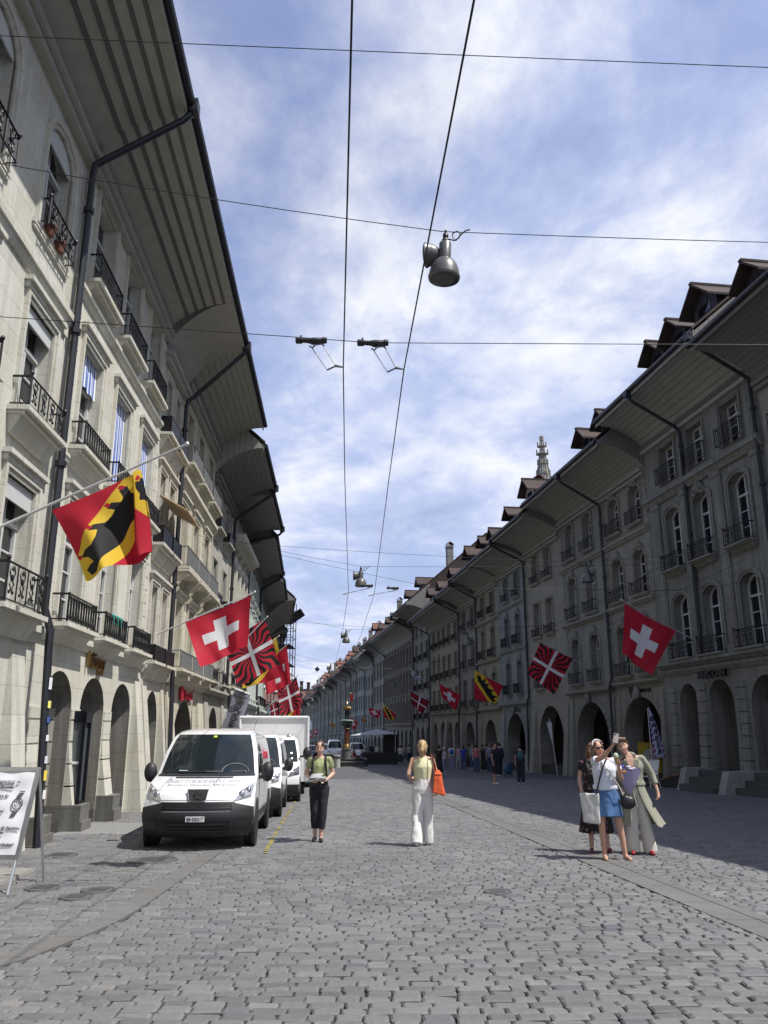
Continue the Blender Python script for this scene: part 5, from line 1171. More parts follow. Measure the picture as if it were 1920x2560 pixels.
def mirror(root, sgn, y, z, x, s=1.0):
    q = MB(); q.ell((sgn * (x + .17 * s), y, z), .12 * s, .10 * s, .17 * s, 12, 8); m = q.v
    q.v = [(p[0], min(p[1], y + .05), p[2]) for p in q.v]; q.tube([(sgn * (x - .03), y + .03, z - .10), (sgn * (x + .1), y, z - .08)], .035, 6); q.build('wing_mirror', M_VBLACK, root, True)
def van(label, x, y, rz, paint, text=True, group='white vans parked along the left kerb'):
    root = thing('parked_van', label, 'van', (x, y, gz(y) - .0), rz, group); root.rotation_euler = (R(-1.1), 0, rz); root.scale = (.94, 1, 1)
    b = Body(VF, VW, 4.8); q = MB(); b.shell(q, VZ); q.build('body', paint, root, True)
    q = MB()   # bumper, lower grille
    b.patch(q, [(-.99, .22), (.99, .22), (.99, .50), (-.99, .50)], .03, 24, 6); b.patch(q, [(-.99, .50), (-.62, .50), (-.60, .72), (-.985, .64)], .03, 8, 6); b.patch(q, [(.62, .50), (.99, .50), (.985, .64), (.60, .72)], .03, 8, 6); b.patch(q, [(-.62, .50), (.62, .50), (.62, .58), (-.62, .58)], .03, 14, 3)
    bp = q.build('bumper', M_VBLACK, root, True)
    q = MB(); b.patch(q, [(-.57, .27), (.57, .27), (.60, .46), (-.60, .46)], .036, 16, 4); b.patch(q, [(-.62, .60), (.62, .60), (.66, .73), (-.66, .73)], .012, 16, 4); q.build('grille', plain('black grille', (.004, .004, .005), .4), bp)
    q = MB()
    for z in (.635, .665, .695): b.patch(q, [(-.62, z), (.62, z), (.62, z + .009), (-.62, z + .009)], .02, 14, 1)
    for z in (.31, .36, .41): b.patch(q, [(-.55, z), (.55, z), (.55, z + .012), (-.55, z + .012)], .045, 14, 1)
    q.build('grille_bars', plain('dark plastic bars', (.03, .03, .032), .4), bp)
    for s_ in (-1, 1):
        q = MB(); b.patch(q, [(s_ * .70, .36), (s_ * .88, .36), (s_ * .88, .47), (s_ * .70, .46)], .038, 5, 4); q.build('fog_lamp', plain('dark fog lamp', (.03, .03, .033), .2, .2), bp)
        q = MB(); b.patch(q, [(s_ * .64, .735), (s_ * .93, .80), (s_ * .985, 1.0), (s_ * .74, .89)], .012, 8, 6); hl = q.build('headlight', M_HEAD, root, True)
        for (uu, z, r_) in ((.76, .83, .055), (.87, .89, .05)): q = MB(); p = b.P(s_ * uu, z, .016); q.ell(p, r_, .02, r_, 10, 6); q.build('reflector', M_CHROME, hl, True)
        mirror(root, s_, 1.35, 1.16, .92)
        q = MB(); b.side(q, s_, 1.72, 2.55, 1.14, 1.64, .006, .28); q.build('side_window', M_VGLASS, root)
        q = MB(); b.side(q, s_, 1.30, 1.68, 1.12, 1.44, .006, .25); q.build('quarter_window', M_VGLASS, root)
        q = MB(); b.side(q, s_, .9, 4.5, .40, .52, .018); q.build('side_strip', M_VBLACK, root)
        q = MB()
        for yy in (1.28, 2.62, 3.7):
            for z0, z1 in ((.35, 1.1),): b.side(q, s_, yy, yy + .012, z0, z1, .003)
        q.build('door_seam', M_VBLACK, root)
        q = MB(); q.box(s_ * .95 - .02, s_ * .95 + .02, 2.35, 2.55, .98, 1.03); q.build('door_handle', M_VBLACK, root)
        for yy in (.88, 3.88): q = MB(); q.lathe([(0, -.03), (.40, -.03), (.40, .03), (0, .03)], 24, (s_ * .93, yy, .36), axis='x'); q.build('wheel_arch', M_VBLACK, root)
        for yy in (.88, 3.88): wheel(root, s_ * .86, yy, .34, .21, s_)
    q = MB(); b.patch(q, [(-.93, 1.125), (.93, 1.125), (.90, 1.80), (-.90, 1.80)], .006, 18, 14); ws = q.build('windscreen', M_VGLASS, root, True)
    q = MB(); b.patch(q, [(-.95, 1.10), (.95, 1.10), (.95, 1.13), (-.95, 1.13)], .012, 16, 2)
    q.tube([b.P(-.5, 1.135, .03), b.P(.0, 1.15, .03), b.P(.75, 1.15, .03)], .012, 5); q.tube([b.P(-.85, 1.14, .03), b.P(-.45, 1.16, .03), b.P(-.1, 1.15, .03)], .012, 5); q.build('wipers', M_VBLACK, ws)
    q = MB()   # papers and steering wheel seen behind the glass, carried just on its inner face
    for (u0, u1, z0, z1) in ((-.78, -.42, 1.145, 1.17), (-.6, -.35, 1.165, 1.195), (.42, .62, 1.15, 1.166), (.62, .78, 1.165, 1.18)): b.patch(q, [(u0, z0), (u1, z0 + .005), (u1 - .04, z1), (u0 + .05, z1)], .0075, 4, 2)
    q.build('papers', plain('pale blue papers', (.45, .55, .6), .7), ws)
    q = MB(); q.tube([b.P(.56 + .26 * math.cos(t), 1.16 + .14 * math.sin(t), .008) for t in [PI * k / 12 for k in range(13)]], .012, 5); q.build('steering_wheel', plain('grey wheel', (.10, .10, .10), .6), ws)
    q = MB(); b.patch(q, [(.02, 1.745), (.10, 1.745), (.10, 1.775), (.02, 1.775)], .009, 2, 2); q.build('vignette_sticker', plain('lime sticker', (.5, .6, .05), .6), ws)
    q = MB(); b.patch(q, [(-.55, 1.075), (.55, 1.075), (.55, 1.09), (-.55, 1.09)], .008, 14, 1); q.build('bonnet_vent', M_VBLACK, root)
    q = MB(); b.patch(q, [(-.66, .755), (.66, .755), (.66, .762), (-.66, .762)], .004, 14, 1); b.patch(q, [(-.70, .90), (-.70, .906), (.70, .906), (.70, .90)], .004, 14, 1); q.build('bonnet_seam', plain('seam shadow gap', (.08, .08, .08), .7), root)
    q = MB(); q.tube([b.P(.0, 1.915), (.05, 2.6, 2.0), (.14, 2.2, 2.25)], .006, 5); q.build('aerial', M_VBLACK, root)
    # badge with a rampant beast
    q = MB(); c = Vector(b.P(0, .82, .016)); T = lambda px, pz: tuple(c + Vector((px, pz * .45 - .004, pz * .9)))
    q.poly([T(-.17, .09), T(.17, .09), T(.13, -.06), T(.06, -.09), T(-.06, -.09), T(-.13, -.06)], (0, -.012, .005)); bd = q.build('badge', M_BLK, root)
    q = MB(); q.tube([T(-.18, .10), T(.18, .10), T(.14, -.07), T(.06, -.10), T(-.06, -.10), T(-.14, -.07), T(-.18, .10)], .011, 6); q.build('badge_rim', M_CHROME, bd)
    q = MB(); LI = [(-.02, -.06), (.0, -.03), (.03, -.06), (.06, -.055), (.035, -.02), (.03, .01), (.07, .0), (.075, .02), (.04, .03), (.08, .045), (.06, .06), (.03, .05), (.035, .075), (.0, .085), (-.03, .065), (-.02, .045), (-.06, .05), (-.07, .035), (-.03, .02), (-.07, .01), (-.06, -.01), (-.03, -.005), (-.045, -.04)]
    q.poly([(p[0], p[1] - .02, p[2]) for p in [T(a * 1.0, d * .9) for a, d in LI]], (0, -.01, 0)); q.build('badge_emblem', M_CHROME, bd)
    # number plate
    q = MB(); c = Vector(b.P(0, .50, .05)); q.box(-.155, .155, c.y - .02, c.y, .445, .525); pl = q.build('number_plate', M_WHITE, root)
    if text:
        lettering('lettering', 'BE·435317', .078, M_BLK, pl, (0, c.y - .022, .458), FACE, .002, sx=.82, bold=.001)
        def ontxt(t, size, u, z, mat, sx=1.0):
            o = lettering('lettering', t, size, mat, root, (0, 0, 0), (0, 0, 0), 0.0, sx=1); me = o.data
            for v_ in me.vertices:
                px = v_.co.x * sx; zz_ = z + v_.co.y * .30; p = b.P(u + px / .93, zz_, .010); v_.co = p
            o.scale = (1, 1, 1)
        ontxt('Bernasconi.ch', .22, 0.02, 1.015, plain('faded grey print', (.42, .44, .5), .6), 1.05); ontxt('Boden Decke Wände', .13, 0.02, .965, plain('grey print', (.25, .27, .33), .6), 1.05)
        t = lettering('lettering', 'Bernasconi', .30, M_RED, root, (.90, 2.75, 1.36), (PI / 2 - .12, 0, PI / 2), .002, 'LEFT'); t2 = lettering('lettering', 'Boden Decke Wände', .16, M_BLK, root, (.93, 2.75, 1.14), (PI / 2 - .1, 0, PI / 2), .002, 'LEFT')
    return root
van('white panel van parked nearest the camera with lettered bonnet', -3.0, 13.55, R(4.2), M_VWHITE)
van('second white panel van, close behind the nearest van', -3.27, 19.3, R(4.6), M_VWHITE, False)
def truck(x, y, rz):
    root = thing('box_truck', 'white box truck behind the two white vans', 'truck', (x, y, gz(y) - .12), rz)
    root.rotation_euler = (R(-1.1), 0, rz)
    Ft = [(.3, .12), (.4, .04), (.6, .0), (.85, .03), (1.0, .10), (1.12, .28), (1.22, .62), (1.26, .74), (1.5, .88), (1.8, 1.10), (1.95, 1.25), (2.02, 1.5), (2.05, 1.75)]
    Wt = [(.3, .84), (.5, .9), (1.0, .92), (1.3, .90), (1.6, .86), (1.9, .79), (2.0, .72), (2.05, .6)]
    b = Body(Ft, Wt, 2.1, .22); q = MB(); b.shell(q, [.3, .4, .5, .6, .75, .85, 1.0, 1.06, 1.12, 1.17, 1.22, 1.26, 1.4, 1.5, 1.65, 1.8, 1.9, 1.95, 1.99, 2.02, 2.05], 16); q.build('cab', M_VWHITE, root, True)
    q = MB(); b.patch(q, [(-.92, 1.25), (.92, 1.25), (.9, 1.9), (-.9, 1.9)], .006, 14, 10); q.build('windscreen', M_VGLASS, root, True)
    q = MB(); b.patch(q, [(-.98, .3), (.98, .3), (.98, .62), (-.98, .62)], .03, 18, 4); b.patch(q, [(-.55, .66), (.55, .66), (.6, .98), (-.6, .98)], .012, 14, 4); q.build('bumper', M_VBLACK, root, True)
    for s_ in (-1, 1):
        q = MB(); b.patch(q, [(s_ * .62, .84), (s_ * .98, .9), (s_ * .98, 1.14), (s_ * .68, .97)], .012, 6, 5); q.build('headlight', plain('smoked headlamp', (.12, .12, .13), .1, .3, coat=1), root, True)
        mirror(root, s_, .95, 1.5, .92, 1.15)
        q = MB(); b.side(q, s_, 1.2, 1.95, 1.28, 1.8, .006, .25); q.build('side_window', M_VGLASS, root)
        q = MB(); q.lathe([(0, -.03), (.42, -.03), (.42, .03), (0, .03)], 22, (s_ * .9, .75, .4), axis='x'); q.build('wheel_arch', M_VBLACK, root)
        wheel(root, s_ * .82, .75, .37, .24, s_); wheel(root, s_ * .85, 4.6, .37, .3, s_)
    q = MB(); q.box(-1.12, 1.12, 2.18, 6.4, .62, 2.62); bx = q.build('box_body', plain('white box panel', (.72, .72, .71), .5, var=.06), root)
    q = MB()
    for s_ in (-1, 1):
        q.tube([(s_ * 1.11, 2.17, .62), (s_ * 1.11, 2.17, 2.62)], .045, 8); q.tube([(s_ * 1.11, 2.17, 2.62), (s_ * 1.11, 6.4, 2.62)], .045, 8)
    q.tube([(-1.11, 2.17, 2.62), (1.11, 2.17, 2.62)], .05, 8); q.build('edge_trim', plain('white edge trim', (.74, .74, .74), .35), bx, True)
    q = MB(); q.box(1.13, 1.2, 5.6, 6.4, 2.3, 2.6); q.box(1.121, 1.135, 3.0, 5.8, 1.2, 1.9); q.build('side_panel', plain('grey blue panel', (.22, .25, .36), .5), bx)
    q = MB(); q.box(-.85, .85, 2.2, 6.3, .42, .6); q.build('chassis', M_VBLACK, root)
    q = MB(); p = b.P(.72, 2.0, .02); q.ell((p[0], p[1], p[2] + .02), .09, .06, .05, 10, 6); q.build('roof_lamp', M_HEAD, root, True)
truck(-3.42, 24.9, R(4.6))
def car(label, x, y, rz, paint, hgt=1.5, grp='cars parked beyond the fountain', name='parked_car', cat='car'):
    root = thing(name, label, cat, (x, y, gz(y)), rz, grp)
    k = hgt / 1.94; b = Body([(z * k, f * .95) for z, f in VF], [(z * k, w * .95) for z, w in VW], 4.3); q = MB(); b.shell(q, [z * k for z in VZ], 12); q.build('body', paint, root, True)
    q = MB(); b.patch(q, [(-.9, 1.15 * k), (.9, 1.15 * k), (.86, 1.78 * k), (-.86, 1.78 * k)], .01, 8, 6); q.build('windscreen', M_VGLASS, root, True)
    q = MB(); b.patch(q, [(-.98, .24 * k), (.98, .24 * k), (.98, .5 * k), (-.98, .5 * k)], .02, 10, 3); q.build('bumper', M_VBLACK, root)
    for s_ in (-1, 1):
        q = MB(); b.patch(q, [(s_ * .66, .76 * k), (s_ * .95, .8 * k), (s_ * .97, .98 * k), (s_ * .74, .9 * k)], .012, 4, 4); q.build('headlight', M_HEAD, root)
        for yy in (.85, 3.4): wheel(root, s_ * .8, yy, .31, .2, s_)
    return root
car('dark car parked just behind the white box truck', -3.72, 33.5, R(4.6), M_NAVY, 1.55, None)
for k, (u, v, y, pm, hh, lb) in enumerate([(838, 1905, 98, M_VWHITE, 2.3, 'white van beyond the fountain, just left of its column'), (812, 1900, 112, M_VWHITE, 1.9, 'white car farther left beyond the fountain'), (895, 1902, 100, M_VWHITE, 2.0, 'white van beyond the fountain, just right of its column'), (925, 1905, 104, M_NAVY, 1.6, 'dark car beyond the fountain near the white canopy'), (780, 1905, 120, M_NAVY, 1.7, 'dark car farthest left beyond the fountain')]):
    p = pt(u, v, y); car(lb, p.x, y, R(6), pm, hh)

# ---------------------------------------------------------------- street furniture
def aboard():
    root = thing('sandwich_board', 'white A-frame board lettered ORDONA with a wristwatch at the left edge', 'sign', (-4.62, 10.15, gz(10.1)), R(-4))
    M_ALU = plain('aluminium frame', (.55, .56, .58), .3, .8); w, tilt = .42, R(17)
    Rm = Matrix.Rotation(-tilt, 3, 'X'); o = Vector((0, -.34, .0))
    def T(x, z, d=0.0): p = Rm @ Vector((x, d, z)); return tuple(p + o)
    z0, z1 = .42, 1.36
    q = MB()
    for x0, x1, a, b in ((-w - .03, w + .03, z1, z1 + .05), (-w - .03, w + .03, z0 - .05, z0), (-w - .03, -w + .01, z0, z1), (w - .01, w + .03, z0, z1)):
        q.hexa([T(x0, a, -.02), T(x1, a, -.02), T(x1, a, .02), T(x0, a, .02)], [T(x0, b, -.02), T(x1, b, -.02), T(x1, b, .02), T(x0, b, .02)])
    for s_ in (-1, 1):
        q.tube([T(s_ * w, z0 - .05), T(s_ * w, .0)], .017, 6)
        tp = Vector(T(s_ * w, z1 + .03, .03)); q.tube([tuple(tp), (s_ * w, tp.y + .42, 0)], .017, 6)
    q.build('frame', M_ALU, root)
    q = MB(); V = []; n = 22
    for j in range(n + 1):
        for i in range(n + 1):
            x = -w + 2 * w * i / n; z = z0 + (z1 - z0) * j / n; V.append(T(x, z, -.012 + .004 * math.sin(x * 18 + z * 9) + .004 * math.sin(z * 25 - x * 7)))
    q.add(V, [(j * (n + 1) + i, j * (n + 1) + i + 1, (j + 1) * (n + 1) + i + 1, (j + 1) * (n + 1) + i) for j in range(n) for i in range(n)]); q.build('poster', plain('white poster vinyl', (.74, .75, .78), .35, var=.05), root, True)
    gr = plain('dark grey print on poster', (.06, .06, .07), .6); rot = (PI / 2 - tilt, 0, 0)
    for tx, sz, x, z, shx, sx_ in (('ORDONA', .085, .18, 1.19, .25, .55), ('AG', .032, .25, 1.22, .2, .8), ('Uhrenatelier', .04, .19, 1.155, .5, .9), ('Service für', .05, .15, 1.05, .3, .85), ('Uhren', .05, .05, 1.0, .3, .85), ('Batteriewechsel', .05, .13, .88, .3, .85), ('Service für Pendulen,', .05, .385, .69, .3, .85), ('restaurieren', .048, .2, .64, .3, .85), ('Goldankauf', .052, .35, .51, .3, .85)):
        lettering('lettering', tx, sz, gr, root, T(x, z, -.027), rot, .001, 'RIGHT', shx, sx_, .0012)
    q = MB(); c = (.28, .98)
    q.tube([T(c[0] + 0.062 * math.cos(t), c[1] + .062 * math.sin(t), -.026) for t in [2 * PI * k / 24 for k in range(25)]], .006, 5)
    for a_, l_ in ((.6, .045), (2.4, .035)): q.tube([T(c[0], c[1], -.026), T(c[0] + l_ * math.cos(a_), c[1] + l_ * math.sin(a_), -.026)], .004, 4)
    for k in range(12): a_ = PI * k / 6; q.tube([T(c[0] + .046 * math.cos(a_), c[1] + .046 * math.sin(a_), -.026), T(c[0] + .054 * math.cos(a_), c[1] + .054 * math.sin(a_), -.026)], .003, 4)
    for sg in (-1, 1):
        for k in range(4):
            z = c[1] + sg * (.08 + .02 * k); dx = sg * .009 * k
            for m_ in (-1, 0, 1): q.hexa([T(c[0] + dx + m_ * .021 - .009, z - .006, -.027), T(c[0] + dx + m_ * .021 + .009, z - .006, -.027), T(c[0] + dx + m_ * .021 + .009, z - .006, -.023), T(c[0] + dx + m_ * .021 - .009, z - .006, -.023)], [T(c[0] + dx + m_ * .021 - .009, z + .006, -.027), T(c[0] + dx + m_ * .021 + .009, z + .006, -.027), T(c[0] + dx + m_ * .021 + .009, z + .006, -.023), T(c[0] + dx + m_ * .021 - .009, z + .006, -.023)])
    q.build('watch_picture', gr, root)
aboard()
# left pavement things
root = thing('kerb_stone', 'worn stone kerb block under the sandwich board', 'kerb', (-5.0, 9.9, gz(9.9)), R(-3)); q = MB(); q.hexa([(-1.0, -1.4, -.05), (.55, -1.4, -.05), (.40, 1.4, -.05), (-1.0, 1.4, -.05)], [(-1.0, -1.4, .05), (.53, -1.38, .05), (.38, 1.38, .05), (-1.0, 1.4, .05)]); q.build('block', stone('kerb stone', (.26, .255, .24), .7), root)
for k, (u, v, r_, lb) in enumerate([(380, 2152, .36, 'large round manhole cover in front of the nearest van'), (245, 2228, .19, 'small round cover between the kerb and the flagstone strip, nearer the van'), (105, 2222, .2, 'small round cover beside the kerb block'), (1244, 2232, .16, 'small round cover in the middle of the cobbles'), (150, 2140, .26, 'round cover at the foot of the black drainpipe'), (190, 2245, .18, 'small worn cover lowest on the left cobbles')]):
    a_, b_ = (u - 960) / 2000, (1280 - v) / 2000; r2 = (sP + cP * b_) + .02 * (cP - sP * b_); t = -1.6 / r2
    x, y = a_ * t, (cP - sP * b_) * t
    root = thing('manhole_cover', lb, 'manhole cover', (x, y, gz(y)), 0, 'iron covers set in the cobbles'); q = MB()
    q.lathe([(0, .018), (r_ * .85, .018), (r_ * .86, .012), (r_ * .9, .012), (r_ * .91, .02), (r_, .02), (r_ + .015, -.04)], 24); q.build('lid', plain('worn iron', (.125, .125, .125), .6, .3, var=.3, vscale=20), root)
    q = MB()
    for i in range(-2, 3): q.box(-r_ * .55, r_ * .55, i * r_ * .22 - .01, i * r_ * .22 + .01, .019, .024)
    q.build('ribs', plain('worn iron', (0, 0, 0)), root)
root = thing('pavement_grating', 'pale striped cellar grating in the pavement beside the nearest van', 'grating', (-5.65, 16.9, gz(16.9)), R(3)); q = MB()
for i in range(22): q.box(-.62, .75, -1.2 + i * .11, -1.2 + i * .11 + .055, -.02, .02)
q.box(-.66, .79, -1.25, 1.25, -.06, -.021); q.build('bars', plain('pale concrete bars', (.32, .32, .31), .8), root)
# glass shop case in the first arch of the blinds house
h = HOUSES['L2']; rt = h.root; root = thing('display_case', 'dark framed glass shop case standing inside the first arch beside the drainpipe', 'display case', pt(138, 2085, 16.9), R(4)); root.location.z = gz(16.5)
q = MB()
for sx in (-.42, .42):
    for sy in (-.2, .2): q.box(sx - .03, sx + .03, sy - .03, sy + .03, 0, 2.25)
q.box(-.45, .45, -.23, .23, 0, .55); q.box(-.45, .45, -.23, .23, 2.05, 2.28); q.build('frame', plain('dark navy metal frame', (.012, .014, .022), .35, .4), root)
q = MB(); q.box(-.39, .39, -.19, .19, .551, 2.049); q.build('glazing', glass('pale shop glass', (.10, .11, .12), .05), root); q = MB(); q.box(-.38, .38, -.205, -.192, 1.25, 1.30); q.box(-.3, -.02, -.206, -.192, 1.6, 1.95); q.build('price_cards', M_WHITE, root)
# stickers on the black drainpipe
h = HOUSES['L2']; cols = [(.7, .7, .72), (.75, .72, .2), (.05, .1, .3), (.7, .7, .7), (.6, .62, .66), (.75, .6, .1), (.72, .72, .72), (.03, .03, .04)]
for k, (z, w, hh) in enumerate([(2.35, .1, .2), (2.0, .1, .12), (1.75, .11, .1), (1.45, .12, .1), (1.1, .1, .12), (.85, .13, .16), (.55, .11, .14), (.3, .08, .07)]):
    q = MB(); x = h.X(14.02); yb = -.30 - .18 * min(1, max(0, (3.0 - z) / 3.7)) - .13; q.lathe([(.0885, -hh / 2), (.0885, hh / 2)], 14); q.v = [p for p in q.v]; me = MB()
    vs = [(.092 * math.cos(a), .092 * math.sin(a), zz_) for zz_ in (-hh / 2, hh / 2) for a in [-PI / 2 - .75 + .25 * i for i in range(7)]]
    me.add(vs, [(i, i + 1, 8 + i, 7 + i) for i in range(6)]); o = me.build('pipe_sticker', plain('sticker %d' % k, cols[k], .6, var=.3, vscale=25), h.root, True); o.location = (x, yb + .13, h.Z(z))
# right side: steps, ramp, chair, barber flag, poster, sign post
y = 31.2; g = gz(30.5); root = thing('stone_steps', 'worn stone steps with pale cheek blocks below the pilastered house', 'steps', (wx(RP, 30.6), 30.6, g), math.atan2(-1, .14) )
q = MB()
for i in range(3): q.box(-1.15, 1.25, -1.55 + .42 * i, .3, -.3 + 0 * i, .02 + .24 * (i + 1) - .02)
q.box(1.72, 3.9, -1.0, .3, -.3, .26); q.box(1.72, 3.9, -.62, .3, -.3, .5); q.box(1.72, 3.9, -.25, .3, -.3, .74); q.build('treads', stone('worn dark step stone', (.09, .09, .09), .5), root)
for x0 in (-1.62, 1.27):
    q = MB(); q.hexa([(x0, -1.5, -.3), (x0 + .43, -1.5, -.3), (x0 + .43, .3, -.3), (x0, .3, -.3)], [(x0, -1.15, .78), (x0 + .43, -1.15, .78), (x0 + .43, .3, .82), (x0, .3, .82)]); q.build('cheek_block', stone('pale granite block', (.34, .34, .33), .7), root)
root = thing('wooden_ramp', 'brown wooden plank ramp leading up beside the stone steps', 'ramp', (wx(RP, 33.3), 33.3, gz(33.3)), math.atan2(-1, .14)); q = MB(); wd = boards('brown ramp planks', (.20, .125, .07), .3, 1)
q.hexa([(-2.3, -1.15, -.02), (-2.3, -.25, -.02), (.75, .3, .62), (.75, -.75, .62)], [(-2.3, -1.15, .04), (-2.3, -.25, .04), (.75, .3, .70), (.75, -.75, .70)]); q.build('planks', wd, root)
q = MB(); q.hexa([(-2.2, -1.13, -.2), (-2.2, -.27, -.2), (.74, .28, -.2), (.74, -.73, -.2)], [(-2.2, -1.13, -.03), (-2.2, -.27, -.03), (.74, .28, .61), (.74, -.73, .61)]); q.build('base', M_DARK, root)
q = MB(); q.hexa([(-.6, -.75, .36), (.1, -.72, .51), (.1, -.5, .51), (-.6, -.5, .36)], [(-.6, -.75, .385), (.1, -.72, .535), (.1, -.5, .535), (-.6, -.5, .385)]); q.build('white_notice', M_WHITE, root)
p = pt(1640, 1950, 33.5)
root = thing('garden_chair', 'white slatted garden chair beside the barber flag', 'chair', (p.x - .25, 33.5, gz(33.5)), R(-60)); q = MB()
for sx in (-.25, .25):
    q.tube([(sx, -.25, 0), (sx, -.22, .44), (sx, -.2, .62), (sx, .2, .64)], .02, 6); q.tube([(sx, .32, 0), (sx, .18, .44), (sx, .34, 1.05)], .02, 6)
q.tube([(-.25, .34, 1.05), (.25, .34, 1.05)], .02, 6); q.tube([(-.25, -.22, .44), (.25, -.22, .44)], .02, 6); M_CH = plain('white chair metal', (.68, .68, .66), .4); q.build('frame', M_CH, root)
q = MB(); q.box(-.24, .24, -.22, .2, .43, .455); q.build('seat', M_CH, root); q = MB(); q.hexa([(-.24, .19, .5), (.24, .19, .5), (.24, .21, .5), (-.24, .21, .5)], [(-.24, .33, 1.03), (.24, .33, 1.03), (.24, .35, 1.03), (-.24, .35, 1.03)]); q.build('backrest', M_CH, root)
def barber():
    a, b = pt(1655, 1893, 35.0), pt(1620, 1772, 35.0); root = thing('feather_flag', 'blue and red striped feather flag lettered BARBER, seen from behind', 'flag', (b.x, 35.0, gz(35))); o = Vector((b.x, 35.0, gz(35)))
    zt, zb = b.z - o.z, a.z - o.z; W_ = a.x - b.x + .05; q = MB(); n = 12; V = []
    edge = lambda t: .05 + (W_ - .05) * min(1, t * 1.15) ** .7
    nt = NT('barber flag cloth'); uv = nt.node('ShaderNodeUVMap'); sp = nt.node('ShaderNodeSeparateXYZ'); nt.l.new(uv.outputs[0], sp.inputs[0])
    s = nt.math('FRACT', nt.math('ADD', nt.math('MULTIPLY', sp.outputs[1], 9.0), nt.math('MULTIPLY', sp.outputs[0], 2.5)))
    c = nt.mix(nt.math('LESS_THAN', s, .5), (.66, .66, .68), (.05, .09, .40)); c = nt.mix(nt.math('GREATER_THAN', s, .72), c, (.42, .02, .04))
    e = nt.math('ABSOLUTE', nt.math('SUBTRACT', sp.outputs[0], .5)); c = nt.mix(nt.math('LESS_THAN', e, .30), c, (.50, .54, .66)); nt.base(c); nt.rough(.8)
    UV = []
    for j in range(n + 1):
        for i in range(7):
            t = j / n; w = edge(t); x = w * i / 6 + .10 * t; V.append((x, .03 * math.sin(i * .9 + t * 3), zt + (zb - zt) * t)); UV.append((i / 6, t))
    Fc = [(j * 7 + i, j * 7 + i + 1, (j + 1) * 7 + i + 1, (j + 1) * 7 + i) for j in range(n) for i in range(6)]
    me = bpy.data.meshes.new('cloth'); me.from_pydata(V, [], Fc); ul = me.uv_layers.new(name='UVMap'); ul.data.foreach_set('uv', [cc for f in Fc for k in f for cc in UV[k]]); me.materials.append(nt.m); link('cloth', me, root)
    q = MB(); q.tube([(-.01, .02, 0), (-.01, .02, zt), (.06, .02, zt + .06)], .018, 6); q.build('pole', M_POLE, root)
    navy = plain('navy letters', (.02, .025, .07), .7)
    for k, ch in enumerate('BARBER'):
        t = .2 + .135 * k; o2 = lettering('lettering', ch, .30, navy, root, (edge(t) * .5 + .10 * t, -.05, zt + (zb - zt) * (t + .06)), FACE, .003, bold=.012); o2.scale = (-1.0, 1, 1)
barber()
p = pt(1625, 1890, 35.8); root = thing('poster_board', 'yellow poster board with round pictures behind the white chair', 'sign', (p.x, 35.8, gz(35.8)), R(10)); q = MB(); q.box(-.5, .5, 0, .05, .5, 1.75); q.build('board', plain('yellow poster', (.42, .30, .02), .7), root)
for sx in (-.45, .45): q = MB(); q.tube([(sx, .02, 0), (sx, .02, .5)], .025, 6); q.build('leg', M_BLK, root)
for cx, cz, r_, col in ((.05, 1.15, .36, (.45, .45, .42)), (-.02, 1.1, .22, (.25, .05, .02)), (.2, .85, .16, (.02, .02, .02)), (-.1, .75, .12, (.02, .02, .02))):
    q = MB(); q.lathe([(0, -.012 - .004 * r_), (r_, -.012 - .004 * r_), (r_, 0), (0, 0)], 18, (cx, 0, cz), axis='y'); q.build('picture', plain('poster picture %.2f' % r_, col, .7), root)
p = pt(1373, 1828, 47); root = thing('sign_post', 'thin pale post with a narrow white sign in front of the plain olive house', 'sign', (p.x + .35, 47, gz(47))); q = MB(); q.tube([(0, 0, 0), (-.32, 0, 3.1)], .03, 6); q.build('post', M_POLE, root); q = MB(); q.poly([(-.48, -.04, 2.9), (-.2, -.04, 2.9), (-.17, -.04, 1.6), (-.26, -.04, 1.9)], (0, .03, 0)); q.build('sign_plate', M_WHITE, root)
p = pt(1640, 1810, 34); root = thing('canopy', 'white market canopy beside the fountain', 'canopy', (pt(935, 1880, 78).x, 78, gz(78))); q = MB(); q.add([(-2.2, -1.2, 2.55), (2.2, -1.2, 2.75), (2.2, 1.2, 2.75), (-2.2, 1.2, 2.55), (.2, 0, 3.15)], [(0, 1, 4), (1, 2, 4), (2, 3, 4), (3, 0, 4)]); q.build('canvas', plain('grey white canvas', (.38, .40, .42), .8), root)
q = MB()
for sx in (-2, 2): q.tube([(sx, 0, 0), (sx, 0, 2.7)], .04, 6)
q.build('posts', M_POLE, root); q = MB(); q.box(-1.2, 2.2, -.4, 1.0, 0, 1.05); q.box(.9, 2.3, .2, 1.0, 1.05, 2.6); q.build('stall_counter', M_SHOP, root)
# yellow parking marks on the cobbles
my = plain('worn yellow road paint', (.30, .25, .05), .8, var=.6, vscale=30)
for k, (x0, y0, x1, y1, w) in enumerate([(-1.84, 13.3, -2.15, 17.6, .065), (-2.2, 18.2, -2.5, 23.2, .065), (-1.55, 18.05, -2.2, 18.15, .06), (-2.6, 24.6, -3.0, 30, .06)]):
    q = MB(); d = Vector((x1 - x0, y1 - y0, 0)); n = int(d.length / .12); nrm = Vector((-d.y, d.x, 0)).normalized() * w / 2; r2 = random.Random(k)
    for i in range(n):
        if r2.random() < .4: continue
        a_, b_ = Vector((x0, y0, 0)) + d * ((i + .08) / n), Vector((x0, y0, 0)) + d * ((i + .9) / n); zz_ = lambda p: (p.x, p.y, gz(p.y) + .0135)
        q.add([zz_(a_ - nrm * r2.uniform(.7, 1.2)), zz_(a_ + nrm * r2.uniform(.7, 1.2)), zz_(b_ + nrm), zz_(b_ - nrm)], [(0, 1, 2, 3)])
    kind(q.build('parking_marking', my))
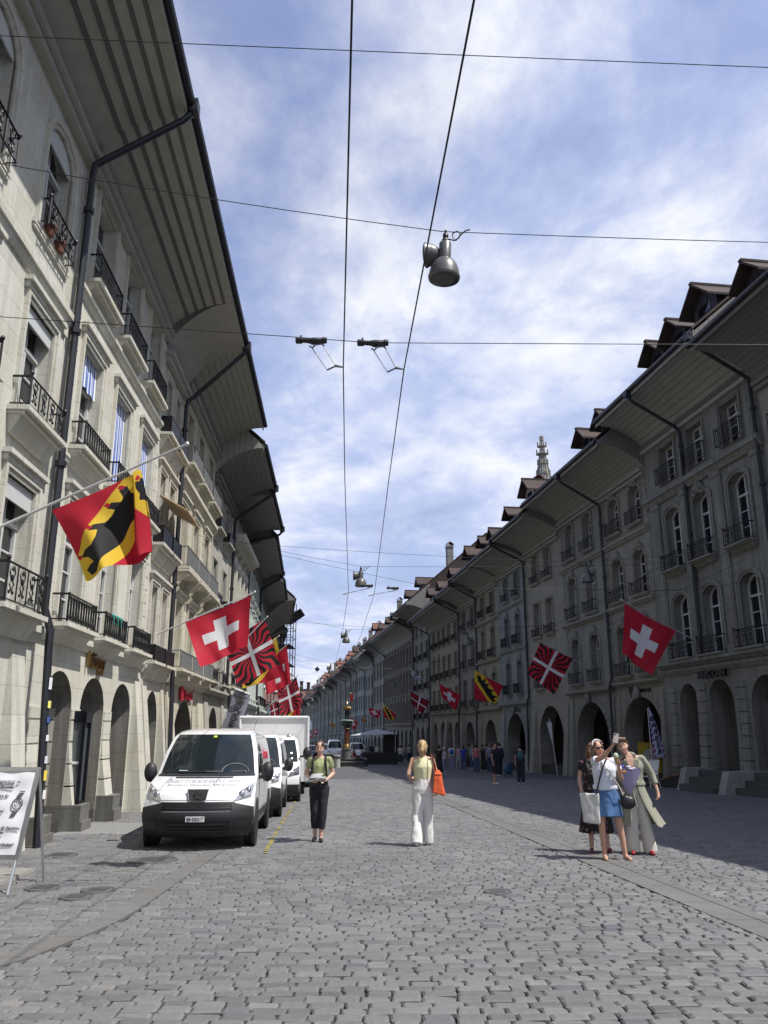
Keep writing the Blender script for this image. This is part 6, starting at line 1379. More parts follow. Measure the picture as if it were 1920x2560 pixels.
# fountain
p = pt(866, 1915, 70); root = thing('fountain', 'stone street fountain with an octagonal basin and a gilded painted column figure', 'fountain', (p.x, 70, gz(70) - .1)); M_GOLD = plain('shade dimmed gilding', (.20, .14, .05), .4, .7); root.scale = (.62, .62, .62); st = stone('dark basin stone', (.13, .13, .13), .6)  # gilding colour dimmed to carry the shade around the column
q = MB(); q.lathe([(3.1, 0), (3.1, .25), (2.5, .26), (2.5, 1.05), (2.62, 1.1), (2.62, 1.25), (2.3, 1.25), (2.3, .9), (0, .9)], 8); q.hexa([(-.4, -4.2, 0), (2.4, -4.2, 0), (2.4, -2.6, 0), (-.4, -2.6, 0)], [(-.4, -4.1, .75), (2.4, -4.1, .75), (2.4, -2.6, .75), (-.4, -2.6, .75)]); q.box(-.5, 2.5, -4.25, -2.6, .751, .86); q.build('basin', st, root)
q = MB(); q.lathe([(.62, .9), (.62, 2.25), (.7, 2.3), (.7, 2.45), (.45, 2.5)], 12); q.build('pedestal', st, root, True)
q = MB(); q.lathe([(.45, 2.45), (.55, 2.6), (.42, 2.95), (.36, 3.05), (.40, 3.1), (.36, 3.12)], 14); q.build('gilded_foot', M_GOLD, root, True); q = MB(); q.lathe([(.42, 4.95), (.50, 5.0), (.42, 5.1)], 14); q.build('gilded_ring', M_GOLD, root, True)
q = MB(); q.lathe([(.34, 3.1), (.31, 4.1), (.31, 5.0)], 14); sh = q.build('shaft', plain('dark red column paint', (.12, .02, .015), .5), root, True)
q = MB()
for k in range(8): a_ = PI * k / 4; q.tube([(.34 * math.cos(a_), .34 * math.sin(a_), 3.15), (.33 * math.cos(a_), .33 * math.sin(a_), 4.1)], .05, 5)
q.build('gilded_flutes', M_GOLD, sh)
q = MB(); q.lathe([(.35, 5.1), (.55, 5.4), (.72, 5.9), (.6, 6.0)], 12)
for k in range(8): a_ = PI * k / 4; q.ell((.6 * math.cos(a_), .6 * math.sin(a_), 5.65), .16, .16, .24, 6, 5)
q.build('capital', plain('painted capital', (.05, .06, .05), .5), root, True)
q = MB(); q.lathe([(.6, 6.0), (.9, 6.02), (.9, 6.14), (.6, 6.2)], 12); q.build('plate', plain('green copper plate', (.22, .33, .28), .6), root)
# the armoured standard bearer on top, one figure of lofted limbs
q = MB()
for s_ in (-1, 1): q.tube([(s_ * .16, 0, 6.2), (s_ * .17, -.04, 6.65), (s_ * .14, 0, 7.15)], [.12, .13, .17], 8); q.ell((s_ * .17, -.1, 6.24), .1, .2, .08, 8, 5)
q.lathe([(.2, 7.0), (.30, 7.25), (.27, 7.45), (.34, 7.8), (.28, 8.0), (.12, 8.08)], 12, sy=.75)
q.build('figure_armour', plain('dark figure armour', (.03, .03, .032), .35, .6), root, True)
q = MB(); q.lathe([(.36, 7.5), (.42, 7.62), (.36, 7.85), (.2, 8.02)], 12, sy=.8)
for s_ in (-1, 1): q.tube([(s_ * .32, 0, 7.9), (s_ * .5, -.12, 7.62), (s_ * .46, -.35, 7.55)], [.13, .11, .09], 8); q.ell((s_ * .33, 0, 7.95), .15, .14, .12, 8, 6)
q.build('gilded_breastplate', M_GOLD, root, True)
q = MB(); q.ell((0, -.02, 8.3), .17, .2, .21, 10, 8); q.ell((0, -.2, 8.24), .09, .1, .08, 8, 6); q.lathe([(.19, 8.36), (.2, 8.42), (.12, 8.55), (.04, 8.62)], 10); q.build('helmed_head', plain('pale gilt helmet', (.55, .45, .3), .4, .5), root, True)
q = MB(); q.tube([(-.5, -.35, 6.4), (-.48, -.35, 9.2)], .03, 6); q.build('staff', M_GOLD, root)
p = pt(846, 1916, 66); root = thing('litter_bin', 'small pale round bin in front of the fountain', 'bin', (p.x, 64, gz(64))); q = MB(); q.lathe([(.24, 0), (.27, .85), (.29, .87), (.29, .93), (.2, .94)], 14); q.build('drum', plain('pale concrete bin', (.4, .4, .37), .8), root, True); q = MB(); q.lathe([(.295, .72), (.295, .8)], 14); q.build('band', M_BLK, root)

# ---------------------------------------------------------------- people
def organic(name, q, mat, parent, voxel=.011, smooth=5, wr=0.0, ws=14.0, seed=0.0, fac=.6):
    me = q.mesh('tmp', mat); o = bpy.data.objects.new('tmp', me)
    m = o.modifiers.new('r', 'REMESH'); m.mode = 'VOXEL'; m.voxel_size = voxel; m.use_smooth_shade = True
    s = o.modifiers.new('s', 'SMOOTH'); s.iterations = smooth; s.factor = fac
    r = evalmesh(o, name)
    if wr:
        nv = len(r.vertices); co = [0.0] * (3 * nv); no = [0.0] * (3 * nv)
        r.vertices.foreach_get('co', co); r.vertices.foreach_get('normal', no)
        for i in range(0, 3 * nv, 3):
            x, y, z = co[i:i + 3]
            k = wr * (noise.noise((x * ws + seed, y * ws, z * ws * .55)) + .5 * noise.noise((x * ws * 2.3, y * ws * 2.3 + seed, z * ws)))
            co[i] += no[i] * k; co[i + 1] += no[i + 1] * k; co[i + 2] += no[i + 2] * k
        r.vertices.foreach_set('co', co); r.update()
    if not r.materials: r.materials.append(mat)
    r.polygons.foreach_set('use_smooth', [True] * len(r.polygons))
    return link(name, r, parent)
def cap(q, p0, p1, r0, r1, n=10):
    p0, p1 = Vector(p0), Vector(p1); q.tube([p0, p1], [r0, r1], n); q.ell(p0, r0, r0, r0, n, 6); q.ell(p1, r1, r1, r1, n, 6)
def chain(q, pts, rs, n=10):
    for i in range(len(pts) - 1): cap(q, pts[i], pts[i + 1], rs[i], rs[i + 1], n)
def hand(q, w, d, nrm, curl=.5, s=1.0, thumb=1):
    w, d, nrm = Vector(w), Vector(d).normalized(), Vector(nrm); nrm = (nrm - d * nrm.dot(d)).normalized(); sd = d.cross(nrm)
    pc = w + d * .05 * s; cap(q, w, pc + d * .02 * s, .024 * s, .03 * s, 8)
    for k in (-1, 0, 1): cap(q, w + d * .02, w + d * .085 * s + sd * .022 * k * s, .016 * s, .015 * s, 6)
    for k, L in enumerate((.068, .078, .073, .058)):
        b = w + d * .088 * s + sd * (.027 - .018 * k) * s; m = b + (d * math.cos(curl * .8) + nrm * math.sin(curl * .8)) * L * .5 * s
        e = m + (d * math.cos(curl * 2) + nrm * math.sin(curl * 2)) * L * .5 * s; cap(q, b, m, .0095 * s, .009 * s, 6); cap(q, m, e, .009 * s, .0075 * s, 6)
    t0 = w + d * .03 * s + sd * .026 * s * thumb; t1 = t0 + (d * .6 + sd * .75 * thumb + nrm * .3).normalized() * .035 * s; t2 = t1 + (d * .9 + nrm * .5).normalized() * .03 * s
    cap(q, t0, t1, .012 * s, .0105 * s, 6); cap(q, t1, t2, .0105 * s, .009 * s, 6)
J0 = dict(hipL=(.085, 0, .88), kneeL=(.095, -.015, .48), ankL=(.095, .025, .075), toeL=(.115, -.13, .02), hipR=(-.085, 0, .88), kneeR=(-.095, -.015, .48), ankR=(-.095, .025, .075), toeR=(-.115, -.13, .02),
          pelvis=(0, 0, .93), waist=(0, -.005, 1.06), chest=(0, .0, 1.26), neck=(0, .01, 1.42), head=(0, -.02, 1.575),
          shL=(.165, .005, 1.375), elL=(.215, .03, 1.11), wrL=(.225, -.03, .875), shR=(-.165, .005, 1.375), elR=(-.215, .03, 1.11), wrR=(-.225, -.03, .875),
          hdL=(.0, -.25, -1), hdR=(.0, -.25, -1), hnL=(-1, 0, 0), hnR=(1, 0, 0), curl=.55, hr=(0, 0, 0))
def skinmat(k): return plain('skin %d' % k, [(.52, .30, .21), (.58, .36, .27), (.44, .25, .17), (.36, .2, .13)][k], .55, var=.06, vscale=20)
def person(label, loc, yaw, h=1.70, J=None, skin=0, vox=.011, face=True, group=None, name='person'):
    j = dict(J0); j.update(J or {}); j = {k: (Vector(v) if isinstance(v, tuple) else v) for k, v in j.items()}
    root = thing(name, label, 'person', loc, yaw, group); root.scale = (h / 1.7,) * 3
    q = MB(); mt = skinmat(skin)
    for s in 'LR':
        chain(q, [j['hip' + s], j['knee' + s], j['ank' + s]], [.082, .052, .036]); k = j['knee' + s].lerp(j['ank' + s], .3); q.ell(k + Vector((0, .015, 0)), .052, .055, .10, 10, 6)
        ft = j['toe' + s]; a = j['ank' + s]; cap(q, a + Vector((0, .02, -.035)), a.lerp(ft, .55) + Vector((0, 0, -.008)), .034, .03, 8); cap(q, a.lerp(ft, .55) + Vector((0, 0, -.01)), ft, .032, .022, 8)
        chain(q, [j['sh' + s], j['el' + s], j['wr' + s]], [.046, .036, .024]); f = j['el' + s].lerp(j['wr' + s], .25); q.ell(f, .037, .037, .05, 8, 6)
        hand(q, j['wr' + s], j['hd' + s], j['hn' + s], j['curl'], 1.0, 1 if s == 'L' else -1)
    sh = (j['shL'] - j['shR']); ax = math.atan2(sh.y, sh.x)
    rz = Matrix.Rotation(ax, 3, 'Z')
    q.ell(j['pelvis'], .155, .11, .12, 12, 8, rot=rz); q.ell(j['waist'], .125, .095, .12, 12, 8, rot=rz); q.ell(j['chest'], .15, .105, .16, 12, 8, rot=rz)
    for s in 'LR': cap(q, j['neck'] + Vector((0, 0, -.02)), j['sh' + s], .05, .045, 8)
    hd = j['head']; M = Matrix.Rotation(j['hr'][2], 3, 'Z') @ Matrix.Rotation(j['hr'][1], 3, 'Y') @ Matrix.Rotation(j['hr'][0], 3, 'X')
    H_ = lambda x, y, z: hd + M @ Vector((x, y, z))
    cap(q, j['neck'] - Vector((0, 0, .03)), H_(0, .015, -.07), .052, .047, 10)
    q.ell(H_(0, .012, .025), .073, .09, .092, 14, 10, rot=M); q.ell(H_(0, -.025, -.035), .058, .062, .075, 12, 8, rot=M); q.ell(H_(0, -.05, -.088), .03, .028, .024, 8, 6, rot=M)
    cap(q, H_(0, -.083, .005), H_(0, -.1, -.028), .0085, .0135, 6)
    for s in (-1, 1): q.ell(H_(s * .074, .015, -.01), .010, .02, .03, 6, 6, rot=M); q.ell(H_(s * .038, -.06, -.03), .026, .026, .026, 8, 6, rot=M)
    body = organic('body', q, mt, root, vox, 4)
    if face:
        e = MB()
        for s in (-1, 1): e.ell(H_(s * .030, -.0815, .006), .014, .008, .0075, 8, 6, rot=M)
        e.build('eyes', plain('eye', (.05, .035, .03), .3), root, True); e = MB()
        for s in (-1, 1): e.tube([H_(s * .014, -.088, .024), H_(s * .032, -.086, .029), H_(s * .05, -.073, .022)], [.004, .0045, .003], 5)
        e.build('eyebrows', plain('brow hair', (.07, .045, .03), .8), root); e = MB(); e.ell(H_(0, -.083, -.058), .023, .012, .0085, 10, 6, rot=M); e.build('lips', plain('lips', (.40, .13, .11), .45), root, True)
    return root, j, H_, M
def cloth(n, c, v=.1): return plain(n, c, .85, var=v, vscale=9)
def torso(q, j, gx=.022, hem=.90, sleeves=.5, top=1.40, nk=True, flare=0.0):
    c, w, p = j['chest'], j['waist'], j['pelvis']; rz = Matrix.Rotation(math.atan2((j['shL'] - j['shR']).y, (j['shL'] - j['shR']).x), 3, 'Z')
    def ringp(ce, z, rx, ry, n=20): return [tuple(Vector((ce.x, ce.y, z)) + rz @ Vector((rx * math.cos(2 * PI * k / n), ry * math.sin(2 * PI * k / n), 0))) for k in range(n)]
    nk_ = j['neck']
    R_ = [ringp(p, hem, .158 + gx + flare, .112 + gx + flare), ringp(p, hem + .06, .155 + gx + flare * .6, .112 + gx)] if hem < 1.0 else []
    R_ += [ringp(w, 1.05, .128 + gx, .098 + gx), ringp(w.lerp(c, .5), 1.16, .140 + gx, .108 + gx), ringp(c, 1.26, .155 + gx, .118 + gx), ringp(c, 1.33, .155 + gx * .6, .10 + gx * .6), ringp(c.lerp(nk_, .7), 1.385, .115, .078), ringp(nk_, 1.415, .075, .065)]
    q.loft(R_)
    if not isinstance(sleeves, dict): sleeves = {'L': sleeves, 'R': sleeves}
    for s in 'LR':
        if sleeves[s] <= 0: q.ell(j['sh' + s].lerp(c, .22), .055, .06, .06, 10, 6); continue
        a, b, d = j['sh' + s], j['el' + s], j['wr' + s]
        cap(q, c.lerp(a, .6) + Vector((0, 0, .04)), a, .06, .058)
        if sleeves[s] <= 1: e = a.lerp(b, sleeves[s]); q.tube([a, e], [.060, .055 + .008 * (sleeves[s] < .8)], 14)
        else: chain(q, [a, b], [.062, .056]); q.tube([b, b.lerp(d, sleeves[s] - 1)], [.056, .052], 14); q.ell(b, .056, .056, .056, 10, 6)
def legs(q, j, r=(.10, .075, .06), end=1.0, waist=1.06, hipr=.16):
    p, w = j['pelvis'], j['waist']; n = 18
    ell_ = lambda ce, z, rx, ry: [(ce.x + rx * math.cos(2 * PI * k / n), ce.y + ry * math.sin(2 * PI * k / n), z) for k in range(n)]
    q.loft([ell_(p, .82, hipr * .95, .11), ell_(p, .90, hipr + .012, .125), ell_(p, .96, hipr, .12), ell_(w, waist, .138, .108)])
    for s in 'LR':
        a, k, e = j['hip' + s], j['knee' + s], j['ank' + s]; e2 = k.lerp(e, end)
        q.tube([a + Vector((0, 0, .03)), a.lerp(k, .5), k, k.lerp(e2, .5), e2], [r[0], (r[0] + r[1]) / 2, r[1], (r[1] + r[2]) / 2, r[2]], 14); q.ell(a, r[0], r[0], r[0], 12, 8)
def skirt(q, j, z1, rx, ry, folds=9, amp=.012, cx=(0, 0), z0=1.06):
    n = 40; rings = []
    for i in range(9):
        t = i / 8; z = z0 + (z1 - z0) * t; f = min(1, t * 2.2); ax = .140 + (.196 - .140) * f + (rx - .196) * max(0, t - .35) / .65; ay = .110 + (.138 - .110) * f + (ry - .138) * max(0, t - .35) / .65
        ce = j['waist'].lerp(j['pelvis'], min(1, t * 2)); rings.append([(ce.x + cx[0] * t + (ax + amp * t * math.sin(folds * 2 * PI * k / n)) * math.cos(2 * PI * k / n), ce.y + cx[1] * t + (ay + amp * t * math.sin(folds * 2 * PI * k / n)) * math.sin(2 * PI * k / n), z) for k in range(n)])
    q.loft(rings)
def hairset(q, H_, M, style):
    q.ell(H_(0, .03, .045), .082, .086, .085, 12, 8, rot=M); q.ell(H_(0, .055, .0), .072, .06, .085, 10, 8, rot=M)
    for s in (-1, 1): cap(q, H_(s * .05, -.055, .085), H_(s * .078, .02, .02), .02, .022, 6)
    if style == 'tied': q.ell(H_(0, .125, .02), .04, .04, .045, 8, 6)
    if style == 'pony': q.ell(H_(0, .115, .03), .036, .03, .036, 8, 6); chain(q, [H_(0, .125, .02), H_(.012, .14, -.06), H_(.02, .115, -.18)], [.034, .046, .016]); [q.ell(H_(sx * .045, .06, -.02), .035, .05, .09, 8, 6, rot=M) for sx in (-1, 1)]
    if style == 'long':
        for s in (-1, 1): chain(q, [H_(s * .06, .03, .03), H_(s * .08, .04, -.08), H_(s * .09, .04, -.2)], [.04, .04, .025])
        chain(q, [H_(0, .07, .0), H_(0, .085, -.12), H_(0, .07, -.22)], [.06, .06, .03])
    if style == 'swept': chain(q, [H_(.06, -.05, .095), H_(-.02, -.065, .115), H_(-.095, -.04, .075)], [.03, .042, .02]); q.ell(H_(0, .02, .075), .08, .085, .06, 10, 6, rot=M)
def shoes(root, j, mat, low=True, sole=None):
    for s in 'LR':
        q = MB(); a, t = j['ank' + s], j['toe' + s]
        chain(q, [a + Vector((0, .03, -.045)), a.lerp(t, .5) + Vector((0, 0, -.01)), t + Vector((0, -.015, .008))], [.036, .038, .03], 8)
        q.v = [(x, y, max(z, -.002)) for x, y, z in q.v]; organic('shoe', q, mat, root, .012, 2)
# -- the woman walking towards the camera
def W1():
    y = 15.0; root, j, H_, M = person('woman in olive t-shirt and dark cropped trousers walking with papers in both hands', (-1.15, y, gz(y)), R(3), 1.69, dict(
        kneeL=(.07, -.04, .48), ankL=(.045, -.05, .075), toeL=(.06, -.21, .022), kneeR=(-.075, -.01, .48), ankR=(-.06, .06, .085), toeR=(-.085, -.09, .02),
        elL=(.245, .06, 1.13), wrL=(.105, -.17, 1.02), hdL=(-1, -.35, .05), hnL=(0, .2, 1), elR=(-.245, .06, 1.13), wrR=(-.115, -.17, 1.01), hdR=(1, -.35, .05), hnR=(0, .2, 1), curl=.8, hr=(R(8), 0, R(-4))), 1)
    q = MB(); torso(q, j, .016, 1.02, .55); organic('t_shirt', q, cloth('olive t-shirt', (.28, .31, .15)), root, .011, 5, .010)
    q = MB(); legs(q, j, (.098, .076, .066), .66, 1.09); organic('trousers', q, cloth('navy black trousers', (.012, .014, .020)), root, .011, 5, .009)
    q = MB(); hairset(q, H_, M, 'tied'); organic('hair', q, plain('brown hair', (.10, .06, .035), .6), root, .009, 3)
    shoes(root, j, cloth('black sandals', (.012, .012, .012)))
    o = root.location; q = MB()
    for k, (dx, dz, rz_, tl) in enumerate([(0, 0, .1, .1), (.02, .012, -.2, .2), (-.03, .02, .5, .35), (-.06, .035, .9, .8)]):
        m = Matrix.Rotation(rz_, 3, 'Z') @ Matrix.Rotation(-tl, 3, 'X'); c = Vector((dx, 0, dz))
        q.hexa([tuple(c + m @ Vector(p)) for p in ((-.15, -.1, 0), (.15, -.1, 0), (.13, .1, .01), (-.15, .1, .012))], [tuple(c + m @ Vector(p)) for p in ((-.15, -.1, .006), (.15, -.1, .006), (.13, .1, .018), (-.15, .1, .02))])
    pr = q.build('paper_stack', cloth('white papers', (.75, .76, .76), .05)); pr.location = (o.x, y - .26, o.z + 1.03); tag(pr, 'loose white papers held by the woman in the olive t-shirt', 'papers')
    root2 = thing('backpack', 'black backpack worn by the woman in the olive t-shirt', 'backpack', (o.x, y, o.z)); q = MB()
    q.ell((0, .20, 1.2), .14, .08, .2, 10, 8); organic('pack', q, cloth('black bag cloth', (.012, .012, .013)), root2, .02, 2); q = MB()
    for s in (-1, 1): q.tube([(s * .10, .1, 1.40), (s * .105, -.02, 1.425), (s * .115, -.115, 1.33), (s * .125, -.125, 1.2), (s * .14, -.06, 1.06), (s * .14, .1, 1.02)], .018, 6)
    q.build('straps', cloth('black bag cloth', (0, 0, 0)), root2, True)
    root3 = thing('belt_bag', 'small black belt bag on the hip of the woman in the olive t-shirt', 'bag', (o.x, y, o.z)); q = MB(); q.ell((-.09, -.125, .96), .085, .035, .045, 10, 6); q.build('pouch', plain('black leather', (.02, .02, .022), .35), root3, True); q = MB(); q.tube([(.15 * math.cos(t), .12 * math.sin(t), .975) for t in [2 * PI * k / 20 for k in range(21)]], .012, 5); q.build('belt', plain('black leather', (0, 0, 0)), root3)
W1()
# -- the woman walking away
def W2():
    y = 14.35; root, j, H_, M = person('woman seen from behind in a pale yellow sleeveless top and wide white trousers', (.66, y, gz(y)), R(178), 1.70, dict(
        kneeL=(.10, .03, .48), ankL=(.115, .16, .10), toeL=(.125, .02, .02), kneeR=(-.085, -.06, .49), ankR=(-.075, -.10, .085), toeR=(-.085, -.26, .03),
        elL=(-.0, 0, 0), hr=(R(6), 0, 0)) | dict(elL=(.245, .10, 1.14), wrL=(.20, -.12, 1.03), hdL=(-.3, -1, .3), elR=(-.24, .02, 1.12), wrR=(-.235, -.10, .90), curl=.7), 0)
    q = MB(); torso(q, j, .014, 1.03, 0); organic('sleeveless_top', q, cloth('pale yellow knit', (.70, .68, .42), .06), root, .011, 5, .005)
    q = MB(); legs(q, j, (.104, .088, .096), 1.12, 1.09, .16); organic('trousers', q, cloth('white trousers', (.72, .71, .68), .05), root, .011, 6, .013, 9)
    q = MB(); hairset(q, H_, M, 'pony'); organic('hair', q, plain('blond hair', (.38, .26, .13), .5, var=.5, vscale=55), root, .009, 3)
    shoes(root, j, cloth('white shoes', (.65, .65, .63)))
    o = root.location; r2 = thing('shoulder_bag', 'orange red tote bag on the right shoulder of the woman walking away', 'bag', (o.x, y, o.z + .03), R(178)); r2.scale = root.scale; q = MB()
    q.hexa([(-.33, -.11, 1.10), (-.20, -.11, 1.10), (-.20, .20, 1.12), (-.33, .20, 1.12)], [(-.26, -.03, 1.18), (-.20, -.03, 1.18), (-.20, .12, 1.18), (-.26, .12, 1.18)])
    q.hexa([(-.36, -.13, .82), (-.17, -.13, .84), (-.17, .24, .82), (-.38, .26, .77)], [(-.31, -.11, 1.12), (-.19, -.11, 1.12), (-.19, .18, 1.14), (-.31, .18, 1.14)]); organic('bag', q, cloth('orange red bag cloth', (.62, .10, .03), .1), r2, .013, 3, .014, 9)
    q = MB()
    for dy in (.0, .09): q.tube([(-.22, dy - .03, 1.15), (-.20, dy - .04, 1.30), (-.165, dy - .03, 1.43), (-.13, dy - .0, 1.44), (-.165, dy + .05, 1.40), (-.215, dy + .05, 1.25), (-.22, dy + .05, 1.15)], .010, 5)
    q.build('handles', cloth('dark red strap', (.15, .02, .02)), r2, True)
W2()
# -- the three friends
def W3():
    y = 12.7; root, j, H_, M = person('woman in white t-shirt and denim skirt raising a phone for a selfie', (3.33, y, gz(y)), R(-10), 1.70, dict(
        hipL=(.10, 0, .88), kneeL=(.17, -.0, .48), ankL=(.22, .0, .07), toeL=(.27, -.14, .018), kneeR=(-.09, -.04, .47), ankR=(-.075, -.02, .07), toeR=(-.07, -.18, .018),
        neck=(-.01, .0, 1.42), head=(-.075, -.02, 1.565), shR=(-.15, -.04, 1.38), elR=(-.02, -.27, 1.45), wrR=(.13, -.40, 1.635), hdR=(.25, -.1, 1), hnR=(.6, .5, .2),
        elL=(.245, .03, 1.12), wrL=(.20, -.16, 1.30), hdL=(-.1, -.1, 1), hnL=(-.5, -.9, 0), curl=.95, hr=(R(-6), R(-8), R(24))), 0)
    q = MB(); torso(q, j, .030, .97, dict(L=.5, R=.35)); organic('t_shirt', q, cloth('white t-shirt', (.66, .70, .78), .05), root, .011, 5, .013, 11)
    q = MB(); skirt(q, j, .60, .225, .17, 7, .014); organic('skirt', q, cloth('blue denim', (.075, .16, .33), .25), root, .011, 3, .006)
    q = MB(); hairset(q, H_, M, 'long'); organic('hair', q, plain('dark blond hair', (.17, .11, .07), .55, var=.3, vscale=30), root, .009, 3)
    q = MB(); [q.ell(H_(s * .035, -.088, .008), .028, .012, .022, 10, 6, rot=M) for s in (-1, 1)]; q.tube([H_(-.075, -.02, .015), H_(-.06, -.075, .015), H_(0, -.096, .012), H_(.06, -.075, .015), H_(.075, -.02, .015)], .005, 5); q.build('sunglasses', plain('dark sunglass lens', (.03, .012, .012), .15), root, True)
    q = MB(); q.tube([H_(.082 * math.cos(t), -.02 + .02 * math.sin(t), .055 + .075 * math.sin(t)) for t in [PI * k / 10 for k in range(11)]], .010, 6); q.build('headband', cloth('white headband', (.7, .7, .7)), root, True)
    shoes(root, j, skinmat(0)); 
    for s in 'LR':
        q = MB(); a, t = j['ank' + s], j['toe' + s]; c = a.lerp(t, .45); q.tube([(a.x, a.y + .05, .004), (c.x, c.y, .004), (t.x, t.y - .03, .004)], [.03, .04, .035], 8); q.build('flip_flop_sole', cloth('tan sole', (.25, .16, .1)), root, True)
    o = root.location; sc = root.scale[0]; W = lambda p: Matrix.Translation(o) @ Matrix.Rotation(R(-10), 4, 'Z') @ (Vector(p) * sc)
    ph = thing('phone', 'phone held up by the woman in the denim skirt', 'phone', W((.165, -.42, 1.72)), R(-10)); q = MB(); m = Matrix.Rotation(R(-25), 3, 'X') @ Matrix.Rotation(R(12), 3, 'Y')
    q.hexa([tuple(m @ Vector(p)) for p in ((-.037, -.005, -.075), (.037, -.005, -.075), (.037, .005, -.075), (-.037, .005, -.075))], [tuple(m @ Vector(p)) for p in ((-.037, -.005, .075), (.037, -.005, .075), (.037, .005, .075), (-.037, .005, .075))]); q.build('case', plain('pale phone case', (.25, .25, .24), .4), ph); q = MB(); q.ell(tuple(m @ Vector((-.018, -.007, .05))), .014, .004, .014, 8, 5); q.build('camera_lens', M_BLK, ph)
    ic = thing('ice_cream', 'small pistachio ice cream held in the other hand of the woman in the denim skirt', 'ice cream', W((.165, -.21, 1.44)), 0); q = MB(); q.ell((0, 0, .02), .04, .04, .05, 10, 8); q.build('scoop', cloth('pale pistachio', (.55, .60, .42)), ic, True); q = MB(); q.lathe([(.012, -.10), (.036, .0)], 10); q.build('cone', cloth('wafer', (.42, .25, .1)), ic)
    tb = thing('tote_bag', 'off white cloth tote bag on a black strap beside the blue denim skirt', 'bag', W((0, 0, 0)), R(-10)); q = MB()
    q.hexa([(-.36, -.16, .52), (-.13, -.18, .50), (-.13, -.06, .50), (-.34, -.02, .53)], [(-.40, -.18, .92), (-.11, -.20, .93), (-.11, -.10, .93), (-.38, -.05, .92)]); organic('bag', q, cloth('off white canvas', (.58, .57, .53), .06), tb, .012, 3, .012, 8); q = MB()
    q.tube([(-.15, -.19, .92), (-.10, -.175, 1.1), (-.03, -.165, 1.3), (.04, -.06, 1.42), (.04, .05, 1.41), (-.08, .14, 1.2), (-.2, .06, .95)], .014, 6); q.build('strap', cloth('black strap', (.012, .012, .012)), tb, True)
    hb = thing('handbag', 'black half moon handbag on a pale strap of the woman in the denim skirt', 'bag', W((0, 0, 0)), R(-10)); q = MB(); q.ell((.30, -.09, .80), .12, .06, .10, 12, 8); q.ell((.24, -.09, .88), .05, .05, .08, 8, 6); organic('bag', q, plain('soft black leather', (.015, .015, .015), .4), hb, .014, 3); q = MB()
    q.tube([(.25, -.11, .86), (.20, -.16, 1.0), (.08, -.17, 1.2), (-.03, -.13, 1.36), (-.08, -.02, 1.43)], .010, 5); q.build('strap', cloth('pale rope strap', (.5, .46, .38)), hb, True)
W3()
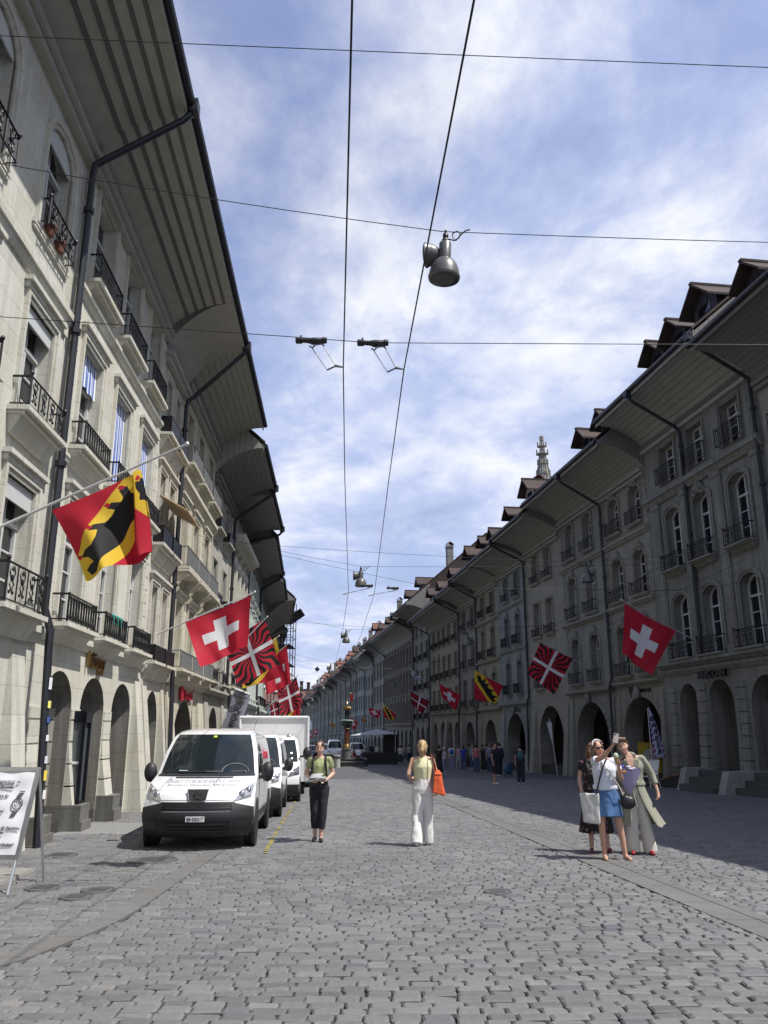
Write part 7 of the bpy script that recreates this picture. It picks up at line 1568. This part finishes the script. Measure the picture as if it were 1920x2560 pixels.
def W4():
    y = 13.3; root, j, H_, M = person('tall woman in a sage green trench coat and cream wide trousers holding a bouquet', (3.92, y, gz(y)), R(-12), 1.74, dict(
        neck=(-.03, -.02, 1.42), head=(-.105, -.05, 1.56), kneeL=(.14, -.02, .48), ankL=(.18, .0, .075), toeL=(.21, -.15, .02), kneeR=(-.06, -.02, .48), ankR=(-.06, .0, .075), toeR=(-.08, -.15, .02),
        elL=(.30, .04, 1.13), wrL=(.36, -.03, .90), elR=(-.24, -.02, 1.12), wrR=(-.06, -.19, .99), hdR=(.8, -.4, .3), hnR=(0, .5, 1), curl=.8, hr=(R(2), R(-16), R(-8))), 1)
    co = cloth('sage green gabardine', (.265, .265, .205), .1)
    q = MB(); torso(q, j, .034, .98, dict(L=1.55, R=1.45)); 
    for s in (-1, 1): q.hexa([(s * .02 - .03, -.17, 1.12), (s * .05, -.175, 1.12), (s * .12, -.15, 1.36), (s * .03 - .03, -.12, 1.40)], [(s * .02 - .03, -.13, 1.12), (s * .05, -.135, 1.12), (s * .12, -.11, 1.36), (s * .03 - .03, -.09, 1.41)])
    cap(q, (-.10, -.05, 1.43), (-.08, .06, 1.45), .03, .03); cap(q, (.05, -.05, 1.43), (.04, .06, 1.45), .03, .03); cap(q, (-.08, .06, 1.45), (.04, .06, 1.45), .03, .03); organic('coat', q, co, root, .011, 4, .012, 9)
    q = MB(); n = 34; rings = []
    for i in range(9):
        t = i / 8; z = 1.03 + (.42 - 1.03) * t; r_ = []
        for k in range(n):
            a = -PI / 2 + .30 + .30 * t + (2 * PI - .60 - .55 * t) * k / (n - 1); f = 1 + .06 * t * math.sin(k * 1.3) ; r_.append(((.155 + .12 * t) * f * math.cos(a) + .05 * t + (.10 * t * t if math.cos(a) > .3 else 0), (.125 + .09 * t) * f * math.sin(a), z + (.10 * t if math.cos(a) < -.2 else 0) * 0 - .02 * t * math.sin(k * .8)))
        rings.append(r_ + [(p[0] * .955, p[1] * .955, p[2]) for p in r_[::-1]])
    q.loft(rings); q.build('coat_skirt', co, root, True)
    q = MB(); q.lathe([(.165, -.03), (.172, 0), (.165, .03)], 24, (0, 0, 1.045), sy=.8); q.tube([(-.02, -.15, 1.05), (-.03, -.19, .95), (.0, -.2, .80), (.02, -.19, .68)], .016, 6); q.build('belt', co, root, True)
    q = MB(); q.poly([(-.075, -.128, 1.435), (.02, -.128, 1.435), (.035, -.158, 1.36), (.0, -.180, 1.22), (-.045, -.176, 1.26), (-.08, -.15, 1.36)], (0, .03, 0)); q.build('bare_neckline', skinmat(1), root)
    q = MB(); q.poly([(-.045, -.184, 1.26), (.02, -.182, 1.27), (.002, -.188, 1.16), (-.02, -.188, 1.16)], (0, .03, 0)); q.build('camisole_edge', cloth('dark red camisole', (.10, .02, .02)), root)
    q = MB(); torso(q, j, .004, 1.05, 0); organic('camisole', q, cloth('dark red camisole', (.10, .02, .02)), root, .013, 3)
    q = MB(); legs(q, j, (.106, .094, .104), 1.10, 1.08, .16); organic('trousers', q, cloth('cream trousers', (.58, .55, .48), .06), root, .011, 6, .012, 8)
    q = MB(); hairset(q, H_, M, 'swept'); organic('hair', q, plain('brown short hair', (.13, .08, .05), .5, var=.3, vscale=30), root, .009, 3)
    q = MB(); q.tube([H_(-.022, -.085, -.055), H_(0, -.09, -.061), H_(.022, -.085, -.055)], .004, 5); q.build('smile', plain('teeth', (.7, .68, .64), .4), root)
    shoes(root, j, plain('red shoes', (.30, .012, .03), .35))
    o = root.location; sc = root.scale[0]; W = lambda p: Matrix.Translation(o) @ Matrix.Rotation(R(-12), 4, 'Z') @ (Vector(p) * sc)
    bq = thing('bouquet', 'flower bouquet wrapped in lilac paper held by the woman in the trench coat', 'bouquet', W((-.08, -.26, 1.0)), R(-12)); q = MB(); n = 20; ro = []
    for i in range(6):
        t = i / 5; ro.append([((.025 + .15 * t ** .8) * (1 + .12 * t * math.sin(3 * k)) * math.cos(2 * PI * k / n) - .03 * t + .05 * t, (.02 + .10 * t ** .8) * math.sin(2 * PI * k / n), -.12 + .36 * t + .025 * t * math.sin(5 * 2 * PI * k / n)) for k in range(n)])
    q.loft(ro, 0, True, False); q.build('wrapping', plain('lilac paper', (.36, .33, .50), .6, var=.12), bq, True)
    rr = random.Random(2)
    for nm, col, pos in (('orange_flower', (.75, .28, .01), [(-.09, -.05, .22), (-.06, -.09, .2), (-.11, -.02, .23)]), ('blue_flower', (.12, .08, .5), [(-.11, -.03, .27), (-.07, .0, .28)]), ('white_flower', (.65, .62, .72), [(.05, -.05, .24), (.09, -.02, .25), (.02, 0, .27), (.1, .04, .24)])):
        for p_ in pos:
            q = MB()
            for k in range(7): a = 2 * PI * k / 7; q.ell((p_[0] + .02 * math.cos(a), p_[1] + .02 * math.sin(a), p_[2] + .006 * (k % 2)), .017, .017, .012, 6, 4)
            q.build(nm, cloth(nm, col), bq, True)
W4()
def W5():
    y = 13.5; root, j, H_, M = person('woman in a dark floral dress standing half hidden behind the selfie taker', (3.36, y, gz(y)), R(-8), 1.66, dict(
        elR=(-.225, .02, 1.11), wrR=(-.20, -.05, .87), head=(.01, -.02, 1.575), kneeL=(.13, 0, .48), ankL=(.16, .02, .075), toeL=(.2, -.13, .02)), 1)
    a = NT('dark floral cloth'); o_ = a.coord(); v = a.node('ShaderNodeTexVoronoi', {'Scale': 16.0}); a.l.new(o_, v.inputs['Vector'])
    n2 = a.noise(o_, 11, 3); f = a.math('MULTIPLY', a.math('LESS_THAN', v.outputs['Distance'], .34), a.math('GREATER_THAN', n2, .5)); cc = a.mix(v.outputs['Color'], (.30, .10, .12), (.35, .27, .24)); a.base(a.mix(f, (.016, .012, .014), cc)); a.rough(.85)
    q = MB(); torso(q, j, .026, .95, .45); skirt(q, j, .30, .27, .23, 9, .022); organic('dress', q, a.m, root, .012, 3, .006)
    q = MB(); hairset(q, H_, M, 'long'); organic('hair', q, plain('reddish brown hair', (.16, .07, .04), .55, var=.3, vscale=30), root, .01, 3)
    q = MB(); q.tube([(-.075, -.1, 1.15), (-.09, -.13, 1.3), (-.11, -.02, 1.435), (-.11, .1, 1.36)], .022, 6); q.build('backpack_strap', cloth('dark grey webbing', (.05, .055, .05)), root, True)
    shoes(root, j, plain('pink and blue trainers', (.16, .05, .10), .6, var=.6, vscale=60))
W5()
# -- the crowd in the shade
def gpt(u, v):
    a, b = (u - 960) / 2000, (1280 - v) / 2000; r2 = (sP + cP * b) + .02 * (cP - sP * b); t = -1.6 / r2
    return Vector((a * t, (cP - sP * b) * t, gz((cP - sP * b) * t)))
def extra(label, u, v, yaw, h, top, bot, hair, style='std', skin=0, bag=None, hat=None, shoe=(.5, .5, .5), seat=False):
    p = gpt(u, v); rr = random.Random(int(u * 7 + v)); st = rr.uniform(-.09, .09); J = dict(kneeL=(.095, -.015 - st, .48), ankL=(.095, .025 - st * 1.5, .075), toeL=(.115, -.13 - st * 1.5, .02), kneeR=(-.095, -.015 + st, .48), ankR=(-.095, .025 + st * 1.5, .075), toeR=(-.115, -.13 + st * 1.5, .02))
    if rr.random() < .4: J.update(wrL=(.10, -.2, 1.12), elL=(.23, .0, 1.13), hdL=(-1, -.3, .3))
    if rr.random() < .3: J.update(wrR=(-.1, -.2, 1.15), elR=(-.23, .0, 1.13), hdR=(1, -.3, .3))
    if seat: J.update(hipL=(.1, 0, .5), hipR=(-.1, 0, .5), kneeL=(.13, -.42, .5), kneeR=(-.13, -.4, .5), ankL=(.12, -.42, .075), ankR=(-.12, -.4, .075), toeL=(.12, -.58, .02), toeR=(-.12, -.56, .02)); dz = -.40
    if seat:
        for k in ('pelvis', 'waist', 'chest', 'neck', 'head', 'shL', 'elL', 'shR', 'elR'): J[k] = tuple(Vector(J.get(k, J0[k])) + Vector((0, .0, -.40)))
        J['wrL'] = (.12, -.25, .62); J['wrR'] = (-.12, -.25, .62); J['hdL'] = J['hdR'] = (0, -1, -.2)
    root, j, H_, M = person(label, p, yaw, h, J, skin, .024, False, 'people in the shade of the right arcades')
    q = MB()
    if seat:
        q.ell(j['chest'], .18, .135, .2, 12, 8); q.ell(j['waist'], .16, .125, .14, 12, 8); [chain(q, [j['sh' + s], j['sh' + s].lerp(j['el' + s], .7)], [.062, .058]) for s in 'LR']
        organic('top', q, cloth('crowd top %.2f %.2f %.2f' % top, top), root, .02, 3); q = MB(); [chain(q, [j['hip' + s], j['knee' + s], j['ank' + s]], [.1, .075, .06]) for s in 'LR']; q.ell(j['pelvis'], .17, .13, .12, 10, 6)
        organic('trousers', q, cloth('crowd bottom %.2f %.2f %.2f' % bot, bot), root, .02, 3)
    else:
        torso(q, j, .026, .92, .55 if style != 'coat' else 1.7); 
        organic('top', q, cloth('crowd top %.2f %.2f %.2f' % top, top), root, .02, 4, .006); q = MB()
        if style == 'skirt': skirt(q, j, .25, .25, .22)
        elif style == 'shorts': legs(q, j, (.105, .09, .085), .12)
        else: legs(q, j, (.105, .085, .075), 1.0)
        organic('trousers' if style != 'skirt' else 'skirt', q, cloth('crowd bottom %.2f %.2f %.2f' % bot, bot), root, .02, 4, .008)
    q = MB(); hairset(q, H_, M, rr.choice(['tied', 'long', 'std', 'pony']) if h < 1.72 else 'std'); organic('hair', q, plain('crowd hair %.2f' % hair[0], hair, .6), root, .02, 2)
    shoes(root, j, cloth('crowd shoes %.2f' % shoe[0], shoe))
    if hat: q = MB(); q.ell(H_(0, .02, .07), .095, .1, .07, 10, 6); q.ell(H_(0, -.08, .06), .07, .07, .015, 8, 4); q.build('cap', cloth('cap %.2f %.2f' % hat[:2], hat), root, True)
    if bag: q = MB(); q.ell((j['chest'].x, j['chest'].y + .2, 1.2), .14, .09, .2, 10, 8); organic('worn_backpack', q, cloth('crowd backpack %.2f %.2f' % bag[:2], bag), root, .025, 2)
DK, BR, BL = (.02, .015, .012), (.10, .06, .04), (.35, .25, .14)
JE, BK = (.05, .08, .16), (.012, .012, .014)
for a in [('man in dark t-shirt and shorts striding in white trainers, nearest of the shaded crowd', 1238, 1961, R(60), 1.76, (.02, .02, .025), (.015, .018, .03), DK, 'shorts', 0, None, None, (.6, .6, .6)),
    ('person in dark clothes with a teal backpack walking away by the olive house', 1303, 1960, R(175), 1.70, (.02, .03, .05), (.015, .02, .04), DK, 'std', 0, (.04, .12, .13)),
    ('person in pink shirt and blue jeans with white shoes in the queue', 1192, 1935, R(170), 1.72, (.38, .13, .14), JE, DK, 'std', 1, None, None, (.7, .7, .7)),
    ('person all in black beside the pink shirt in the queue', 1208, 1927, R(100), 1.72, BK, BK, DK, 'std', 0, None, None, (.7, .7, .7)),
    ('person in a royal blue top with long dark hair in the queue', 1159, 1928, R(180), 1.66, (.03, .05, .33), JE, DK, 'std', 2),
    ('person in lavender trousers with a bright blue backpack', 1130, 1925, R(170), 1.72, (.5, .52, .55), (.22, .2, .34), BR, 'std', 1, (.02, .12, .42)),
    ('small person in white top and white cap walking', 1112, 1930, R(-110), 1.5, (.55, .56, .6), (.2, .24, .34), DK, 'std', 2, None, (.65, .65, .65), (.65, .65, .65)),
    ('woman in a long black dress near the white-trousered woman', 1098, 1942, R(150), 1.66, BK, BK, DK, 'skirt', 2, None, None, (.02, .02, .02)),
    ('person in a pale pink blouse in the queue', 1147, 1919, R(120), 1.7, (.42, .25, .3), (.3, .3, .33), BR),
    ('person in teal with a red cap in the crowd', 1086, 1906, R(190), 1.76, (.06, .22, .22), (.05, .05, .06), DK, 'std', 0, None, (.45, .03, .04)),
    ('person in a purple t-shirt behind the man in shorts', 1226, 1934, R(160), 1.74, (.2, .17, .3), (.04, .05, .08), (.2, .18, .16)),
    ('person in a dark blue coat behind the man in shorts', 1250, 1940, R(200), 1.8, (.02, .025, .045), (.015, .02, .03), DK, 'coat'),
    ('person in black jacket at the right of the pink shirt', 1218, 1928, R(140), 1.78, (.03, .03, .035), (.02, .02, .03), DK, 'coat'),
    ('grey t-shirted person standing by the five bay house', 1023, 1908, R(185), 1.78, (.34, .34, .33), (.03, .03, .04), DK),
    ('woman in white top and long dark skirt by the palace front', 1001, 1912, R(170), 1.68, (.5, .5, .5), (.02, .02, .03), DK, 'skirt'),
    ('person in beige trousers and black top by the palace front', 978, 1904, R(200), 1.78, (.02, .02, .02), (.3, .26, .2), BR),
    ('person in a red top by the palace front', 963, 1904, R(120), 1.68, (.33, .03, .04), (.03, .03, .04), DK, 'std', 1),
    ('person in a light blue top beside the woman in the long dark skirt', 992, 1902, R(120), 1.7, (.12, .2, .3), (.05, .06, .1), DK, 'std', 0, None, (.5, .5, .5)),
    ('person in dark clothes far behind the grey t-shirt', 1040, 1900, R(150), 1.75, (.04, .04, .05), (.03, .03, .04), BR),
    ('person in dark red top seated on the fountain rim', 886, 1912, R(60), 1.7, (.25, .02, .03), (.03, .03, .05), DK, 'std', 0, None, None, (.3, .3, .3), True),
    ('person in blue seated at the right end of the fountain rim', 905, 1916, R(70), 1.72, (.03, .05, .14), (.03, .03, .05), BL, 'std', 1, None, None, (.3, .3, .3), True),
    ('person in a white shirt under the market canopy', 942, 1903, R(20), 1.75, (.6, .6, .58), (.04, .04, .05), BR),
    ('person in grey standing at the left of the canopy stall', 918, 1903, R(30), 1.72, (.2, .2, .21), (.03, .03, .04), BR),
    ('person in a yellowish top walking past the palace front', 1012, 1901, R(95), 1.7, (.4, .36, .2), JE, DK, 'std', 1),
    ('person in a dark green jacket in the middle of the queue', 1172, 1921, R(150), 1.76, (.04, .07, .05), (.03, .03, .04), DK, 'coat'),
    ('person with a white bag in jeans at the end of the queue', 1182, 1922, R(195), 1.7, (.3, .3, .36), JE, BL, 'std', 1),
    ('person in black far left beside the truck', 786, 1890, R(10), 1.75, (.02, .02, .025), (.03, .03, .04), DK),
    ('person in a pale top in the distance right of the walking woman', 822, 1890, R(10), 1.75, (.5, .5, .5), (.03, .03, .04), DK)]: extra(*a)
# a bicycle and its suitcase neighbour among the crowd
p = gpt(926, 1914); root = thing('bicycle', 'dark bicycle standing in front of the market canopy', 'bicycle', p, R(70))
for sx in (-.52, .52):
    q = MB(); q.tube([(sx + .33 * math.cos(t), 0, .34 + .33 * math.sin(t)) for t in [2 * PI * k / 20 for k in range(21)]], .02, 5); q.build('wheel', M_TYRE, root)
q = MB(); q.tube([(-.52, 0, .34), (-.12, 0, .32), (.36, 0, .82), (.52, 0, .34)], .02, 5); q.tube([(-.12, 0, .32), (-.22, 0, .88)], .02, 5); q.tube([(-.2, 0, .78), (.36, 0, .82)], .02, 5); q.tube([(.36, -.22, .98), (.36, .22, .98)], .015, 5); q.tube([(.36, 0, .8), (.36, 0, .98)], .015, 5); q.build('frame', M_IRON, root)
q = MB(); q.ell((-.24, 0, .92), .13, .07, .04, 8, 5); q.build('saddle', M_BLK, root)
p = gpt(1272, 1941); root = thing('suitcase', 'blue wheeled suitcase standing in the crowd', 'suitcase', p, R(20)); q = MB(); q.ell((0, 0, .42), .27, .16, .40, 14, 8); q.v = [(max(-.24, min(.24, x)), max(-.13, min(.13, y)), max(.08, min(.72, z))) for x, y, z in q.v]; q.build('shell', plain('blue suitcase', (.03, .08, .17), .4), root, True)
q = MB(); q.tube([(-.1, .1, .7), (-.1, .1, 1.0), (.1, .1, 1.0), (.1, .1, .7)], .012, 5); q.build('handle', M_BLK, root); q = MB()
for sx in (-.2, .2): q.lathe([(0, -.02), (.05, -.02), (.05, .02), (0, .02)], 10, (sx, 0, .05), axis='x')
q.build('wheels', M_BLK, root)

bpy.data.batch_remove(TRASH); bpy.data.scenes.remove(TMP)
